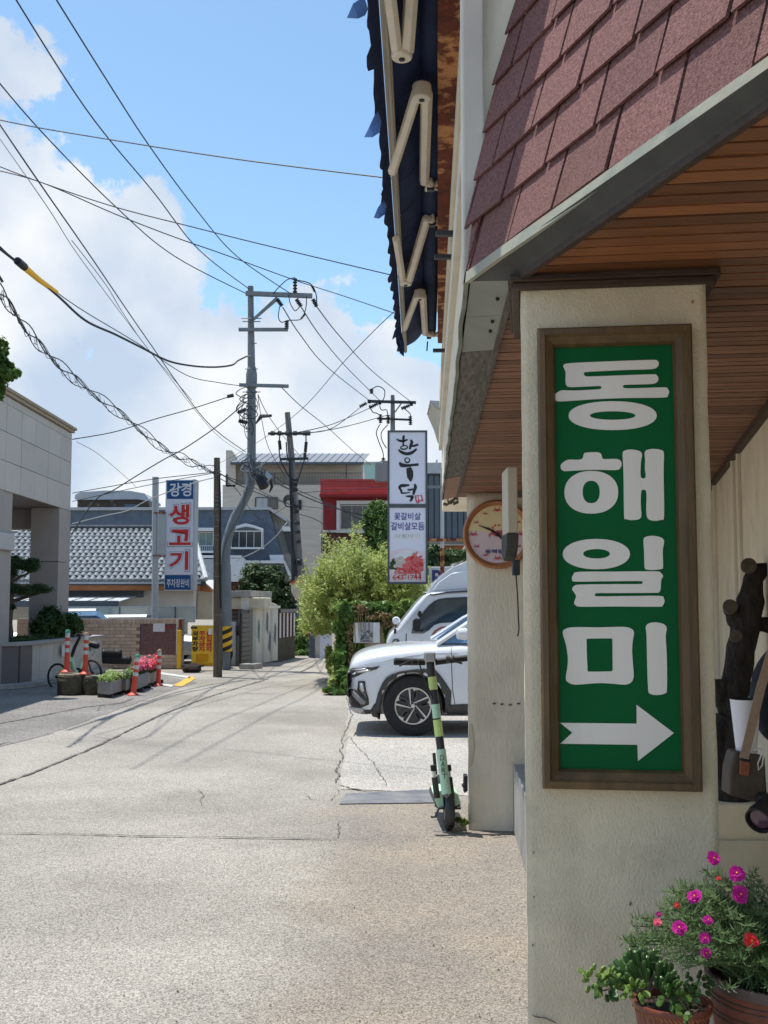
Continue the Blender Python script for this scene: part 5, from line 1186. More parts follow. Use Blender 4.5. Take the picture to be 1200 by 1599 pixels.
rod(640, 1032, 624, 1040, .007, 'black', 'brake_lever', -.02, .0); rod(700, 1030, 722, 1036, .007, 'black', 'brake_lever', -.02, .0)
MB().tube([q(655, 1036, .04), q(663, 1060, .0), q(676, 1090, 0.02), q(684, 1140, .03)], .005, 6).build('brake_cable', 'black', sc_)
# fork legs, wheel, mudguard, deck
for x in (678, 701):
    rod(x-1, 1195, x, 1204, .022, 'black', 'fork_cap', -.0, -.0); rod(x, 1204, x+1, 1216, .013, 'chrome', 'fork_leg', 0, 0); rod(x+1, 1214, x+5, 1246, .022, 'scooter_dark', 'fork_leg', 0, 0)
rod(678, 1176, 681, 1210, .012, 'scooter_dark', 'fork_guard', .05, .05); rod(694, 1174, 697, 1208, .012, 'scooter_dark', 'fork_guard', .05, .05)
wc = Vector((q(702, 1270).x, YK+.03, .118)); axw = Vector((.985, .05, -.03))
MB().lathe([(.05, -.028), (.10, -.031), (.118, -.018), (.121, 0), (.118, .018), (.10, .031), (.05, .028)], wc, 32, axw).build('front_wheel', 'rubber', sc_, smooth=True)
MB().lathe([(0, -.034), (.055, -.032), (.055, .032), (0, .034)], wc, 18, axw).build('wheel_hub', 'scooter_dark', sc_)
mg = [wc+Vector((0, -math.cos(a)*.14, math.sin(a)*.14)) for a in np.linspace(-.45, 2.6, 14)]
vs = []
for p in mg: vs += [p+Vector((-.032, 0, 0)), p+Vector((.032, 0, 0))]
o = MB().add(vs, [(2*i, 2*i+1, 2*i+3, 2*i+2) for i in range(len(mg)-1)]).build('mudguard', 'scooter_dark', sc_, smooth=True); z_ = o.modifiers.new('s', 'SOLIDIFY'); z_.thickness = .012
MB().lathe([(0, 0), (.016, 0), (.014, .008), (0, .010)], q(698, 1243, -.13), 14, (0, -1, .2)).build('headlight', 'lampglass', sc_)
MB().prism([q(676, 1238, .04), q(692, 1234, .04), q(694, 1262, .04), q(684, 1262, .04)], (0, .35, -.01)).build('deck_wing', 'mint', sc_, bevel=.008)
MB().prism([q(707, 1234, .04), q(716, 1240, .04), q(720, 1256, .04), q(710, 1260, .04)], (0, .35, -.01)).build('deck_wing', 'mint', sc_, bevel=.008)
MB().prism([(wc.x-.09, YK+.14, .13), (wc.x+.09, YK+.14, .13), (wc.x+.09, YK+.14, .185), (wc.x-.09, YK+.14, .185)], (-.02, .58, 0)).build('deck', 'scooter_dark', sc_, bevel=.012)
rwc = wc+Vector((-.03, .92, 0)); MB().lathe([(.05, -.028), (.10, -.031), (.121, 0), (.10, .031), (.05, .028)], rwc, 28, axw).build('rear_wheel', 'rubber', sc_, smooth=True)
MB().tube([q(686, 1262, .03), q(680, 1276, .02), q(673, 1276, .02)], .008, 6).build('kickstand', 'scooter_dark', sc_)
rod(686, 1262, 720, 1262, .010, 'dark_steel', 'axle', .03, .03)
# small bell-like fitting on the clock pillar foot
hk = thing('padlock_box', 'small black lock box fixed low on the left edge of the clock pillar', 'lock', P(728, 1230, 7.6))
MB().prism([P(725, 1212, 7.6), P(731, 1211, 7.6), P(731, 1236, 7.6), P(725, 1239, 7.6)], (0, .09, 0)).build('lock_case', 'black', hk, bevel=.005)
MB().tube([P(726, 1222, 7.62), P(722, 1226, 7.62), P(726, 1232, 7.62)], .006, 6).build('shackle', 'dark_steel', hk)
# ================================================================== HANGING SIGN, POST, PARKING SIGN
YH = 20.0
FH = Fr((0, YH, 0), 0)
hs = thing('blade_sign', 'tall narrow sign with brushed black Korean lettering above a raw beef platter picture', 'sign', P(636, 912, YH))
def fpx(fr, x0, y0, x1, y1): (a, b), (c, d) = fr.px(x0, y0), fr.px(x1, y1); return a, c, d, b
a0_, a1_, b0_, b1_ = fpx(FH, 605.5, 672, 668.5, 912)
(m0, m1) = FH.px(0, 787)[1], FH.px(0, 793)[1]; e_ = .036
MB().fbox(FH, a0_+.02, a1_-.02, b0_+.02, b1_-.02, -.2, -.01).build('sign_box', 'sign_rim', hs)
for (x0, x1, y0, y1) in ((a0_, a0_+e_, b0_, b1_), (a1_-e_, a1_, b0_, b1_), (a0_+e_+.001, a1_-e_-.001, b1_-e_, b1_), (a0_+e_+.001, a1_-e_-.001, b0_, b0_+e_), (a0_+e_+.001, a1_-e_-.001, m1, m0)):
    MB().fbox(FH, x0, x1, y0, y1, -.2, .02).build('frame_bar', 'sign_rim', hs, bevel=.004)
MB().fbox(FH, a0_+e_, a1_-e_, m0, b1_-e_, -.01, 0).build('upper_panel', 'sign_face', hs); MB().fbox(FH, a0_+e_, a1_-e_, b0_+e_, m1, -.01, 0).build('lower_panel', 'sign_face', hs)
c12 = lambda pts: [(600+x/12.3, 670+y/12.3) for (x, y) in pts]
def brush(pts, ws, mm='letter_black', nm='brush_stroke'):
    p2 = [Vector(FH.px(*c)) for c in c12(pts)]; p2 = smoothpts([Vector((p.x, p.y, 0)) for p in p2], 5, False); n = len(p2); w = [np.interp(i/(n-1)*(len(ws)-1), range(len(ws)), ws)/12.3/85*.5 for i in range(n)]
    l, r = [], []
    for i, p in enumerate(p2):
        t = (p2[min(i+1, n-1)]-p2[max(i-1, 0)]).normalized(); k = Vector((-t.y, t.x, 0)); l.append((p+k*w[i])[:2]); r.append((p-k*w[i])[:2])
    vs = [FH.pt(*a, .003) for a in l]+[FH.pt(*a, .003) for a in r]; k_ = n
    MB().add(vs+[v+FH.n*.002 for v in vs], [(i, i+1, k_+i+1, k_+i) for i in range(n-1)]+[(2*k_+i, 2*k_+i+1, 3*k_+i+1, 3*k_+i) for i in range(n-1)]).build(nm, mm, hs)
for pts, ws in (([(380, 120), (375, 180), (370, 250), (372, 320)], [40, 50, 30, 36]), ([(238, 190), (290, 220), (360, 232), (420, 215), (460, 200)], [14, 44, 46, 36, 20]), ([(372, 318), (425, 320), (452, 345), (430, 375), (375, 388), (325, 370), (335, 335), (375, 322)], [18, 22, 24, 26, 30, 26, 22, 18]),
                ([(510, 205), (535, 250), (515, 310), (495, 390)], [30, 60, 52, 40]), ([(530, 325), (590, 318), (660, 295)], [40, 44, 40]), ([(275, 390), (330, 440), (430, 475), (530, 455), (630, 380)], [22, 56, 62, 62, 34]),
                ([(450, 548), (410, 570), (405, 610), (440, 645), (485, 620), (490, 580), (450, 552)], [16, 26, 26, 30, 28, 22, 16]), ([(300, 635), (340, 690), (450, 700), (560, 690), (665, 680)], [24, 84, 56, 48, 50]), ([(470, 740), (495, 820), (505, 920), (515, 1008)], [90, 130, 120, 20]),
                ([(490, 1075), (400, 1085), (330, 1090), (285, 1130)], [24, 60, 62, 40]), ([(290, 1125), (330, 1180), (350, 1230), (500, 1218)], [40, 44, 34, 18]), ([(585, 1055), (605, 1110), (580, 1190), (565, 1265)], [30, 62, 58, 40]), ([(450, 1165), (500, 1168), (560, 1150)], [24, 40, 30]), ([(415, 1290), (480, 1292), (545, 1300), (530, 1345), (505, 1390)], [16, 40, 56, 52, 34])):
    brush(pts, ws)
plate(FH, [c12([(590, 1275), (730, 1265), (765, 1380), (690, 1395), (680, 1420), (635, 1428), (605, 1385)])], 'crabred', 'seal_stamp', hs, c=.003)
plate(FH, [c12([(625, 1290), (640, 1285), (655, 1350), (640, 1385), (628, 1350)]), c12([(665, 1280), (700, 1280), (720, 1340), (690, 1370), (665, 1330)])], 'sign_face', 'seal_lettering', hs, c=.008, extr=.001)
text('꽃갈비살', FH, (615.8, 800.5, 657.5, 812), 'letter_blue', 'lettering', hs, bold=.014); text('갈비살모듬', FH, (611, 815.5, 663, 828), 'letter_blue', 'lettering', hs, bold=.014)
plate(FH, [[(614, 832.5), (661, 832), (661, 841.5), (614, 842)]], 'white_paint', 'covered_strip', hs, c=.003); text('차돌박이', FH, (616, 834, 656, 840.5), 'pale_grey', 'lettering', hs, c=.009)
# beef platter picture: dish, mushrooms, meat slices as flat print
pl = lambda cx, cy, rx, ry, n=28: [(cx+rx*math.cos(t), cy+ry*math.sin(t)) for t in np.linspace(0, 2*math.pi, n+1)[:-1]]
plate(FH, [[(608.5, 862), (625, 857), (645, 858), (665, 863), (665, 908), (608.5, 908)]], 'dial_pink', 'picture_ground', hs, c=.003, extr=.0005)
plate(FH, [[(x, min(y, 907.5)) for (x, y) in pl(637.5, 884, 26.8, 25.5)]], 'white_paint', 'dish', hs, c=.005, extr=.0005)
plate(FH, [[(x, min(y, 905)) for (x, y) in pl(637.5, 884, 24.5, 21.5)]], 'white_paint', 'dish_well', hs, c=.0065, extr=.0005)
rg = random.Random(11)
plate(FH, [pl(645, 883, 17, 15)], 'meat', 'beef_pile', hs, c=.008, extr=.0003)
for (cx, cy, r_) in ((614, 880, 5), (616, 875, 4), (612, 886, 4.5), (618, 887, 4)): plate(FH, [pl(cx, cy, r_, r_*.8, 12)], 'leaf_dark', 'herb', hs, c=.008, extr=.0004)
for (cx, cy, r_) in ((620, 874, 4), (627, 872, 4.2), (624, 880, 4.4), (618, 884, 3.5), (631, 878, 3.6), (626, 886, 3.4)): plate(FH, [pl(cx, cy, r_, r_*.85, 14)], 'mushroom', 'mushroom', hs, c=.0095, extr=.0004)
for i in range(96):
    t = rg.uniform(-1.5, 1.3); rr = rg.uniform(7, 21) if i > 8 else rg.uniform(2, 10); cx = 641+rr*.95*math.cos(t); cy = min(897, max(864.5, 881+rr*.95*math.sin(t))); L_ = rg.uniform(3.6, 5.6); w_ = L_*.42
    if i % 3 == 0: cx, cy = rg.uniform(616, 655), rg.uniform(888, 897)
    d = (math.cos(t), math.sin(t)*.8); k = (-d[1], d[0]); pts = [(cx-d[0]*L_, cy-d[1]*L_), (cx+k[0]*w_, cy+k[1]*w_), (cx+d[0]*L_, cy+d[1]*L_), (cx-k[0]*w_, cy-k[1]*w_)]
    plate(FH, [pts], 'meat' if i % 4 else 'petal_red', 'beef_slice', hs, c=.0105+.0002*i, extr=.0001)
text('643-1744', FH, (611, 896, 661, 907), 'white_paint', 'lettering', hs, bold=.06, c=.033); text('643-1744', FH, (613, 897.5, 659, 905.6), 'letter_red', 'lettering', hs, bold=.02, c=.036)
pst = thing('sign_post', 'grey pipe post with rusty lower joint that carries the blade sign', 'post', G(691, 1022))
MB().tube([P(691, 1040, YH+.1), P(691, 868, YH+.1), P(691, 735, YH+.1)], .035, 12).build('pipe', 'pale_grey', pst, smooth=True)
MB().tube([P(691, 900, YH+.1), P(691, 856, YH+.1)], .039, 12).build('rusty_sleeve', 'rust', pst)
for y in (843, 760): MB().box(P(668, y, YH).x, P(703, y, YH).x, YH+.02, YH+.06, P(0, y+2, YH).z, P(0, y-2, YH).z).build('bracket', 'rust' if y > 800 else 'steel', pst)
ps = thing('parking_sign', 'white board with large blue letter P behind the truck roof', 'sign', P(690, 925, 21)); FPk = Fr((0, 21.0, 0), 0)
q_ = fpx(FPk, 670, 885, 730, 940); MB().fbox(FPk, *q_, -.04, 0).build('board', 'white_paint', ps, bevel=.01); text('P', FPk, (675, 890, 690, 915), 'letter_blue', 'lettering', ps, bold=.03, c=.006); text('주차장', FPk, (693, 890, 726, 903), 'mint', 'lettering', ps, bold=.02, c=.006)
# ================================================================== TALL SIGN on the left
YL = 28.0; FL = Fr((0, YL, 0), 4)
FL = Fr((P(282, 900, YL).x, YL, 0), 6)
ls = thing('pylon_sign', 'tall blue and white sign with red Korean letters on a grey pole', 'sign', (P(243, 940, YL).x, YL, 0))
(ax0, ay1) = FL.px(259, 749); (ax1, _u) = FL.px(301, 749); ay0 = FL.px(259, 922)[1]
MB().fbox(FL, ax0, ax1, ay0, ay1, -.32, -.002).build('sign_box', 'white_paint', ls, bevel=.01)
MB().fbox(FL, ax1+.002, ax1+.07, ay0, ay1, -.33, .0).build('side_panel', 'pale_grey', ls)
pt_ = lambda x0, y0, x1, y1: [FL.px(x0, y0), FL.px(x1, y0), FL.px(x1, y1), FL.px(x0, y1)]
plate(FL, [pt_(261, 750.5, 302, 779)], 'sign_navy', 'upper_field', ls, px=False); plate(FL, [pt_(260, 779.5, 302, 897)], 'sign_face', 'middle_field', ls, px=False, c=.001); plate(FL, [pt_(257.5, 898, 298, 921)], 'sign_navy', 'lower_field', ls, px=False)
text('강경', FL, (265, 754, 299, 775), 'white_paint', 'lettering', ls, bold=.02, c=.008)
for s_, bx in (('생', (264, 787, 297, 820)), ('고', (264, 826, 299, 852)), ('기', (264, 860, 295, 891))):
    x0, y0, x1, y1 = bx
    text(s_, FL, (x0-1.7, y0-1.7, x1+1.7, y1+1.7), 'letter_black', 'letter_outline', ls, bold=.075, c=.006); text(s_, FL, (x0-1.0, y0-1.0, x1+1.0, y1+1.0), 'sign_face', 'letter_outline', ls, bold=.065, c=.009); text(s_, FL, (x0+.8, y0+.8, x1-.8, y1-.8), 'letter_red', 'letter', ls, bold=.03, c=.012)
text('주차장완비', FL, (260.5, 904, 295.5, 917), 'white_paint', 'lettering', ls, bold=.012, c=.008)
MB().tube([P(242, 1010, YL+.1), P(243, 745, YL+.1)], .085, 14).build('pole', 'pale_grey', ls, smooth=True)
MB().box(P(246, 800, YL).x, P(259, 800, YL).x, YL, YL+.2, P(0, 866, YL).z, P(0, 803, YL).z).build('bracket_box', 'pale_grey', ls, bevel=.01)
for y in (801, 868): MB().box(P(240, 800, YL).x, P(260, 800, YL).x, YL-.02, YL-.001, P(0, y+1, YL).z, P(0, y-1, YL).z).build('bracket', 'rust', ls)
# ================================================================== BRICK WALL
YB2 = 26.3; FB = Fr((P(130, 940, YB2).x, YB2, 0), 0)
bw_ = thing('brick_wall', 'low tan brick wall with a purplish brick panel behind the forecourt', 'wall', (P(210, 940, YB2).x, YB2, 0))
xa0 = FB.px(128, 0)[0]-1.2; xa1 = FB.px(300, 0)[0]; zt_ = FB.px(0, 966.5)[1]
MB().fbox(FB, xa0, xa1, 0, zt_, -.25, -.012).build('mortar_core', 'mortar', bw_)
xp0, xp1 = FB.px(237.5, 0)[0], FB.px(291, 0)[0]; zp0, zp1 = FB.px(0, 1022)[1], FB.px(0, 972)[1]
cnt = 0; r_ = 0; bh = .082
proto = {}
def brickpiece(w, h, m, name, a, b):
    key = (round(w, 3), round(h, 3), m)
    if key not in proto:
        me = bpy.data.meshes.new(name); mb = MB().box(0, w, -.012, .012, 0, h); me.from_pydata(mb.v, [], mb.f); me['local'] = 1; me.materials.append(M[m]); proto[key] = me
    o = bpy.data.objects.new(name, proto[key]); COL.objects.link(o); o.parent = bw_; p = FB.pt(a, b, random.uniform(-.006, .004))-Vector(bw_.location); o.location = p; return o
rest_b = MB()
z = .01
while z < zt_-.15:
    x = xa0+(0 if r_ % 2 else -.13)
    while x < xa1:
        w = .262; xx0, xx1 = max(x, xa0), min(x+w, xa1)
        mid = (xx0+xx1)/2; inp = xp0 < mid < xp1 and zp0 < z+.05 < zp1
        if not inp and xx1-xx0 > .05:
            a_, b_2 = xx0, xx1
            if zp0 < z+.05 < zp1:
                if a_ < xp0 < b_2: b_2 = xp0
                if a_ < xp1 < b_2: a_ = xp1
            if cnt < 230 and FB.pt(a_, 0).x > P(131, 940, YB2).x: brickpiece(b_2-a_-.008, bh-.008, 'brick_tan', 'brick', a_, z); cnt += 1
            else: rest_b.fbox(FB, a_, b_2-.008, z, z+bh-.008, -.012, .0)
        x += w
    r_ += 1; z += bh
x = xa0
while x < xa1-.03: # upright capping course
    brickpiece(.085, zt_-z-.004, 'brick_tan', 'capping_brick', x, z) if x > 0 else rest_b.fbox(FB, x, x+.085, z, zt_-.004, -.012, 0); x += .092
rest_b.build('brick', 'brick_tan', bw_)['kind'] = 'stuff'
zz = zp0+.005; r_ = 0; n_p = 0; rb_ = MB()
while zz < zp1-.03:
    x = xp0+.005-(.1 if r_ % 2 else 0)
    while x < xp1-.02:
        a_, b_2 = max(x, xp0+.005), min(x+.19, xp1)
        if b_2-a_ > .03: rb_.fbox(FB, a_, b_2, zz, zz+.052, -.01, .003*random.random())
        x += .20
    r_ += 1; zz += .06
FBp = rb_.build('purple_brick', 'brick_red', bw_); FBp['kind'] = 'stuff'
MB().fbox(FB, xp0-.012, xp0+.0, zp0, zp1, -.011, .012).build('panel_edge', 'granite_dark', bw_); MB().fbox(FB, xp1, xp1+.03, zp0, zt_, -.011, .02).build('panel_edge', 'white_wall', bw_)
MB().fbox(FB, FB.px(217, 0)[0], FB.px(218.5, 0)[0], FB.px(0, 1025)[1], FB.px(0, 985)[1], .0, .006).build('rust_stain', 'leather_tan', bw_)
nt_ = thing('no_smoking_notice', 'small white notice with red lettering on the purplish brick panel', 'notice', FB.pt(FB.px(265, 0)[0], FB.px(0, 987)[1], .02))
MB().fbox(FB, FB.px(256.5, 0)[0], FB.px(274, 0)[0], FB.px(0, 986.5)[1], FB.px(0, 973.5)[1], .006, .02).build('board', 'white_paint', nt_); text('금연구역', FB, (258.5, 977.5, 272, 981.5), 'letter_red', 'lettering', nt_, bold=.02, c=.022)
yp = thing('yellow_post', 'square yellow gate post at the end of the brick wall', 'post', G(295, 1045)); MB().fbox(FB, FB.px(291.5, 0)[0]+.03, FB.px(299, 0)[0], 0, FB.px(0, 984)[1], -.02, .10).build('post_tube', 'yellow', yp, bevel=.01)
MB().box(P(296, 0, 26.15).x, P(300, 0, 26.15).x, 26.05, 26.15, P(0, 983, 26.1).z, P(0, 967, 26.1).z).build('post_head', 'rust', yp)
# yellow A-frame
YA2 = 25.2; FA = Fr((0, YA2, 0), 2, (0, .14, 1))
af = thing('folding_warning_sign', 'yellow folding board with black and red Korean no-parking words beside the brown pole', 'sign', (P(317, 0, YA2).x, YA2, 0))
plate(FA, [[(299.5, 980), (301, 978), (333, 978), (335, 980), (334.6, 1036.5), (299, 1036.5)], [(306, 1023), (305.5, 1036), (326, 1035), (326, 1022.5)]], 'yellow', 'front_board', af, extr=.012, c=-.02)
MB().prism([P(301, 980, YA2+.42), P(333, 980, YA2+.42), P(333, 1040, YA2+.55), P(301, 1040, YA2+.55)], (0, .02, 0)).build('rear_board', 'yellow', af)
for s_, x0, x1, m_ in (('외\n부\n차\n량', 301.3, 309.5, 'letter_black'), ('주\n차\n금\n지', 311.5, 320.5, 'letter_red'), ('출\n입\n금\n지', 322.5, 331.3, 'letter_red')): text(s_, FA, (x0, 987, x1, 1019), m_, 'lettering', af, bold=.04, c=.008, space=1.0)
MB().box(P(312, 0, YA2).x, P(321, 0, YA2).x, YA2+.02, YA2+.1, P(0, 982, YA2).z, P(0, 978.5, YA2).z).build('handle', 'dark_steel', af)
MB().box(P(301, 0, 25.5).x, P(333, 0, 25.5).x, 25.35, 25.55, .10, .14).build('cross_bar', 'dark_steel', af)
bagk = thing('rubbish_sack', 'dark brown rubbish sack under the yellow folding board', 'sack', G(316, 1054))
o = MB().lathe([(0, 0), (.16, .0), (.22, .06), (.20, .14), (.13, .19), (0, .21)], (P(316, 0, 25.0).x, 25.0, 0), 18).build('sack', 'bark', bagk, smooth=True); grid_noise(o.data, .06, 5)
# ================================================================== BOLLARDS, STONES, PLANTERS, BIKE
def bollard(x, ybase, ytop, capm, label, lean=0, zb=0.0, Y=None):
    g = G(x, ybase) if zb == 0 else None; Yb = g.y if g else Y; p = P(x, ybase, Yb); t = P(x+lean, ytop, Yb); h = (t-p).length; d = (t-p).normalized()
    th_ = thing('traffic_bollard', label, 'bollard', p, 'orange bollards along the left forecourt')
    L = lambda a, b, r0, r1, m, nm: MB().lathe([(0, a*h), (r0, a*h), (r1, b*h), (0, b*h)], p, 20, d).build(nm, m, th_, smooth=True)
    MB().lathe([(0, 0), (.105, 0), (.10, .015), (.05, .05), (0, .05)], p, 16, (0, 0, 1)).build('base', 'bollard', th_)
    L(.04, .47, .048, .042, 'bollard', 'tube'); L(.47, .56, .043, .043, 'reflective', 'reflective_band'); L(.56, .64, .042, .041, 'bollard', 'tube'); L(.64, .73, .042, .042, 'reflective', 'reflective_band'); L(.73, .81, .041, .040, 'bollard', 'tube'); L(.81, .92, .041, .040, 'reflective', 'reflective_band')
    MB().lathe([(0, .92*h), (.046, .92*h), (.046, .95*h), (.03, .99*h), (0, h)], p, 16, d).build('cap', capm, th_, smooth=True)
def stone(x0, x1, yt, yb, label):
    g = G((x0+x1)/2, yb); r = (P(x1, yb, g.y).x-P(x0, yb, g.y).x)/2; h = P(0, yt, g.y+r).z
    c = (P((x0+x1)/2, yb, g.y).x, g.y+r, 0)
    t = thing('stone_block', label, 'stone block', c, 'mossy stone bollard bases'); o = MB().lathe([(0, 0), (r*.9, 0), (r*.97, h*.1), (r, h*.7), (r*.98, h*.86), (r*1.0, h*.9), (r*.95, h), (0, h)], c, 30).build('stone_drum', 'mossy_stone', t, smooth=True)
    sb = o.modifiers.new('s', 'SUBSURF'); sb.subdivision_type = 'SIMPLE'; sb.levels = 2; sb.render_levels = 2; grid_noise(o.data, .025, 6.0, x0)
    MB().lathe([(0, h-.002), (r*.93, h-.002), (r*.88, h+.012), (0, h+.012)], c, 24).build('stone_top', 'stone_top', t, smooth=True)
    return c, h, r
c1, h1, r1_ = stone(83, 126, 1053, 1086.5, 'larger round mossy stone drum at the left, nearest the bicycle wheel'); c2, h2, r2_ = stone(126, 153, 1056, 1086, 'smaller mossy stone drum touching the first grey planter')
bollard(104, 1050, 983, 'bollard_cap', 'green-capped orange bollard standing on the larger mossy stone', 2, h1, c1[1]); bollard(133, 1053, 987, 'bollard_cap2', 'brown-capped orange bollard standing on the smaller mossy stone', 2, h2, c2[1])
bollard(208, 1086, 1021.5, 'bollard_cap', 'green-capped orange bollard leaning slightly among the grey flower planters', 7); bollard(247, 1071, 1013.5, 'bollard_cap2', 'brown-capped orange bollard at the far end of the planter row', 2.5)
def planter(xl_, xm, xr, yb, yt, fl, label, deep=.9):
    """front face xl..xm, long side receding to xr"""
    a = G(xl_, yb); b = G(xm, yb+2); h = P(0, yt+1, a.y).z; far = G(xr, yb-5); z0 = .06
    dirv = Vector((far.x-b.x, far.y-b.y, 0)); dirv = dirv if dirv.length > .3 else Vector((.2, .6, 0))
    t = thing('planter_box', label, 'planter', (a+b)/2, 'grey planter boxes along the forecourt edge')
    A, B_, C_, D_ = [Vector((p.x, p.y, z0)) for p in (a, b, b+dirv, a+dirv)]
    MB().prism([A, B_, C_, D_], (0, 0, h-z0)).build('box', 'planter_grey', t, bevel=.012)
    ins = [p.lerp((A+C_)/2, .1) for p in (A, B_, C_, D_)]; MB().prism([p+Vector((0, 0, h-z0-.01)) for p in ins], (0, 0, .025)).build('soil', 'soil', t)
    for k in (.12, .85): 
        m_ = A.lerp(B_, .5)+dirv*k; MB().box(m_.x-.12, m_.x+.12, m_.y-.04, m_.y+.04, 0, z0-.001).build('foot', 'black', t)
    cen = (A+C_)/2+Vector((0, 0, h-z0+.03)); rx = (B_-A).length*.5; n = 900
    pts = []; nr = []; rg_ = np.random.default_rng(int(xl_))
    for i in range(n):
        s, u_ = rg_.random(), rg_.random(); p = A+(B_-A)*s+dirv*u_+Vector((0, 0, h-z0+abs(rg_.normal(0, .055))*(1.5 if fl[0] != 'leaf_lime' else 1))); pts.append(p[:]); nr.append((s-.5, u_-.5-.3, .9))
    for i_, m_ in enumerate(fl):
        sel = [j for j in range(n) if (j % len(fl)) == i_ or (m_.startswith('petal') and j % 5 == 0)]
        off = .06 if m_.startswith('petal') else 0
        leaves([(pts[j][0], pts[j][1], pts[j][2]+off) for j in sel], [nr[j] for j in sel], .06 if off else .07, m_, 'flowers' if off else 'foliage', t, .7 if off else .4)
    return t
planter(152, 172, 193, 1089, 1062, ['leaf_lime'], 'first grey planter box with short lime green shoots, next to the stones')
planter(192, 197, 208, 1083, 1058, ['leaf_lime', 'leaf_hedge'], 'second grey planter box with low green shoots behind the leaning bollard')
planter(207, 215, 232, 1080, 1052, ['leaf_hedge', 'petal_pink'], 'third grey planter box with pink and red flowers')
planter(229, 234, 250, 1071, 1049, ['leaf_hedge', 'petal_red', 'petal_pink'], 'farthest grey planter box with tall red flowers beside the brown-capped bollard')
# rolled rubber kerbs by the wall
for (x0, x1, y, lab) in ((156, 190, 1020, 'upper black rubber roll lying on the lower one by the brick wall'), (160, 205, 1030, 'lower black rubber roll lying by the brick wall')):
    p0, p1 = P(x0, y, 25.4), P(x1, y+1, 25.4); t = thing('rubber_roll', lab, 'rubber roll', p0.lerp(p1, .5)); MB().tube([p0, p0.lerp(p1, .03), p0.lerp(p1, .97), p1], [.06, .10, .10, .06], 16).build('roll', 'rubber', t, smooth=True)
    for k in (.2, .8):
        c_ = p0.lerp(p1, k); MB().tube([c_-Vector((.01, 0, 0)), c_+Vector((.01, 0, 0))], .103, 14).build('band', 'black', t)
# shared bicycle
YBk = 20.6
bk = thing('shared_bicycle', 'black and mint shared bicycle leaning behind the two mossy stones', 'bicycle', G(112, 1078))
b3 = lambda x, y, d=0: P(60+x/5.714, 960+y/5.714, YBk+d)
def wheel(cx, cy, r_px, d, ry=None):
    c = b3(cx, cy, d); R_ = r_px/5.714/1700*YBk; axv = Vector((.45, .89, 0)); pts = []
    a_ = axv.orthogonal().normalized(); b__ = axv.cross(a_).normalized()
    ringp = [c+a_*R_*math.cos(t)+b__*R_*math.sin(t) for t in np.linspace(0, 2*math.pi, 40)]
    MB().tube(ringp, .021, 8, cap=False).build('tyre', 'rubber', bk, smooth=True); w = MB(); 
    for k in range(14): w.tube([c, c+(a_*math.cos(k*math.pi/7)+b__*math.sin(k*math.pi/7))*R_], .0022, 3)
    w.build('spokes', 'steel', bk); MB().lathe([(0, -.05), (.03, -.04), (.03, .04), (0, .05)], c, 10, axv).build('hub', 'black', bk); return c
w1 = wheel(172, 555, 112, 0); w2 = wheel(475, 520, 112, .75)
hd = b3(330, 300, .12); 
MB().tube([w1, b3(262, 420, .08), b3(300, 350, .1)], .022, 8).build('fork', 'lime', bk, smooth=True)
MB().tube([b3(295, 375, .1), b3(325, 290, .1), b3(372, 195, .1)], [.03, .034, .026], 10).build('head_tube', 'black', bk, smooth=True)
MB().tube([b3(295, 400, .1), b3(318, 500, .3), b3(352, 515, .42)], [.05, .045, .04], 10).build('frame_tube', 'mint', bk, smooth=True)
MB().tube([b3(352, 515, .42), b3(400, 420, .5), b3(462, 290, .55)], [.03, .028, .02], 10).build('seat_tube', 'mint', bk, smooth=True)
MB().tube([b3(352, 515, .42), w2], .018, 8).build('chain_stay', 'scooter_dark', bk); MB().tube([b3(430, 370, .52), w2], .015, 8).build('seat_stay', 'scooter_dark', bk)
MB().tube([b3(452, 320, .54), b3(465, 280, .54)], .02, 8).build('seat_post', 'steel', bk)
o = MB().tube([b3(440, 262, .54), b3(470, 262, .54), b3(520, 275, .56), b3(540, 290, .58)], [.03, .06, .07, .04], 10).build('saddle', 'black', bk, smooth=True)
MB().tube([b3(320, 195, -.1), b3(345, 170, 0), b3(372, 185, .1), b3(430, 190, .3), b3(470, 180, .45)], .014, 8).build('handlebar', 'black', bk, smooth=True)
MB().prism([b3(330, 170, .0), b3(372, 165, .0), b3(378, 195, .0), b3(335, 190, .0)], (0, .1, 0)).build('display', 'black', bk, bevel=.01)
MB().tube([b3(462, 330, .5), b3(480, 300, .5), b3(505, 330, .52), b3(480, 370, .5)], .02, 6).build('lock', 'silver', bk)
MB().lathe([(0, -.02), (.09, -.02), (.09, .02), (0, .02)], b3(352, 515, .42), 16, (.45, .89, 0)).build('chainring', 'black', bk)
nb = thing('planter_notice', 'small white notice fixed to the granite planter behind the green-capped bollard', 'notice', P(98, 1015, 22.6)); FN = Fr((P(98, 1015, 22.55).x, 22.55, 0), 55)
MB().prism([P(96.5, 1008, 22.3), P(101, 1008, 22.5), P(101, 1024, 22.5), P(96.5, 1024, 22.3)], (.01, -.01, 0)).build('board', 'white_paint', nb)
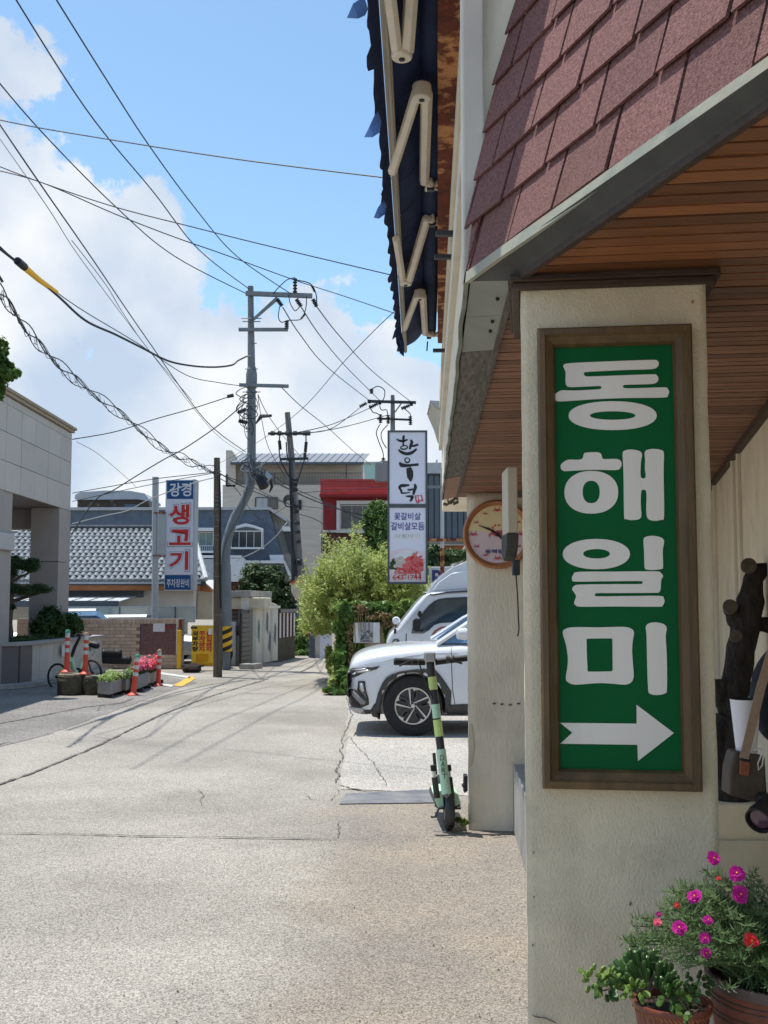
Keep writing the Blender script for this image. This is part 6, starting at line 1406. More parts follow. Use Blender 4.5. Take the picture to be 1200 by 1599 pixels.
# ================================================================== LEFT: granite planter, hedge, pine, building
pk = thing('granite_planter', 'raised planter clad in granite slabs along the left forecourt', 'planter', G(45, 1072))
K0, K1, K2, K3 = G(-80, 1081), G(26, 1075), G(45, 1072), G(155, 1049)
def zt2(p, y): return P(0, y, p.y).z
ztop = .84
def panel_run(a, b, n, m, name, gap=.012, th=.05, z0=.09, z1=ztop-.06):
    d = (b-a)/n; u = d.normalized(); nn = Vector((u.y, -u.x, 0)); 
    for i in range(n):
        p, q2 = a+d*i+u*gap*.5, a+d*(i+1)-u*gap*.5; r__ = random.uniform(0, .004)
        MB().prism([(p.x, p.y, z0), (q2.x, q2.y, z0), (q2.x, q2.y, z1), (p.x, p.y, z1)], nn*(th+r__)).build(name, m, pk)
MB().prism([(K0.x, K0.y+.05, 0), (K1.x, K1.y+.05, 0), (K2.x-.02, K2.y+.05, 0), (K3.x-.05, K3.y, 0), (K3.x-1.0, K3.y+.3, 0), (K0.x, K3.y+.3, 0)], (0, 0, ztop-.062)).build('core', 'granite_dark', pk)
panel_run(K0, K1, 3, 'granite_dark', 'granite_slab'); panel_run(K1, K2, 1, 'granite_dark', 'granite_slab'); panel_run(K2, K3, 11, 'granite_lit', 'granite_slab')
capv = [(K0.x, K0.y-.12), (K1.x+.02, K1.y-.12), (K2.x+.10, K2.y-.10), (K3.x+.10, K3.y-.02), (K3.x-.2, K3.y+.1), (K2.x-.16, K2.y+.25), (K0.x, K0.y+.2)]
MB().prism([(x, y, ztop-.06) for (x, y) in capv], (0, 0, .06)).build('cap_stone', 'granite', pk, bevel=.008)
MB().prism([(x, y, 0) for (x, y) in ((K0.x, K0.y-.3), (K1.x+.05, K1.y-.28), (K2.x+.22, K2.y-.2), (K3.x+.22, K3.y-.1), (K3.x, K3.y), (K2.x, K2.y), (K0.x, K0.y))], (0, 0, .10)).build('kerb', 'concrete', pk, bevel=.015)
MB().prism([(K0.x, K0.y+.2, ztop-.1), (K2.x-.12, K2.y+.22, ztop-.1), (K3.x-.2, K3.y-.1, ztop-.1), (K3.x-1.2, K3.y-.1, ztop-.1), (K0.x, K3.y-.1, ztop-.1)], (0, 0, .05)).build('soil', 'soil', pk)
def plant(name, label, cat, blobs, n, size, m, loc, group=None, sub=8, up=.35, aspect=.45, shell=.5):
    t = thing(name, label, cat, loc, group); p, nn = clumps(blobs, n, sub, shell); leaves(p, nn, size, m, 'foliage', t, aspect, up); return t
def bl(x, y, Y, rx, ry, rz=None): p = P(x, y, Y); k = Y/1700; return (p[:], (rx*k, (rz or rx)*k, ry*k))
plant('ground_cover', 'low dark green creeping cover on top of the granite planter', None, [bl(-20, 1000, 21.4, 60, 6, 20), bl(40, 999, 21.9, 26, 6, 24), bl(70, 997, 22.6, 20, 7, 24), bl(95, 996, 23.4, 18, 7, 20)], 9000, .06, 'leaf_hedge', P(40, 1000, 21.5), sub=14)['kind'] = 'stuff'
sh = plant('shrub', 'rounded dark green shrub on the granite planter at the foot of the column', 'shrub', [bl(66, 978, 22.9, 17, 21), bl(84, 972, 23.2, 18, 22), (bl(76, 962, 23.2, 14, 14))], 9000, .075, 'leaf_hedge', P(76, 1000, 23))
MB().tube([P(76, 1003, 23), P(76, 975, 23)], [.03, .01], 6).build('stem', 'bark_grey', sh)
sh = plant('shrub', 'bushier light-topped shrub nearest the brick wall on the granite planter', 'shrub', [bl(108, 974, 23.9, 18, 18), bl(120, 978, 24.1, 12, 14), bl(100, 982, 23.8, 14, 12)], 7000, .075, 'leaf_hedge', P(110, 1000, 24)); MB().tube([P(110, 1003, 24), P(110, 978, 24)], [.03, .01], 6).build('stem', 'bark_grey', sh)
pn = thing('cloud_pruned_pine', 'small pine trained into layered pads on the granite planter at the left edge', 'tree', P(16, 1003, 21.6))
Yp = 21.6
def limb2(pts, rs, parent, Y, nm='branch', m='bark_grey'): return MB().tube(smoothpts([P(x, y, Y) for (x, y) in pts], 5, False), [np.interp(i/(len(pts)*5-5)*(len(rs)-1), range(len(rs)), rs) for i in range((len(pts)-1)*5+1)], 7).build(nm, m, parent, smooth=True)
limb2([(16, 1005), (13, 975), (15, 955), (17, 930), (19, 905), (22, 885)], [.10, .085, .07, .055, .04], pn, Yp, 'trunk')
limb2([(16, 940), (30, 936), (50, 930), (65, 925)], [.045, .03, .02], pn, Yp); limb2([(18, 910), (30, 902), (44, 895), (52, 888)], [.04, .025, .018], pn, Yp); limb2([(17, 930), (8, 920), (2, 915)], [.03, .015], pn, Yp)
pb_ = [bl(12, 884, Yp, 18, 7, 16), bl(24, 877, Yp, 18, 9, 16), bl(45, 884, Yp, 18, 9, 15), bl(52, 876, Yp, 10, 6, 10), bl(20, 918, Yp, 17, 8, 15), bl(42, 921, Yp, 22, 8, 17), bl(64, 919, Yp, 17, 7, 14), bl(17, 895, Yp, 12, 8, 10), bl(10, 992, Yp, 6, 8, 6), bl(12, 965, Yp, 6, 8, 6), bl(18, 947, Yp, 7, 6, 7)]
p_, n_2 = clumps(pb_, 15000, 12, .45); leaves(p_, n_2, .075, 'leaf_pine', 'needles', pn, .16, .5)
gb = thing('granite_building', 'pale granite-clad building with a deep square column and cornice at the left edge', 'building', (-8, 20, 0))
YG1 = 24.4; CX = P(113, 668, YG1).x
def fx(y): return CX-.019*(y-YG1)
zc = P(113, 668, YG1).z; zb_ = P(102, 793, 23.6).z
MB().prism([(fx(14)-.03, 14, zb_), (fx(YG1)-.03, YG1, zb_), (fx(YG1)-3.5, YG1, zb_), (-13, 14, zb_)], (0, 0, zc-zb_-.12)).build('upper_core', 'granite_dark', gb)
zr = [zb_]+[P(112, y, YG1).z for y in (760, 723, 687, 680)]
yy = YG1; i = 0
while yy > 15.2:
    y1_, y0_ = yy-.006, yy-.90+.006
    for k in range(3):
        z0_, z1_ = zr[k]+.006, zr[k+1]-.006
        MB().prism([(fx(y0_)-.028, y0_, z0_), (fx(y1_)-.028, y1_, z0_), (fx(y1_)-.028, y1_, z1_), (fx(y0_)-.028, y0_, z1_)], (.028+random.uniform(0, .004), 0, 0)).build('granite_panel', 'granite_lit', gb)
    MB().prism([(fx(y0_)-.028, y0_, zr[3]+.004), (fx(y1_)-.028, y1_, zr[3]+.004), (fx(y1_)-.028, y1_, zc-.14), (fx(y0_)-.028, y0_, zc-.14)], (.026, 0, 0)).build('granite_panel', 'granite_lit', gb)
    if yy < 20.6:
        for k in range(2):
            MB().prism([(fx(y0_)-.028+(.45*k), y0_, 2.6), (fx(y0_)-.028, y0_+.44*(k+1), 2.6), (fx(y0_)-.028, y0_+.44*(k+1), zb_-.004), (fx(y0_)-.028, y0_+.44*k+.008, zb_-.004)][0:4], (.028, 0, 0)).build('granite_panel', 'granite', gb) if False else MB().box(fx(yy)-.03, fx(yy)-.002, y0_+.45*k+.006, y0_+.45*(k+1)-.006, 2.75, zb_-.004).build('granite_panel', 'granite', gb)
    yy -= .90
MB().box(-13, fx(20.4)-.03, 14, 20.45, 0, zb_-.001).build('lower_core', 'granite', gb)
MB().prism([(fx(14)+.05, 14, zc-.12), (fx(YG1)+.05, YG1+.05, zc-.12), (-13, YG1+.05, zc-.12), (-13, 14, zc-.12)], (0, 0, .06)).build('cornice', 'granite_cap', gb, bevel=.01)
MB().prism([(fx(14)+.09, 14, zc-.058), (fx(YG1)+.09, YG1+.09, zc-.058), (-13, YG1+.09, zc-.058), (-13, 14, zc-.058)], (0, 0, .06)).build('cornice', 'granite_cap', gb, bevel=.01)
colw = .80; Yc0 = 23.55
zj = P(100, 877, Yc0).z
for (z0_, z1_) in ((0, zj-.006), (zj+.006, zb_-.002)):
    MB().box(fx(Yc0)-.62, fx(Yc0)-.003, Yc0, YG1-.01, z0_, z1_).build('column_stone', 'granite', gb, bevel=.008)
MB().box(-13, fx(Yc0)-.64, Yc0+.35, YG1-.1, P(0, 826, Yc0+.35).z, zb_-.002).build('beam', 'granite', gb)
MB().box(-13, fx(Yc0)-2.0, 24.3, 25.0, 0, zb_-.002).build('rear_wall', 'granite', gb)
cp = thing('entrance_canopy', 'flat grey metal canopy over the entrance at the left edge', 'canopy', (fx(20.5), 20.5, P(30, 857, 19.5).z))
MB().box(-13, P(47, 0, 20.4).x, 18.2, 20.4, P(0, 857, 19.4).z, P(0, 829, 19.4).z).build('canopy_box', 'silver', cp, bevel=.02)
tvine = thing('roof_vine', 'leafy green vine spilling over the granite building roof edge at the left margin', 'plant', P(4, 620, 19))
p_, n_2 = clumps([bl(0, 545, 19, 12, 16), bl(8, 578, 19, 14, 18), bl(18, 585, 19, 12, 10), bl(-10, 570, 19, 20, 40), bl(2, 610, 19, 6, 14), bl(26, 582, 19, 7, 5)], 5000, 9, .4); leaves(p_, n_2, .10, 'leaf_ivy', 'foliage', tvine, .6, .2)
MB().tube([P(-8, 640, 19), P(2, 590, 19), P(20, 583, 19)], .02, 5).build('stem', 'bark_grey', tvine)
rp_ = thing('roof_post', 'dark steel frame post standing on the granite building roof at the left margin', 'post', P(3, 600, 19.3))
MB().box(P(1, 0, 19.3).x, P(6, 0, 19.3).x, 19.3, 19.36, P(0, 640, 19.3).z, P(0, 420, 19.3).z).build('upright', 'dark_steel', rp_); MB().tube([P(4, 440, 19.3), P(-14, 410, 19.3)], .03, 4).build('brace', 'dark_steel', rp_); MB().box(P(-60, 0, 19.3).x, P(6, 0, 19.3).x, 19.3, 19.36, P(0, 424, 19.3).z, P(0, 419, 19.3).z).build('top_rail', 'dark_steel', rp_)
# ================================================================== BACKGROUND HOUSES
def fr(x, Y, ang=0): return Fr((P(x, 940, Y).x, Y, 0), ang)
def R4(F_, x0, y0, x1, y1):
    a0, b1 = F_.px(x0, y0); a1, b0 = F_.px(x1, y1); return a0, a1, b0, b1
def fb(F_, x0, y0, x1, y1, c0, c1, name, m, par, bevel=0):
    return MB().fbox(F_, *R4(F_, x0, y0, x1, y1), c0, c1).build(name, m, par, bevel=bevel)
def poly(F_, pts, c0, c1, name, m, par):
    p3 = [F_.pt(*F_.px(*p), c1) for p in pts]; return MB().prism(p3, F_.n*(c0-c1)).build(name, m, par)
def window(F_, x0, y0, x1, y1, par, mf='white_paint', mg='windowglass', nv=2, t=1.2, c=0.0, nh=1, arch=0):
    a0, a1, b0, b1 = R4(F_, x0, y0, x1, y1); k = t*F_.o.y/1700
    w = MB(); w.fbox(F_, a0, a0+k, b0, b1, c, c+.08).fbox(F_, a1-k, a1, b0, b1, c, c+.08).fbox(F_, a0+k, a1-k, b1-k, b1, c, c+.08).fbox(F_, a0+k, a1-k, b0, b0+k, c, c+.08)
    o = w.build('window', mf, par)
    for i in range(nv):
        s0 = a0+k+(a1-a0-2*k)*i/nv; s1 = a0+k+(a1-a0-2*k)*(i+1)/nv
        MB().fbox(F_, s0+k*.25, s1-k*.25, b0+k, b1-k, c+.01, c+.025).build('pane', mg, o)
        if i: MB().fbox(F_, s0-k*.25, s0+k*.25, b0+k, b1-k, c, c+.06).build('mullion', mf, o)
    return o
# --- tiled-roof house
YE, YR = 31.0, 35.0
th_ = thing('tile_roof_house', 'low white house with pale grey pantile roof and orange wood eave', 'house', (P(200, 940, 32).x, 32.5, 0))
ze = P(200, 907, YE).z; zr_ = P(200, 827, YR).z
xL, xRe, xRr = P(60, 907, YE).x-3, P(322, 907, YE).x, P(300, 827, YR).x
slope = Vector((0, YR-YE, zr_-ze)); sl = slope.length; sv = slope.normalized(); sn = Vector((0, -sv.z, sv.y))
MB().prism([(xL, YE, ze-.05), (xRe, YE, ze-.05), (xRr, YR, zr_-.05), (xL, YR, zr_-.05)], (0, 0, -.08)).build('roof_deck', 'tile_gap', th_)
tw, tl = .185, .30
def tile_mesh():
    mb = MB(); vs = []; n = 6
    for j, (v, lift) in enumerate(((0, .035), (tl+.03, .008))):
        for i in range(n+1):
            u = i/n*tw*.90; w = .045*math.sin(i/n*math.pi*1.3+.4); vs.append((u+(.05*math.sin(i/n*3.14) if j == 0 else 0), v-(.05*math.sin(i/n*3.14) if j == 0 else 0), lift+w))
    for i in range(n+1): vs.append((i/n*tw*.90, -.03*math.sin(i/n*3.14), -.02))
    fs = [(i, i+1, n+1+i+1, n+1+i) for i in range(n)]+[(2*(n+1)+i, 2*(n+1)+i+1, i+1, i) for i in range(n)]
    return vs, fs
tvs, tfs = tile_mesh()
def roofpt(u, v, w): return Vector((u, YE, ze))+sv*v+sn*w
base = bpy.data.meshes.new('roof_tile'); base.from_pydata([(u, sv.y*v+sn.y*w, sv.z*v+sn.z*w) for (u, v, w) in tvs], [], tfs); base.materials.append(M['tile_grey']); base['local'] = 1
stuffm = MB(); nt_c = 0; rows = int(sl/tl)+1; xs0 = P(113, 907, YE).x
loc0 = Vector(th_.location)
for r_ in range(rows):
    v0 = r_*tl; lim_r = xRe+(xRr-xRe)*v0/sl-.1; x = xL+(r_ % 2)*0
    while x < lim_r:
        vis = x > xs0-.2+v0*-.3
        if vis and nt_c < 300:
            o = bpy.data.objects.new('roof_tile', base); COL.objects.link(o); o.parent = th_; o.location = Vector((x+.03*(r_ % 2), YE, ze))+sv*v0-loc0+sn*random.uniform(0, .008); nt_c += 1
        else:
            if vis or x > xs0-3:
                p0 = Vector((x+.03*(r_ % 2), YE, ze))+sv*v0; stuffm.add([p0+Vector(base.vertices[i].co) for i in range(len(base.vertices))], tfs)
        x += tw
stuffm.build('upper_roof_tile', 'tile_grey', th_)['kind'] = 'stuff'
for y_, z_ in ((YR, zr_),): MB().tube([(xL, YR, zr_+.06), (xRr+.1, YR, zr_+.06)], .09, 10).build('ridge', 'tile_gap', th_)
MB().tube([(xRe, YE, ze+.05), (xRr, YR, zr_+.05)], .07, 8).build('verge', 'pale_grey', th_)
FT = fr(200, YE+.05); 
fb(FT, -40, 908.5, 314, 912, 0.0, .1, 'gutter', 'pale_grey', th_); fb(FT, -40, 912, 312, 922, -.1, .04, 'eave_board', 'wood_orange', th_)
FT2 = fr(200, YE+.55); fb(FT2, -40, 920, 302, 968, -4, 0, 'wall', 'white_wall', th_); fb(FT2, 304, 922, 327, 968, -3.6, -.5, 'wall', 'cream', th_)
poly(fr(200, YE+.2), [(296, 905), (312, 905), (331, 921), (329, 925), (300, 922)], -.4, 0, 'gable_end', 'wood_orange', th_)
MB().box(P(303, 0, 31.7).x, P(307, 0, 31.7).x, 31.6, 31.8, 0, P(0, 922, 31.6).z).build('corner_post', 'panel_wall', th_)
# lean-to glass canopy
ax_, bx_ = P(60, 0, 30.2).x, P(218, 0, 30.2).x
zA, zB2 = P(0, 925, 31.2).z, P(0, 941, 30.0).z
MB().prism([(ax_-3, 31.4, zA+.06), (bx_+.15, 31.4, zA+.06), (bx_+.15, 31.4, zA-.14), (ax_-3, 31.4, zA-.14)], (0, .1, 0)).build('canopy_head', 'slate_metal', th_)
n_ = 10; xw = (bx_-(ax_-1.6))/n_
for i in range(n_):
    x0_ = ax_-1.6+xw*i; MB().prism([(x0_+.02, 31.3, zA-.12), (x0_+xw-.02, 31.3, zA-.12), (x0_+xw-.24, 30.0, zB2), (x0_-.2, 30.0, zB2)], (0, 0, .02)).build('canopy_pane', 'pale_grey', th_)
    MB().tube([(x0_, 31.3, zA-.1), (x0_-.22, 30.0, zB2+.02)], .018, 4).build('canopy_rib', 'slate_metal', th_)
MB().box(ax_-3, bx_-.2, 29.94, 30.0, zB2-.12, zB2+.05).build('canopy_beam', 'slate_metal', th_)
pf_ = thing('panel_fence', 'pale green-grey panel fence behind the brick wall', 'fence', (P(210, 940, 29.6).x, 29.6, 0)); FPf = fr(210, 29.6)
px_ = [60, 98, 134, 172, 187, 232, 274, 304]
for a, b in zip(px_[:-1], px_[1:]):
    fb(FPf, a+.4, 949, b-.4, 972, -.05, 0, 'fence_panel', 'panel_wall', pf_)
for a in px_: fb(FPf, a-.6, 947.5, a+.6, 972, -.06, .03, 'fence_post', 'slate_metal' if a in (187, 274) else 'pale_grey', pf_)
fb(FPf, 60, 947, 304, 949, -.06, .02, 'rail', 'pale_grey', pf_)
# --- grey-blue house with dormer
YD = 42.0; FD2 = fr(300, YD)
dh = thing('slate_blue_house', 'slate-blue clad house with white arched dormer window and sloping grey corner', 'house', (P(280, 940, YD).x, YD+3, 0))
poly(FD2, [(100, 796), (360, 796), (420, 795), (444, 880), (444, 900), (100, 900)], -5, 0, 'cladding_wall', 'slate_blue', dh)
poly(fr(300, 42.4), [(420, 795), (450, 812), (468, 900), (470, 960), (452, 960), (442, 890)], -4, 0, 'sloping_corner', 'concrete', dh)
poly(fr(300, 41.95), [(100, 792.5), (422, 792), (449, 811), (447, 814), (420, 796), (100, 797)], -.6, .1, 'parapet', 'pale_grey', dh)
poly(fr(300, 42.2), [(443, 830), (455, 823), (457, 862), (452, 864)], -.5, .1, 'dark_niche', 'alloy_dark', dh)
for q in ([(442, 823), (453, 823), (455, 830), (443, 830)], [(422, 867), (443, 867), (444, 876), (424, 876)]): poly(FD2, q, 0, .3, 'white_band', 'white_paint', dh)
fb(FD2, 357, 876, 445, 880, -.1, .5, 'white_sill', 'white_paint', dh)
poly(fr(300, 42.3), [(443, 876), (446, 876), (470, 930), (466, 934)], 0, .4, 'white_edge', 'white_paint', dh)
poly(FD2, [(358, 857), (358.5, 829), (372, 822), (385, 818), (398, 821), (412.5, 826), (412, 857)], -.1, .30, 'dormer', 'white_paint', dh)
FDw = Fr(FD2.pt(0, 0, .31), 0)
poly(FDw, [(362.5, 828.5), (374, 824.5), (385, 822.5), (396, 824.5), (408, 828.5)], 0, .02, 'arched_pane', 'windowglass', dh)
window(FDw, 361, 829, 410, 856, dh, nv=4, t=1.4, c=.02)
MB().fbox(FDw, *R4(FDw, 357, 855, 413, 857.5), 0, .15).build('dormer_sill', 'white_paint', dh)
window(FD2, 300, 831, 334, 853, dh, nv=3, t=1.0, c=0.02, mg='glass_green'); fb(FD2, 300, 825, 336, 830, 0, .35, 'white_band', 'white_paint', dh); fb(FD2, 300, 861, 336, 864, 0, .5, 'white_band', 'white_paint', dh); fb(FD2, 300, 868, 380, 872, 0, .5, 'white_band', 'white_paint', dh)
rl = MB()
for x in range(300, 336, 3): rl.fbox(FD2, *R4(FD2, x, 852, x+.6, 862), .3, .33)
rl.build('railing', 'steel_white', dh)
fb(fr(300, 41.2), 300, 873, 355, 905, -.5, 0, 'lower_wall', 'pale_grey', dh); fb(fr(300, 42.6), 357, 884, 452, 960, -3, 0, 'dark_brick_wall', 'maroon', dh); window(fr(300, 42.55), 403, 892, 415, 904, dh, nv=1, c=.02)
fb(fr(300, 40.5), 357, 872, 381, 908, -.4, 0, 'stair_block', 'white_paint', dh); fb(fr(300, 40.6), 358, 903, 362, 876, -.4, .02, 'blue_strip', 'sign_face', dh)
# attic with stone wall and pale cover
at = thing('rooftop_shed', 'stone-faced rooftop shed with a rounded pale cover above the slate-blue parapet', 'shed', (P(180, 940, 44).x, 45, P(180, 793, 44).z))
FAt = fr(180, 44.5); fb(FAt, 121, 780, 233, 794, -2, 0, 'stone_wall', 'stone_top', at)
mbs = MB()
for r_ in range(4):
    for i in range(26):
        if random.random() < .93: x = 121.5+i*4.3+(r_ % 2)*2; mbs.fbox(FAt, *R4(FAt, x, 781+r_*3.2, x+3.4, 783.4+r_*3.2), 0, .06)
mbs.build('wall_stone', 'bark_cut', at)['kind'] = 'stuff'
o = poly(FAt, [(118, 779), (119, 773), (127, 769), (165, 766.5), (205, 767), (227, 771), (234, 780), (234, 783), (216, 780), (121, 781)], -2.2, .15, 'cover_sheet', 'pale_grey', at)
fb(FAt, 196, 788, 217, 794, 0, .1, 'hatch', 'slate_blue', at)
# --- beige building with standing-seam roof
YBe = 60.0; FBe = fr(450, YBe)
be = thing('beige_apartment', 'tall beige block with sloping grey standing-seam roof and balcony railing', 'building', (P(450, 940, YBe).x, YBe+4, 0))
poly(FBe, [(353, 703), (362, 703), (368, 712), (368, 760), (353, 760)], -6, .0, 'tower_wall', 'beige_wall', be)
fb(fr(450, 60.8), 366, 722, 567, 765, -6, 0, 'upper_wall', 'beige_wall', be)
fb(FBe, 348, 757, 501, 1000, -8, 0, 'lower_wall', 'beige_wall', be); fb(fr(450, 60.3), 480, 757, 610, 1000, -6, 0, 'lower_wall', 'white_wall', be)
za, zb3 = P(0, 709, 62).z, P(0, 722, 59.6).z
xl_, xr_ = P(360, 722, 59.6).x, P(567, 722, 59.6).x; n_ = 19; xw = (xr_-xl_)/n_
MB().prism([(xl_, 59.6, zb3-.03), (xr_, 59.6, zb3-.03), (xr_+.1, 62, za-.03), (xl_+.5, 62, za-.03)], (0, 0, -.1)).build('roof_deck', 'slate_metal', be)
for i in range(n_):
    x0_ = xl_+xw*i; sh_ = .35; MB().prism([(x0_+.02, 59.6, zb3), (x0_+xw-.02, 59.6, zb3), (x0_+xw-.02+sh_, 62, za), (x0_+.02+sh_, 62, za)], (0, 0, .03)).build('roof_panel', 'seam_roof', be)
    MB().tube([(x0_, 59.6, zb3+.04), (x0_+sh_, 62, za+.04)], .025, 4).build('roof_seam', 'slate_metal', be)
fb(fr(450, 59.5), 360, 721.5, 568, 724, -.2, 0, 'gutter', 'slate_metal', be)
for x in (379, 541, 429): fb(fr(450, 60.0), x-.8, 724 if x != 429 else 738, x+.8, 757, -.06, 0, 'drain_pipe', 'slate_metal', be)
rl = MB(); FR_ = fr(450, 59.98); x = 402.0
while x < 565: rl.fbox(FR_, *R4(FR_, x, 738.5, x+.35, 757), -.03, 0); x += 2.4
rl.fbox(FR_, *R4(FR_, 402, 738, 566, 738.8), -.04, 0); rl.build('balcony_railing', 'dark_steel', be)['kind'] = 'stuff'
fb(FBe, 353, 741, 355.5, 757, 0, .1, 'louvre', 'dark_steel', be)
FBw = Fr(FBe.pt(0, 0, .01), 0)
window(FBw, 399, 776.5, 434, 795, be, 'dark_wood', 'windowglass', 3, .8); fb(FBw, 401, 778, 418, 794, .02, .06, 'blind', 'pale_grey', be)
for q in ((487, 775, 501.5, 808), (483, 829, 503, 862)): window(fr(450, 60.25), *q, be, 'alloy_dark', 'pale_grey', 1, .8)
window(FBw, 464, 781, 471, 796, be, 'dark_steel', 'dark_steel', 2, .6)
# mint building, right-hand far houses
mi = thing('mint_building', 'pale mint rendered building peeping between grey roof and utility pole', 'building', (P(600, 940, 70).x, 72, 0)); FM = fr(600, 70); fb(FM, 561, 723, 606, 760, -5, 0, 'wall', 'mintwall', mi); fb(FM, 560, 721.5, 607, 724, -5, .2, 'parapet', 'pale_grey', mi); fb(FM, 604, 721, 690, 760, -4, -.5, 'side_wall', 'pale_grey', mi)
fw = thing('far_flat_block', 'distant pale flat-roofed block right of the blade sign', 'building', (P(680, 940, 75).x, 77, 0)); FW2 = fr(680, 75); fb(FW2, 666, 724, 720, 780, -5, 0, 'wall', 'pale_grey', fw); fb(FW2, 665, 722.5, 720, 731, -5, .1, 'parapet', 'sign_face', fw); fb(FW2, 681, 718, 684, 723, -1, 0, 'chimney', 'pale_grey', fw)
ea = thing('neighbour_eave', 'pointed corner of a neighbouring pale eave jutting past the cream wall', 'roof', P(690, 640, 26)); FE_ = fr(690, 26)
poly(FE_, [(672, 625), (700, 627), (712, 630), (712, 640), (684, 637), (676, 629)], -2, 0, 'eave_top', 'pale_grey', ea); poly(Fr(FE_.pt(0, 0, -.1), 0), [(674, 629), (690, 638), (712, 642), (712, 700), (690, 672), (684, 652)], -2, 0, 'soffit', 'cream', ea)
bs = thing('steel_clad_shed', 'dark slate corrugated steel building between the blade sign and the restaurant', 'building', (P(700, 940, 27).x+1.5, 28, 0)); FBs = fr(690, 27.0)
fb(FBs, 660, 745, 790, 842, -2.5, -.06, 'wall', 'slate_metal', bs)
x = 660
while x < 740: fb(FBs, x+.5, 741, x+8.5, 842, -.06, 0, 'cladding_panel', 'slate_metal', bs); x += 9.2
fb(FBs, 660, 739.5, 790, 742, -2.5, .04, 'coping', 'dark_steel', bs); fb(FBs, 662, 841, 730, 845, -.1, .05, 'lower_trim', 'rust', bs); 
for x in (668, 760): fb(Fr(FBs.pt(0, 0, -.2), 0), x, 842, x+3, 1015, -.1, 0, 'stilt', 'steel', bs)
wh = thing('white_house', 'white house with orange-brown eave behind the truck', 'house', (P(715, 940, 31).x, 33, 0)); FWh = fr(715, 31); fb(FWh, 682, 780, 800, 816, -5, -.02, 'upper_wall', 'white_wall', wh); fb(FWh, 680, 816, 800, 851, -5, .0, 'balcony_front', 'white_paint', wh); fb(FWh, 690, 852, 800, 868, -4.5, -.3, 'soffit', 'wood_orange', wh); fb(FWh, 694, 868, 800, 1020, -4, -.6, 'lower_wall', 'beige_wall', wh)
fb(FWh, 709, 842, 716, 846, 0, .03, 'vent', 'dark_steel', wh)
for k in range(3): MB().tube([P(694+6*k, 905, 30.5), P(728+7*k, 852+4*k, 30.5)], .03, 6).build('stair_rail', 'steel_white', wh)
# --- red building
YR2 = 50.0; FR2 = fr(550, YR2)
rd = thing('red_house', 'red house with bright red boarded parapet and white-framed window', 'house', (P(550, 940, YR2).x, YR2+3, 0))
fb(FR2, 501, 748, 700, 780, -5, -.05, 'parapet_core', 'maroon', rd)
y = 748.0; i = 0
while y < 773: fb(FR2, 501-.12*i, y+.25, 700, y+3.9, -.05, .04+.05*i/3, 'red_board', 'red_board', rd); y += 4.15; i += 1
fb(FR2, 500, 773, 700, 777, -.05, .5, 'parapet_edge', 'red_wall', rd)
fb(FR2, 505, 777, 700, 830, -5, 0, 'wall', 'red_wall', rd); fb(FR2, 504, 829, 700, 860, -5, -.02, 'base_wall', 'maroon', rd); fb(FR2, 504, 828, 532, 831.5, 0, .1, 'band', 'beige_wall', rd)
FRw = Fr(FR2.pt(0, 0, .01), 0); window(FRw, 526, 782, 620, 832, rd, 'white_paint', 'windowglass', 1, 5.5); window(Fr(FR2.pt(0, 0, .06), 0), 532, 789, 618, 827, rd, 'beige_wall', 'windowglass', 5, 1.2)
gr_ = thing('grey_awning_roof', 'grey sheet roof of an outbuilding behind the light green bush', 'roof', P(550, 865, 44)); FG2 = fr(550, 44); poly(FG2, [(522, 856), (600, 856), (604, 872), (510, 872)], -1, 0, 'roof_sheet', 'pale_grey', gr_); fb(FG2, 515, 872, 604, 1000, -3, -.1, 'outbuilding_wall', 'maroon', gr_)
# ================================================================== LANE: gatehouse, fences, far gate
gh = thing('gatehouse', 'cream gate porch with heavy flat eave and dark slatted gate behind the concrete pole', 'gatehouse', G(395, 1045)); YGt = 27.5
FG3 = fr(390, YGt, 0)
fb(FG3, 355, 933, 414, 951, -1.6, 0, 'eave_front', 'cream', gh, .03); 
MB().prism([P(389, 933, YGt-.01), P(423, 934.5, YGt+2.6), P(423, 952, YGt+2.6), P(389, 951, YGt-.01)], (-.2, 0, 0)).build('eave_side', 'white_wall', gh)
MB().prism([P(352, 933, YGt-.1), P(391, 932, YGt-.1), P(425, 933, YGt+2.7), P(380, 933, YGt+2.7)], (0, 0, .16)).build('roof_slab', 'concrete', gh, bevel=.01)
fb(FG3, 372, 951, 375, 1042, -.5, -.1, 'gate_post', 'concrete', gh)
fb(Fr((0, YGt+.8, 0)), 357, 953, 374, 1042, -.1, 0, 'gate_backing', 'alloy_dark', gh)
y = 954
while y < 1038: fb(Fr((0, YGt+.78, 0)), 358, y, 373, y+5, 0, .03, 'gate_slat', 'granite_dark', gh); y += 6.4
FGp = fr(390, YGt-.05); fb(FGp, 358, 971, 368, 1045, -.2, 0, 'white_pier', 'white_paint', gh, .01); fb(FGp, 368.5, 975, 375, 1045, -.4, -.05, 'stone_pier', 'concrete', gh); fb(FGp, 369, 977, 374, 987, -.05, .12, 'letter_box', 'alloy_dark', gh); fb(FGp, 369.5, 988, 373, 992, -.05, .06, 'meter', 'dark_steel', gh)
gA, gB = G(376, 1043), G(391, 1041.5); 
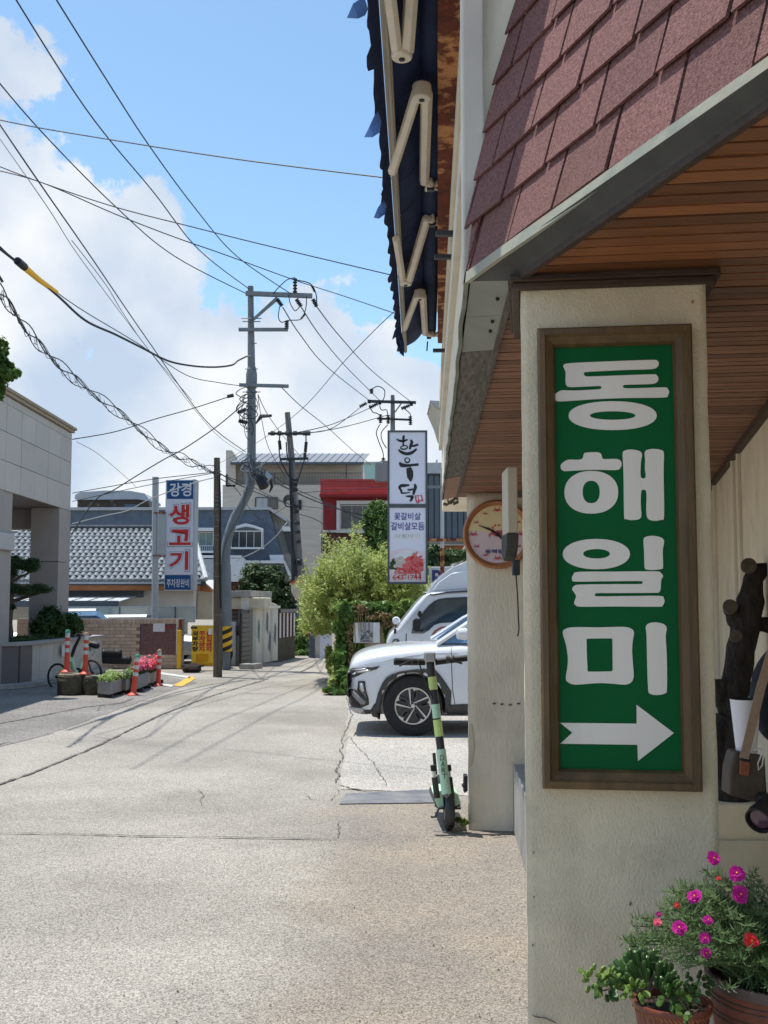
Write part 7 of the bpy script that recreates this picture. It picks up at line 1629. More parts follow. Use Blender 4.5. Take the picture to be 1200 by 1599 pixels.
def wallpx(xa, ya, xb, yb, ytA, m, name, par, n=1, gap=.0, th=.08, z0=0.0, mats=None, top=None, x0z=0):
    a, b = G(xa, ya), G(xb, yb); zt = P(xa, ytA, a.y).z if top is None else top; d = (b-a)/n; u = d.normalized(); nn = Vector((u.y, -u.x, 0)); nn = nn if nn.x > 0 or nn.y < 0 else -nn
    for i in range(n):
        p, q2 = a+d*i+u*gap/2, a+d*(i+1)-u*gap/2; MB().prism([(p.x, p.y, z0), (q2.x, q2.y, z0), (q2.x, q2.y, zt), (p.x, p.y, zt)], -nn*th+nn*random.uniform(-.004, .004)).build(name, (mats[i % len(mats)] if mats else m), par)
    return a, b, zt
wallpx(376, 1043, 388, 1041, 952, 'alloy_dark', 'side_gate_backing', gh, th=.05)
a, b = G(376.5, 1043.3), G(387, 1041.4); zt_g = P(376, 953, a.y).z; zz = .06; u = (b-a).normalized(); nn = Vector((u.y, -u.x, 0)); nn = nn if nn.y < 0 else -nn
while zz < zt_g-.12:
    MB().prism([(a.x, a.y, zz), (b.x, b.y, zz), (b.x, b.y, zz+.10), (a.x, a.y, zz+.10)], nn*.03).build('gate_slat', 'granite_dark', gh); zz += .115
wallpx(389, 1041, 394, 1040, 952, 'granite_dark', 'pier', gh, th=.2)
wallpx(374, 1045, 390, 1043, 1040, 'concrete', 'doorstep', gh, th=-.35, top=.12)
sh_ = thing('tin_shed', 'small dark-boarded shed window under a cream eave above the painted tin fence', 'shed', G(410, 1030)); YSd = 30.0; FSd = fr(410, YSd)
MB().prism([P(405, 944, 29.6), P(420, 946, 29.6), P(433, 950, 33), P(415, 947, 33)], (0, 0, .12)).build('roof_slab', 'cream', sh_, bevel=.02); 
MB().prism([P(396, 950, 29.6), P(428, 950, 32), P(428, 975, 32), P(396, 975, 29.6)], (-.3, .3, 0)).build('shed_wall', 'white_wall', sh_)
mm = 7
for i in range(mm):
    xa = 398+25*i/mm; xb = 398+25*(i+1)/mm-.6; ya_ = 29.5+2.2*i/mm; MB().prism([P(xa, 951, ya_), P(xb, 951.5, ya_+.3), P(xb, 969.5, ya_+.3), P(xa, 970, ya_)], (.02, -.02, 0)).build('board', 'dark_wood', sh_)
MB().prism([P(391, 970, 28.7), P(429, 971, 32.3), P(429, 974, 32.3), P(391, 974, 28.7)], (.05, -.05, 0)).build('sill', 'white_wall', sh_)
tf_ = thing('corrugated_fence', 'cream corrugated metal fence with peeling blue paint flakes beside the lane', 'fence', G(412, 1038))
a, b, zt_ = G(394.5, 1039.5), G(433, 1033.5), P(395, 975, G(394.5, 1039.5).y).z
zt_ = 1.45; n_ = 9; d = (b-a)/n_; u = d.normalized(); nn = Vector((u.y, -u.x, 0)); nn = nn if nn.x > 0 else -nn
MB().prism([(a.x, a.y, .03), (b.x, b.y, .03), (b.x, b.y, zt_-.02), (a.x, a.y, zt_-.02)], -nn*.04).build('backing_sheet', 'panel_wall', tf_)
for i in range(n_):
    p, q2 = a+d*(i+.12), a+d*(i+.78); mid = (p+q2)/2
    MB().prism([(p.x, p.y, .04), (p.x+nn.x*.05+u.x*.06, p.y+nn.y*.05+u.y*.06, .04), (q2.x+nn.x*.05-u.x*.06, q2.y+nn.y*.05-u.y*.06, .04), (q2.x, q2.y, .04)], (0, 0, zt_-.06)).build('fence_rib', 'white_wall' if i % 3 else 'panel_wall', tf_)
    if i in (1, 4, 5, 7):
        c_ = mid+nn*.056; h_ = (.9, 1.1, .6, .8)[(1, 4, 5, 7).index(i)]
        pts = [(c_+u*random.uniform(-.05, .07)*k+Vector((0, 0, h_+dz)))[:] for k, dz in ((1, .3), (1.4, .1), (-1, -.35), (-1.3, -.05))]
        MB().prism([Vector((c_.x, c_.y, h_+.25))-u*.02, Vector((c_.x, c_.y, h_+.1))+u*.06, Vector((c_.x, c_.y, h_-.35))+u*.03, Vector((c_.x, c_.y, h_-.2))-u*.05], nn*.006).build('paint_flake', 'slate_blue' if i != 1 else 'bollard_cap', tf_)
MB().prism([(a.x, a.y, zt_-.02), (b.x, b.y, zt_-.02), (b.x, b.y, zt_+.05), (a.x, a.y, zt_+.05)], nn*.08).build('top_rail', 'white_wall', tf_)
lf = thing('low_lane_wall', 'low dark-based wall topped with pinkish infill boards at the end of the lane', 'wall', G(447, 1032)); a, b = G(433.5, 1033.5), G(461, 1027); u = (b-a).normalized(); nn = Vector((u.y, -u.x, 0)); nn = nn if nn.x > 0 else -nn; n_ = 5; d = (b-a)/n_
MB().prism([(a.x, a.y, 0), (b.x, b.y, 0), (b.x, b.y, .62), (a.x, a.y, .62)], -nn*.2).build('base', 'mossy_stone', lf)
for i in range(n_):
    p, q2 = a+d*(i+.14), a+d*(i+.94); MB().prism([(p.x, p.y, .625), (q2.x, q2.y, .625), (q2.x, q2.y, 1.28), (p.x, p.y, 1.28)], -nn*.08).build('infill_board', 'dial_pink' if i % 2 else 'white_wall', lf)
    p = a+d*i; MB().prism([(p.x, p.y, .625), (p.x+d.x*.12, p.y+d.y*.12, .625), (p.x+d.x*.12, p.y+d.y*.12, 1.3), (p.x, p.y, 1.3)], nn*.04).build('post', 'dark_wood', lf)
MB().prism([(a.x, a.y, 1.305), (b.x, b.y, 1.305), (b.x, b.y, 1.40), (a.x, a.y, 1.40)], nn*.08).build('top_rail', 'alloy_dark', lf)
eg = thing('lane_end_gate', 'white corrugated gate with small blue number plate closing the end of the lane', 'gate', G(510, 1029)); YEd = 31.2; FE2 = fr(510, YEd)
for i in range(7): fb(FE2, 500.5+i*3, 968, 503.2+i*3, 1029, -.03, .01*(i % 2), 'gate_panel', 'sign_face', eg)
fb(FE2, 505, 978, 512, 983.5, .02, .035, 'number_plate', 'sign_navy', eg)
wl = thing('lane_end_wall', 'short beige and grey wall with flat white cap left of the white gate', 'wall', G(490, 1028)); fb(Fr((0, 31.6, 0)), 485, 988, 500, 1030, -.2, 0, 'wall_panel', 'beige_wall', wl); 
y = 992
while y < 1024: fb(Fr((0, 31.55, 0)), 482, y, 492, y+5.2, -.04, 0, 'grey_slat', 'slate_metal', wl); y += 6
fb(Fr((0, 31.5, 0)), 478, 979, 501, 984, -.5, .05, 'cap', 'pale_grey', wl, .01)
bkw = thing('rear_yard_wall', 'plain pale wall behind the white car at the far end of the lane', 'wall', (P(470, 940, 40).x, 40, 0)); fb(Fr((0, 40, 0)), 425, 950, 560, 1015, -.2, 0, 'wall_panel', 'pale_grey', bkw)
# motor scooter behind the poles
mo = thing('parked_moped', 'dark parked moped mostly hidden behind the brown wooden pole', 'moped', G(352, 1046)); YM = 26.6
m3 = lambda x, y, d=0: P(x, y, YM+d)
for (x, d) in ((354, 0), (347, .9)): MB().lathe([(.10, -.05), (.20, -.055), (.24, 0), (.20, .055), (.10, .05)], m3(x, 1036, d), 20, (.9, .4, 0)).build('wheel', 'rubber', mo, smooth=True)
MB().tube([m3(357, 1012, 0), m3(354, 1020, 0), m3(351, 1036, .2)], [.10, .16, .14], 12).build('leg_shield', 'black', mo, smooth=True); MB().tube([m3(352, 1010, 0), m3(348, 1007, .4), m3(345, 1010, .8)], [.08, .13, .1], 12).build('seat', 'glass_blue', mo, smooth=True)
MB().tube([m3(345, 1006), m3(351, 1003), m3(359, 1008)], .02, 6).build('handlebar', 'chrome', mo); MB().lathe([(0, 0), (.07, 0), (.05, .05), (0, .06)], m3(354, 1014, -.15), 12, (0, -1, 0)).build('headlight', 'lampglass', mo)
MB().tube([m3(350, 1030), m3(359, 1024), m3(359, 1034)], .03, 6).build('exhaust', 'chrome', mo)
# convex mirror at the lane bend
cvx = thing('convex_mirror', 'orange-edged traffic mirror seen from behind on the far leaning pole', 'mirror', P(464, 920, 33)); FX = Fr((P(464, 920, 33).x, 33, 0), 0)
plate(FX, [[(455, 912), (460, 908), (470, 908), (476, 913), (477, 924), (474, 932), (467, 936), (459, 932), (455, 922)]], 'cream', 'mirror_back', cvx, extr=.03); plate(FX, [[(454, 910), (460, 906.5), (470, 906.5), (477, 911), (474, 913), (469, 909.5), (461, 909.5), (457, 913)]], 'bollard', 'mirror_hood', cvx, c=.06, extr=.02)
# ================================================================== UTILITY POLES
def pole(name, label, pts, rs, Y, m, seg=18, cat='utility pole'):
    b_ = G(pts[0][0], pts[0][1]) if pts[0][2] is None else P(pts[0][0], pts[0][1], Y); t = thing(name, label, cat, (b_.x, Y, 0))
    pp = [P(x, y, Y) for (x, y, *_r) in pts]; pp[0].z = 0
    sp = smoothpts(pp, 5, False); rr = [np.interp(i/(len(sp)-1)*(len(rs)-1), range(len(rs)), rs) for i in range(len(sp))]
    MB().tube(sp, rr, seg).build('shaft', m, t, smooth=True); return t
YPp = 26.0
up = pole('utility_pole', 'tall grey concrete pole with an S-shaped bend and steel crossarms over the lane entrance', [(352, 1048, 0), (352, 1000, 0), (352, 900, 0), (354, 850, 0), (366, 810, 0), (382, 780, 0), (391, 755, 0), (393, 700, 0), (393, 600, 0), (392, 500, 0), (391.5, 447, 0)], [.12, .118, .115, .115, .11, .11, .11, .105, .10, .075, .07], YPp, 'pole_concrete')
k65 = YPp/1700
MB().tube([P(352, 1003, YPp), P(352, 935, YPp), P(352, 882, YPp)], [.155, .15, .13], 18).build('lower_sleeve', 'pole_concrete', up, smooth=True)
def c7(x, y): return (340+x/5, 420+y/5)
FU = Fr((0, YPp-.12, 0), 0)
def bar(x0, y0, x1, y1, m='steel', nm='crossarm', w=.045, par=None, Y=None):
    Y_ = Y or YPp-.13; return MB().tube([P(x0, y0, Y_), P(x1, y1, Y_)], w*1.2, 4).build(nm, m, par or up)
bar(384, 458, 488, 462, w=.06); bar(373, 514.5, 450, 514.5); bar(374, 601, 451, 603); bar(397, 497, 433, 464, nm='brace', w=.03); bar(396, 500, 436, 466, nm='brace', w=.02)
def insul(x, y, x2, y2, par, Y, r=.055, m='dark_steel'):
    a, b = P(x, y, Y), P(x2, y2, Y); L = (b-a); n = 5; pr = []
    for i in range(n): pr += [(r*.45, i/n), (r, (i+.2)/n), (r, (i+.5)/n), (r*.45, (i+.8)/n)]
    MB().lathe([(0, 0)]+[(q, h*L.length) for (q, h) in pr]+[(0, L.length)], a, 10, L).build('insulator', m, par, smooth=False)
Yw = YPp-.2
insul(461, 457, 461, 433, up, Yw); insul(448, 513, 448, 500, up, Yw); insul(433, 467, 441, 478, up, Yw); insul(463, 467, 471, 479, up, Yw); insul(489, 467, 495, 479, up, Yw)
def lead(pts, Y, par, r=.012, m='wire', nm='jumper_wire'): MB().tube(smoothpts([P(x, y, Y) for (x, y) in pts], 5, False), r, 5).build(nm, m, par)
lead([(461, 433), (448, 437), (436, 448), (427, 458)], Yw, up); lead([(461, 437), (478, 440), (488, 446), (494, 460), (495, 477)], Yw, up, .014); lead([(451, 460), (453, 472), (458, 482), (462, 485), (468, 479)], Yw, up); lead([(479, 463), (478, 480), (474, 492), (468, 499), (450, 500), (440, 503), (435, 495), (437, 478)], Yw, up)
insul(487, 446, 492, 456, up, Yw, .03, 'wire'); insul(477, 490, 470, 498, up, Yw, .03, 'wire')
for (y, w) in ((497, 16), (502, 14), (536, 8), (556, 9), (576, 10), (612, 14), (674, 9), (709, 9)):
    s_ = 1 if y in (536,) else -1; MB().tube([P(393-(w if s_ < 0 else -w), y, YPp-.1), P(393+(w if y in (497, 502, 576, 612) else 0), y, YPp-.1)], .012, 5).build('step_bolt', 'steel', up)
MB().lathe([(.10, -.25), (.135, -.12), (.135, .12), (.10, .3)], P(393, 592, YPp), 18).build('joint_collar', 'pole_concrete', up, smooth=True)
for y in (604, 612, 634, 716, 722, 735): MB().lathe([(.11, -.02), (.13, -.02), (.13, .02), (.11, .02)], P(393, y, YPp), 18).build('clamp_band', 'steel', up)
rgw = random.Random(4)
for i in range(16): # loops of slack cable round the pole
    y0 = rgw.uniform(600, 660); x0 = 391+rgw.uniform(-3, 2); s_ = -rgw.uniform(6, 26) if rgw.random() < .75 else rgw.uniform(4, 12); h_ = rgw.uniform(14, 40)
    lead([(x0, y0), (x0+s_*.6, y0+h_*.2), (x0+s_, y0+h_*.6), (x0+s_*.5, y0+h_*.95), (x0, y0+h_)], Yw-rgw.uniform(0, .2), up, rgw.uniform(.008, .014), 'wire' if i % 2 else 'wire_grey', 'slack_cable')
for (x0, y0, x1, y1) in ((372, 644, 384, 639), (373, 657, 386, 660), (355, 619, 365, 617)): MB().tube([P(x0, y0, Yw), P(x1, y1, Yw)], .045, 8).build('cable_joint', 'black', up)
for i in range(14): # bundle at the crown of the bend
    lead([(388+rgw.uniform(-4, 4), 716+rgw.uniform(-8, 8)), (384+rgw.uniform(-8, 16), 728+rgw.uniform(-5, 8)), (396+rgw.uniform(-6, 14), 740+rgw.uniform(-6, 9)), (400+rgw.uniform(-8, 16), 730+rgw.uniform(-8, 20))], Yw-rgw.uniform(0, .25), up, rgw.uniform(.01, .02), 'wire_grey' if i % 3 else 'pale_grey', 'cable_bundle')
MB().tube([P(400, 661, Yw), P(408, 650, Yw-.2), P(423, 649, Yw-.9)], [.02, .05, .035], 8).build('street_lamp_head', 'alloy_dark', up, smooth=True)
MB().lathe([(0, 0), (.05, 0), (.12, .05), (.12, .35), (0, .40)], P(404, 742, Yw-.1), 14, (.4, -.3, -.8)).build('cable_box', 'black', up, smooth=True); MB().tube([P(412, 739, Yw), P(421, 748, Yw)], .09, 12).build('splice_case', 'silver', up, smooth=True); MB().tube([P(423, 750, Yw), P(425, 760, Yw), P(421, 769, Yw)], [.03, .035, .015], 8).build('hanging_tail', 'black', up)
lead([(386, 760), (380, 790), (372, 810), (352, 850), (346, 900), (346, 960), (347, 1040)], YPp-.2, up, .02, 'wire_grey', 'down_cable')
# hazard stripes wrapped round the foot
def hazard(par, x, y0, y1, Y, r, n=7):
    zt, zb = P(x, y0, Y).z, P(x, y1, Y).z; c = P(x, y1, Y); c.z = 0; H = zt-zb; sg_ = 30
    for k in range(-3, n+1):
        vs = []; z0 = zb+H*k/n*1.35; z1 = z0+H/n*.68
        for (band, mm) in ((0, 'yellow'), (1, 'black')):
            vs = []; fs = []; col = []
            for j in range(sg_+1):
                a = math.pi*2*j/sg_; dz = (j/sg_)*H/n*1.35*2-.0; s0 = z0+band*H/n*.675+dz; s1 = s0+H/n*.675
                s0c, s1c = min(max(s0, zb), zt), min(max(s1, zb), zt); vs += [(c.x+r*math.cos(a), c.y+r*math.sin(a), s0c), (c.x+r*math.cos(a), c.y+r*math.sin(a), s1c)]
            fs = [(2*j, 2*j+2, 2*j+3, 2*j+1) for j in range(sg_) if (vs[2*j+1][2]-vs[2*j][2]) > 1e-4 or (vs[2*j+3][2]-vs[2*j+2][2]) > 1e-4]
            if fs: MB().add(vs, fs).build('hazard_stripe', mm, par)
hazard(up, 352, 978, 1017, YPp, .162, 4)
wp = pole('utility_pole', 'short weathered brown wooden pole bound with wire beside the yellow folding board', [(340, 1057, None), (340, 1000, 0), (339.5, 850, 0), (339, 715, 0)], [.10, .095, .082, .066], G(340, 1057).y, 'pole_wood', 14)
YW2 = G(340, 1057).y
for y in (736, 742, 770, 776, 782, 788, 795, 806, 812, 822, 836, 843, 880, 900, 960, 990): MB().lathe([(.05, -.008), (.094 if y > 850 else .084, -.008), (.094 if y > 850 else .084, .008), (.05, .008)], P(339.7, y, YW2), 12, (0, random.uniform(-.1, .1), 1)).build('wire_binding', 'steel', wp)
MB().tube([P(343, 740, YW2-.06), P(344.5, 800, YW2-.07), P(344, 900, YW2-.08), P(345, 950, YW2-.09)], .02, 6).build('down_cable', 'black', wp); MB().box(P(342, 0, YW2).x-.03, P(342, 0, YW2).x+.05, YW2-.12, YW2-.08, P(0, 991, YW2).z, P(0, 982, YW2).z).build('tag_plate', 'white_paint', wp)
YP3 = 34.0
lp = pole('utility_pole', 'leaning weathered concrete pole with hazard bands and coiled cable at the lane end', [(477, 1024, 0), (473, 970, 0), (468, 900, 0), (461, 790, 0), (455, 710, 0), (449, 644, 0)], [.15, .145, .135, .115, .10, .085], YP3, 'pole_old', 16)
Yl = YP3-.18
bar(419, 677, 484, 677, par=lp, Y=Yl, m='dark_steel'); bar(437, 717, 482, 716, par=lp, Y=Yl, m='dark_steel')
for x in (426, 437, 449, 461, 476, 482): MB().tube([P(x-3, 676.5, Yl), P(x+3, 676.5, Yl)], .075, 8).build('insulator', 'dark_steel', lp)
for (p_) in ([(437, 680), (436, 700), (439, 720), (452, 745)], [(478, 680), (478, 700), (476, 716), (463, 757)], [(447, 690), (448, 705), (450, 720)]): lead(p_, Yl, lp, .022)
for (x, y, x2, y2) in ((436.5, 688, 438, 702), (478.5, 690, 477, 706), (476.5, 707, 476, 716)): MB().tube([P(x, y, Yl), P(x2, y2, Yl)], .05, 8).build('fuse', 'black', lp)
for k in range(5): lead([(451+8*math.cos(a)*(1-.08*k), 782+9*math.sin(a)*(1-.1*k)+k) for a in np.linspace(0, 6.1, 12)], Yl-.05*k, lp, .018, 'wire', 'cable_coil')
for y in (748, 756, 764, 790, 798, 816, 830, 845, 875, 880): MB().tube([P(457+(y-740)*.055, y, Yl), P(464+(y-740)*.055, y+1, Yl)], .05, 6).build('clamp', 'dark_steel', lp)
lead([(453, 720), (455, 790), (457, 850), (462, 900)], Yl, lp, .05, 'wire', 'down_cable'); MB().tube([P(457, 862, Yl), P(459, 940, Yl)], .06, 8).build('conduit', 'dark_steel', lp)
hazard(lp, 473.5, 985, 1008, YP3, .19, 3); MB().box(P(473, 0, Yl).x, P(480, 0, Yl).x, Yl-.1, Yl, P(0, 983, Yl).z, P(0, 978, Yl).z).build('red_tag', 'bollard', lp)
YP4 = 48.0
fp = pole('utility_pole', 'distant concrete pole with double crossarms and transformer behind the blade sign', [(614, 1000, 0), (614, 850, 0), (613.7, 700, 0), (613.5, 617, 0)], [.16, .14, .12, .09], YP4, 'pole_concrete', 12)
Yf = YP4-.2
bar(575, 626.5, 650, 628.5, par=fp, Y=Yf, m='dark_steel', w=.07); bar(589, 653.5, 643, 655.5, par=fp, Y=Yf, m='dark_steel', w=.05); bar(616, 645, 627, 630, par=fp, Y=Yf, m='steel', nm='brace', w=.03)
for q in ((562, 635, 573, 629), (577, 637, 590, 630), (627, 638, 640, 633), (580.5, 607, 580.5, 615), (594.5, 647, 594.5, 661), (606.5, 648, 606.5, 662), (641, 650, 641.5, 664), (599, 715, 599, 724), (577, 624, 577, 630), (593, 626, 593, 632), (642, 628, 643, 634)): insul(*q, fp, Yf, .09)
for p_ in ([(580, 608), (590, 603), (600, 608), (601, 618), (597, 627)], [(594, 662), (588, 675), (592, 690), (598, 705), (599, 716)], [(606, 663), (596, 675), (597, 688), (604, 700)], [(577, 632), (582, 643), (588, 645), (594, 648)], [(593, 633), (596, 640), (604, 640), (606, 648)], [(632, 638), (640, 645), (642, 650)]): lead(p_, Yf, fp, .022)
MB().lathe([(0, 0), (.22, 0), (.24, .1), (.24, .8), (.18, .85), (0, .87)], P(594, 752, Yf-.25), 18).build('transformer', 'planter_grey', fp, smooth=True); MB().lathe([(0, 0), (.20, 0), (.22, .9), (0, .95)], P(601, 752, Yf-.1), 14).build('transformer', 'planter_grey', fp, smooth=True)
# ================================================================== WIRES
WN = 0
def wire(pts, label, r=.011, m='wire', group='overhead wires', cat='wire', ext=True, name='overhead_wire'):
    """pts: (px, py, depth); smooth curve through them"""
    p3 = [P(*p) for p in pts]
    if ext: p3[0] = p3[0]+(p3[0]-p3[1])*.25
    sp = smoothpts(p3, 8, False); o = MB().tube(sp, r, 5).build(name, m); return tag(o, label, cat, group)
G1 = 'high wires converging on the bent concrete pole'
def wz(x, y, z): g = hitZ(x, y, z); return (x, y, g.y)
wire([wz(10, -27, 9.1), wz(133, 168, 8.9), wz(240, 300, 8.8), (311, 390, 21.5), (389, 451, 26)], 'high wire from the top left corner ending at the bent pole top', group=G1)
wire([wz(70, -30, 9.3), wz(165, 122, 9.1), wz(233, 227, 9.0), wz(305, 325, 8.9), (370, 400, 23), (455, 459, 25.8)], 'high wire from the top edge nearest to the awning ending at the crossarm', group=G1)
wire([wz(-20, 105, 9.2), wz(59, 199, 8.9), wz(180, 322, 8.7), (273, 400, 22), (386, 459, 26)], 'high wire from the upper left edge ending at the left crossarm tip', group=G1)
wire([(-25, 182, 14), (60, 199, 13.5), (180, 219, 13), (300, 238, 12.2), (420, 255, 11.6), (600, 277, 10.8), (680, 285, 10.5)], 'highest nearly level cable crossing the blue sky towards the awning', r=.008, group=None, ext=False)
wire([(-25, 250, 17), (60, 283, 17), (180, 323, 17), (300, 354, 17), (420, 384, 17), (640, 436, 17)], 'middle of three cables crossing the sky from left edge to the awning', r=.009, group=None, ext=False)
wire([(-25, 261, 21), (63, 284, 21), (180, 334, 21.5), (270, 369, 22), (350, 397, 23), (460, 437, 25.6), (540, 463, 25), (640, 497, 24)], 'lowest of three cables crossing the sky, running over the bent pole crossarm', r=.011, group=None, ext=False)
G2 = 'wires sweeping down steeply behind the left cloud'
wire([wz(-10, 180, 8.2), (60, 283, 14), (140, 398, 17), (230, 530, 22), (320, 655, 26), (384, 706, 26)], 'darkest steep wire sweeping down from the left edge to the pole bend', group=G2)
wire([wz(-10, 203, 8.2), (72, 320, 14), (127, 405, 17), (233, 547, 22), (330, 670, 27), (382, 709, 26)], 'thin pale steep wire just below the dark one at the left', r=.006, m='wire_grey', group=G2)
wire([(112, 375, 17), (165, 444, 19), (193, 490, 20), (233, 547, 22), (300, 625, 26)], 'thin steep wire that splits off and ends in mid span left of the pole', r=.007, m='wire_grey', group=G2, ext=False)
tel = [(-15, 377, 15), (30, 412, 16), (88, 460, 17.5), (133, 500, 19), (180, 522, 20.5), (220, 542, 21.5), (262, 563, 23), (300, 571, 24), (335, 573, 25), (362, 570, 25.6), (372, 563, 25.8), (386, 556, 25.9)]
wire(tel, 'thick drooping telephone cable below the yellow tube, wavy near the pole', r=.022, group=None)
wire([(-15, 370, 15), (28, 410, 16), (88, 456, 17.5), (135, 488, 19), (215, 536, 21.5), (290, 585, 24), (340, 597, 25), (374, 602, 26)], 'thin wire beside the thick telephone cable carrying the yellow tube', r=.009)
yt = thing('cable_sleeve', 'yellow protective tube with black end clipped on the wires at upper left', 'cable guard', P(58, 432, 16.7)); a_, b_ = P(31, 411, 16), P(88, 456, 17.5); MB().tube([a_, a_.lerp(b_, .5)+Vector((0, 0, -.02)), b_], [.055, .045, .038], 10).build('sleeve', 'yellow', yt, smooth=True); MB().tube([P(27, 407, 15.9), a_.lerp(b_, .12)], [.06, .06], 10).build('end_cap', 'black', yt); MB().tube([b_, P(87, 460, 17.5)], .02, 6).build('clip', 'dark_steel', yt)
# lashed bundle with hanging loops
bd = thing('lashed_cable_bundle', 'bundle of cables lashed with rings running from the left edge down to the brown pole', 'cable bundle', P(150, 612, 20))
path = [(-20, 430, 13), (0, 455, 13.5), (40, 512, 15), (85, 563, 16.5), (140, 610, 18.5), (200, 655, 20.5), (255, 700, 22), (300, 722, 23), (340, 737, YW2)]
pp = smoothpts([P(*p) for p in path], 8, False)
for k, (o_, r_, m_) in enumerate(((.0, .009, 'wire'), (.05, .009, 'wire'), (-.05, .008, 'wire'), (.02, .006, 'wire_grey'))):
    MB().tube([p+Vector((0, 0, o_+(.06*math.sin(i*.7+k*2)))) for i, p in enumerate(pp)], r_, 5).build('cable', m_, bd)
lo = MB(); 
for i in range(3, len(pp)-1, 2):
    p, q2 = pp[i-2], pp[i]; mid = p.lerp(q2, .5)+Vector((0, 0, -.05-.08*((i*7) % 5)/5)); lo.tube(smoothpts([p+Vector((0, 0, .02)), mid, q2+Vector((0, 0, -.03))], 4, False), .005, 4)
lo.build('hanging_loops', 'wire', bd)
for i in range(4, len(pp), 5):
    d_ = (pp[i]-pp[i-1]).normalized(); a1 = d_.orthogonal().normalized(); b1_ = d_.cross(a1); MB().tube([pp[i]+(Vector((0, 0, 1))*math.cos(t)+(d_*math.sin(t)))*.06 for t in np.linspace(0, 6.28, 12)], .005, 4).build('lashing_ring', 'wire_grey', bd)
G3 = 'service wires strung between the poles and houses'
S = [([(113, 686, 24.4), (180, 674, 25), (240, 655, 25.5), (300, 638, 25.8), (362, 618, 26)], 'service cable rising from the granite building to the bent pole', .012),
     ([(113, 832, 24.4), (150, 780, 25), (178, 765, 25), (215, 742, 25.3), (255, 718, 25.5), (290, 699, 25.8), (340, 665, 26), (384, 628, 26)], 'wavy service cable rising from behind the pylon sign to the bent pole', .014),
     ([(113, 770, 24.6), (170, 760, 24.5), (240, 748, 24), (338, 737, YW2)], 'upper slack wire between the granite building and the brown pole', .009),
     ([(113, 783, 24.6), (200, 764, 24.5), (270, 750, 24), (338, 738, YW2)], 'second slack wire between the granite building and the brown pole', .008),
     ([(113, 818, 27), (160, 806, 27), (200, 797, 27), (235, 779, 26.5), (300, 755, 25), (338, 745, YW2)], 'pale wire sagging across the slate-blue parapet', .012),
     ([(340, 737, YW2), (380, 760, 26), (430, 780, 30), (459, 790, YP3)], 'wire from the brown pole to the leaning pole coil', .014),
     ([(398, 728, 25.9), (420, 745, 28), (450, 763, 33), (500, 785, 38), (560, 803, 42), (610, 812, 46)], 'thick bundle from the pole bend to the red house', .022),
     ([(398, 724, 25.9), (430, 744, 29), (455, 760, 34), (520, 790, 40), (610, 834, 45)], 'lower bundle from the pole bend past the leaning pole', .014),
     ([(348, 742, YW2), (390, 758, 27), (450, 785, 34), (520, 795, 42), (610, 796, 48)], 'thin wire crossing in front of the beige block', .010),
     ([(340, 745, YW2), (370, 765, 28), (395, 800, 33), (430, 830, 38)], 'thin wire dropping from the brown pole to the slate-blue house', .010),
     ([(449, 815, YP3), (430, 838, 34), (405, 858, 36), (370, 875, 40)], 'white wire sagging from the leaning pole to the dormer house', .016),
     ([(449, 790, YP3), (420, 806, 34), (380, 815, 34), (340, 800, 30), (340, 742, YW2)], 'slack loop of wire in front of the dormer', .010),
     ([(457, 800, YP3), (500, 815, 40), (540, 850, 46), (610, 848, 46)], 'wire from the leaning pole over the light green bush', .014),
     ([(457, 770, YP3), (520, 766, 42), (600, 760, 48)], 'wire from the leaning pole to the transformer', .012),
     ([(478, 676, YP3), (520, 668, 40), (563, 636, 47.8)], 'upper of three wires from the leaning pole to the distant crossarm', .016),
     ([(461, 676, YP3), (520, 662, 40), (578, 637, 47.8)], 'middle of three wires from the leaning pole to the distant crossarm', .016),
     ([(484, 676, YP3), (540, 666, 42), (606, 648, 47.8)], 'lowest of three wires from the leaning pole to the distant crossarm', .016),
     ([(442, 480, 25.8), (470, 524, 30), (510, 572, 38), (578, 626, 47.8)], 'left of three high wires from the bent pole to the distant pole', .015),
     ([(471, 480, 25.8), (500, 524, 31), (540, 572, 40), (594, 626, 47.8)], 'middle of three high wires from the bent pole to the distant pole', .015),
     ([(495, 479, 25.8), (530, 524, 31), (580, 578, 40), (643, 628, 47.8)], 'right of three high wires from the bent pole to the distant pole', .015),
     ([(440, 605, 26), (470, 634, 30), (510, 666, 36), (553, 705, 44), (580, 726, 48)], 'wire from the lower crossarm down to the transformer', .012),
     ([(640, 475, 20), (612, 490, 22), (540, 562, 26), (470, 640, 32), (400, 692, 40), (330, 730, 50)], 'thin diagonal wire rising from lower left to the awning', .009),
     ([(403, 616, 26), (420, 650, 30), (450, 690, 38), (490, 735, 50)], 'thin wire fanning down from the pole to the beige block', .010),
     ([(403, 616, 26), (408, 650, 29), (420, 700, 33), (446, 745, YP3)], 'steep thin wire fanning down from the bent pole to the leaning pole', .010),
     ([(120, 690, 30), (155, 710, 34), (200, 748, 40), (212, 760, 44)], 'faint thin wire over the rooftop shed', .008)]
for p_, l_, r_ in S: wire(p_, l_, r_, 'wire' if 'white' not in l_ and 'pale' not in l_ else 'pale_grey', group=G3, ext=False)
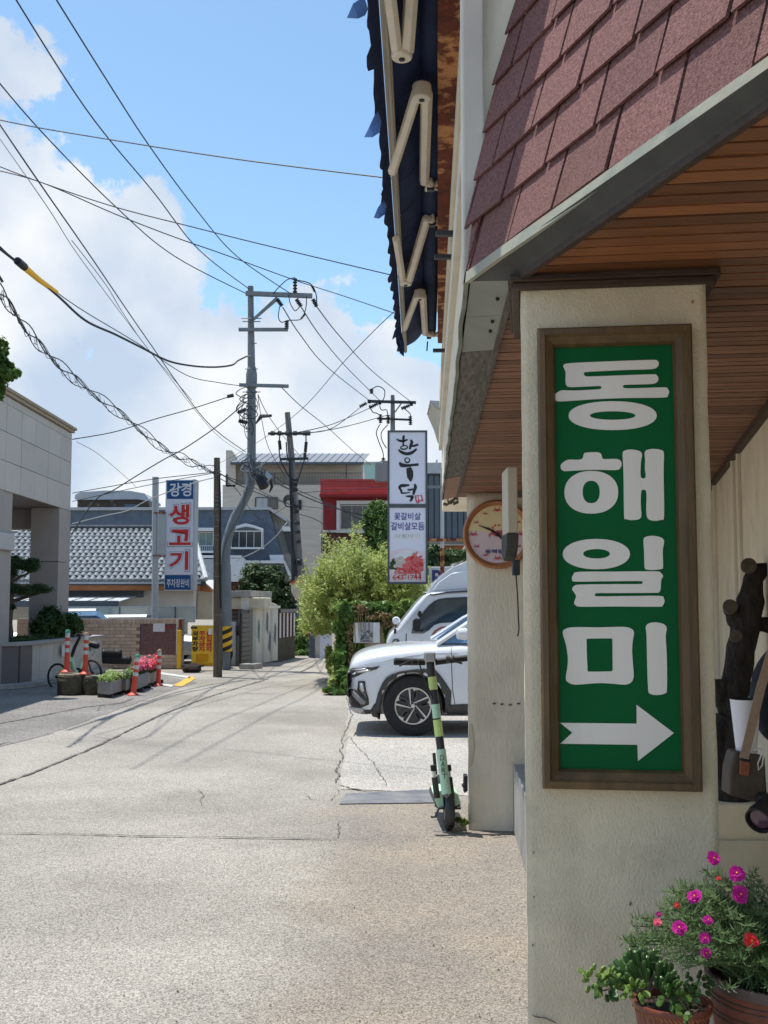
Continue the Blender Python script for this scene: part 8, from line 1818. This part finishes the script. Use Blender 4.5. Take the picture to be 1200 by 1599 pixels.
# ================================================================== TREES AND BUSHES
dt = plant('broadleaf_tree', 'dense dark green tree behind the gatehouse and the concrete pole', 'tree', [bl(402, 915, 36, 26, 30, 26), bl(425, 925, 36, 26, 34, 26), bl(445, 945, 36, 18, 28, 20), bl(395, 895, 36, 16, 14, 16), bl(425, 895, 36, 18, 12, 14), bl(420, 960, 36, 36, 24, 26), bl(455, 925, 36, 10, 18, 12)], 26000, .13, 'leaf_dark', (P(425, 940, 36).x, 36, 0), sub=12)
MB().tube([(P(425, 940, 36).x, 36, 0), P(425, 940, 36), P(430, 910, 36)], [.16, .10, .04], 10).build('trunk', 'bark_grey', dt); 
for (x, y) in ((405, 905), (445, 915), (412, 930)): MB().tube([P(425, 945, 36), P((425+x)/2, (945+y)/2+4, 36), P(x, y, 36)], [.06, .04, .015], 6).build('limb', 'bark_grey', dt)
gv = plant('ivy_column', 'dark ivy-clad column of foliage left of the blade sign', 'tree', [bl(588, 800, 43, 18, 16), bl(592, 820, 43, 24, 22), bl(600, 845, 43, 26, 22), bl(590, 790, 43, 12, 8), bl(604, 868, 43, 24, 16)], 16000, .13, 'leaf_ivy', (P(594, 940, 43).x, 43, 0), sub=14, shell=.75)
MB().tube([(P(596, 940, 43).x, 43, 0), P(594, 830, 43)], [.2, .08], 8).build('trunk', 'bark_grey', gv)
gv2 = plant('ivy_mass', 'dark leafy mass under the slate shed right of the blade sign', 'plant', [bl(674, 865, 25, 14, 16), bl(682, 880, 25, 20, 14), bl(705, 868, 25, 24, 12)], 5000, .10, 'leaf_dark', (P(680, 940, 25).x, 25, 0), sub=10)
MB().tube([(P(680, 940, 25).x, 25, 0), P(680, 870, 25)], [.06, .03], 6).build('stem', 'bark_grey', gv2)
iv = plant('ivy_clump', 'dark ivy climbing the foot of the leaning pole at the lane end', 'plant', [bl(466, 985, 33.4, 9, 16), bl(468, 1005, 33.2, 13, 18), bl(478, 1022, 33, 18, 8), bl(462, 972, 33.5, 6, 8), bl(498, 1025, 32.6, 12, 5)], 8000, .11, 'leaf_ivy', G(470, 1028), sub=9)
MB().tube([P(468, 1028, 33.3), P(464, 975, 33.4)], .03, 6).build('stem', 'bark_grey', iv)
fg = plant('grass_fronds', 'arching pale grass fronds behind the low lane wall', 'plant', [bl(445, 975, 34, 6, 4)], 200, .1, 'leaf_lime', P(440, 990, 34)); 
for k in range(6): MB().tube(smoothpts([P(434+k, 985, 34), P(442+k*1.5, 970-k, 34), P(452+k, 962+k*1.4, 34)], 4, False), .015, 4).build('frond', 'leaf_lime', fg)
# willow-like light green bush: long arching shoots crowded with narrow leaves
wb = thing('willow_bush', 'large feathery light green bush arching over the ivy wall in the middle of the lane', 'bush', G(560, 1060))
wb.location = (P(570, 940, 22).x, 22.2, 0)
rgn = random.Random(9); stems = MB(); LP, LN = [], []
YWb = 22.0
def in_crown(x, y): return True
for i in range(620):
    t = rgn.random(); bx = rgn.uniform(500, 650); by = rgn.uniform(915, 985)
    # outline of the crown: left edge 470 at mid height, top about 855
    tx = rgn.uniform(468, 668); lim_y = 868+((max(0, 520-tx))/50)**2*26+(max(0, tx-640)/30)**2*20; ty = lim_y+abs(rgn.gauss(0, 1))*38
    if tx < 500: ty = max(ty, rgn.uniform(885, 985))
    if ty > 985: continue
    if rgn.random() < .3: ty -= rgn.uniform(8, 42)*(1.2 if 490 < tx < 570 else .7)
    d0 = YWb+rgn.uniform(-1.1, 1.5); d1 = YWb+rgn.uniform(-1.6, 1.6)
    bx = tx+(560-tx)*.3+rgn.uniform(-14, 14); by = min(990, ty+rgn.uniform(28, 60))
    droop = rgn.uniform(-3, 12)
    pth = smoothpts([P(bx, by, d0), P((bx+tx)/2+rgn.uniform(-4, 4), (by+ty)/2-6, (d0+d1)/2), P(tx, ty+droop*.3, d1)], 7, False)
    stems.tube(pth, .006, 3, cap=False)
    for j, p in enumerate(pth[2:]):
        for _ in range(5): o_ = Vector((rgn.gauss(0, .045), rgn.gauss(0, .045), rgn.gauss(0, .045))); LP.append((p+o_)[:]); LN.append((o_.x*6, o_.y*6-.3, .5+o_.z*6))
leaves(LP, LN, .085, 'leaf_willow', 'foliage', wb, .32, .25, .6); stems.build('stems', 'leaf_lime', wb)
p_, n_2 = clumps([bl(540, 930, 22.4, 55, 45, 50), bl(600, 930, 22.4, 60, 45, 50), bl(640, 940, 22.4, 30, 30, 30)], 9000, 16, .35); leaves(p_, n_2, .085, 'leaf_willow', 'inner_foliage', wb, .35, .1)
MB().tube([(P(575, 940, 22.4).x, 22.4, 0), P(572, 960, 22.4), P(560, 920, 22.2)], [.10, .07, .03], 8).build('trunk', 'bark_grey', wb)
for (x, y) in ((500, 905), (530, 890), (600, 885), (640, 910)): MB().tube([P(572, 975, 22.4), P((572+x)/2, (975+y)/2+5, 22.2), P(x, y, 22)], [.05, .035, .012], 6).build('limb', 'bark_grey', wb)
# ivy-grown wall with picture board
iw = thing('ivy_wall', 'pinkish yard wall overgrown with ivy and hanging dry vines at the parking edge', 'wall', (P(590, 940, 20).x, 20.1, 0))
zt_i = P(0, 948, 20.0).z; x_l = P(531, 940, 20).x; x_r = P(760, 940, 20).x
MB().box(x_l, x_r, 20.0, 20.18, 0, zt_i).build('wall_face', 'cream', iw, bevel=.01); e_ = P(519, 940, 29).x
MB().prism([(x_l, 20.05, 0), (x_l+.18, 20.05, 0), (e_+.2, 29, 0), (e_, 29, 0)], (0, 0, zt_i-.1)).build('wall_side', 'cream', iw)
def ivy(blobs, n, size, m, nm, asp=.75, shell=.3, sub=10): p, q2 = clumps(blobs, n, sub, shell); return leaves(p, q2, size, m, nm, iw, asp, .25, .45)
YI = 19.75
ivy([bl(556, 972, YI, 24, 10, 9), bl(540, 955, YI-.2, 12, 16, 9), bl(530, 1030, YI-.2, 10, 18, 9), bl(536, 985, YI, 14, 22, 10), bl(543, 1010, YI, 16, 26, 10), bl(545, 1040, YI, 14, 26, 12), bl(552, 962, YI, 16, 14, 10), bl(533, 1000, YI+.3, 9, 30, 12)], 9000, .105, 'leaf_ivy', 'ivy')
ivy([bl(575, 960, YI, 30, 9, 10), bl(610, 965, YI, 20, 12, 8), bl(562, 1020, YI+.1, 8, 22, 6), bl(608, 990, YI+.1, 9, 25, 6), bl(640, 960, YI, 40, 16, 12), bl(601, 1018, YI+.1, 5, 10, 4), bl(585, 947, YI, 40, 8, 10), bl(560, 1045, YI, 10, 10, 6)], 9000, .10, 'leaf_ivy', 'ivy')
ivy([bl(626, 955, YI-.1, 14, 14, 8), bl(540, 950, YI, 16, 10, 10), bl(636, 945, YI-.1, 12, 8, 8)], 2600, .11, 'leaf_lime', 'young_ivy')
ivy([bl(546, 975, YI-.15, 7, 32, 6), bl(560, 952, YI-.15, 16, 9, 6), bl(592, 962, YI-.15, 24, 8, 6), bl(604, 975, YI-.12, 14, 10, 5), bl(548, 1020, YI-.18, 5, 36, 5)], 650, .075, 'leaf_dry', 'dry_vine', .35)
mbv = MB()
for k in range(8):
    x = 545+k*4.2+rgn.uniform(-2, 2); mbv.tube(smoothpts([P(x, 950, YI-.1), P(x+rgn.uniform(-3, 3), 965, YI-.15), P(x+rgn.uniform(-5, 5), 975+rgn.uniform(0, 45), YI-.12)], 4, False), .008, 4)
mbv.build('vine_stems', 'leaf_dry', iw)
pbk = thing('picture_board', 'white-edged board with a faded grey townscape photo hung on the ivy wall', 'board', P(575, 1003, 19.6)); FB3 = fr(575, 19.62)
fb(FB3, 552.5, 972, 593.5, 1004, -.03, 0, 'board', 'white_paint', pbk, .006); plate(FB3, [[(562, 972.6), (583, 972.6), (583, 1003.4), (562, 1003.4)]], 'pale_grey', 'photo', pbk, c=.002, extr=.001)
for i in range(44):
    x, y = rgn.uniform(562.5, 581), rgn.uniform(981, 1002); w_, h_ = rgn.uniform(1, 5), rgn.uniform(.6, 2.5); plate(FB3, [[(x, y), (min(x+w_, 582.6), y), (min(x+w_, 582.6), min(y+h_, 1003)), (x, min(y+h_, 1003))]], ('planter_grey', 'granite_dark', 'slate_metal', 'bark_cut')[i % 4], 'photo_tone', pbk, c=.005+.0004*i, extr=.0001)
wd = plant('weed_clump', 'low sprawling weeds and yellowing leaves at the foot of the ivy wall', 'plant', [bl(522, 1068, 19.2, 10, 12), bl(532, 1050, 19.7, 12, 16), bl(540, 1070, 19.2, 12, 12), bl(516, 1040, 21, 7, 14), bl(514, 1022, 23, 6, 14)], 4500, .10, 'leaf_willow', G(530, 1082), sub=9, up=.5)
p_, n_2 = clumps([bl(537, 1055, 19.1, 10, 12), bl(545, 1066, 19.0, 12, 12), bl(525, 1078, 19.0, 18, 4)], 1500, 8); leaves(p_, n_2, .11, 'leaf_ivy', 'broad_leaves', wd, .7, .4)
p_, n_2 = clumps([bl(520, 1080, 19.0, 16, 2)], 300, 8); leaves(p_, n_2, .06, 'leaf_dry', 'dead_leaves', wd, .5, .8); MB().tube([G(532, 1080), P(531, 1050, 19.3)], .012, 5).build('stems', 'leaf_dry', wd)
# tufts at the scooter and pillar foot
tf2 = plant('weed_tuft', 'small green weed tuft growing at the clock pillar foot', 'plant', [bl(725, 1283, 7.72, 7, 6, 5), bl(716, 1280, 7.8, 6, 4, 4)], 500, .022, 'leaf_lime', G(725, 1288), up=.6); MB().tube([G(724, 1288), P(724, 1280, 7.7)], .003, 4).build('stem', 'leaf_dry', tf2)
# ground beyond
tag(sheet('lane_end_ground', [(-9, 33.2), (3, 33.2), (3, 46), (-9, 46)], .002, 'dirt'), None, None) if False else None
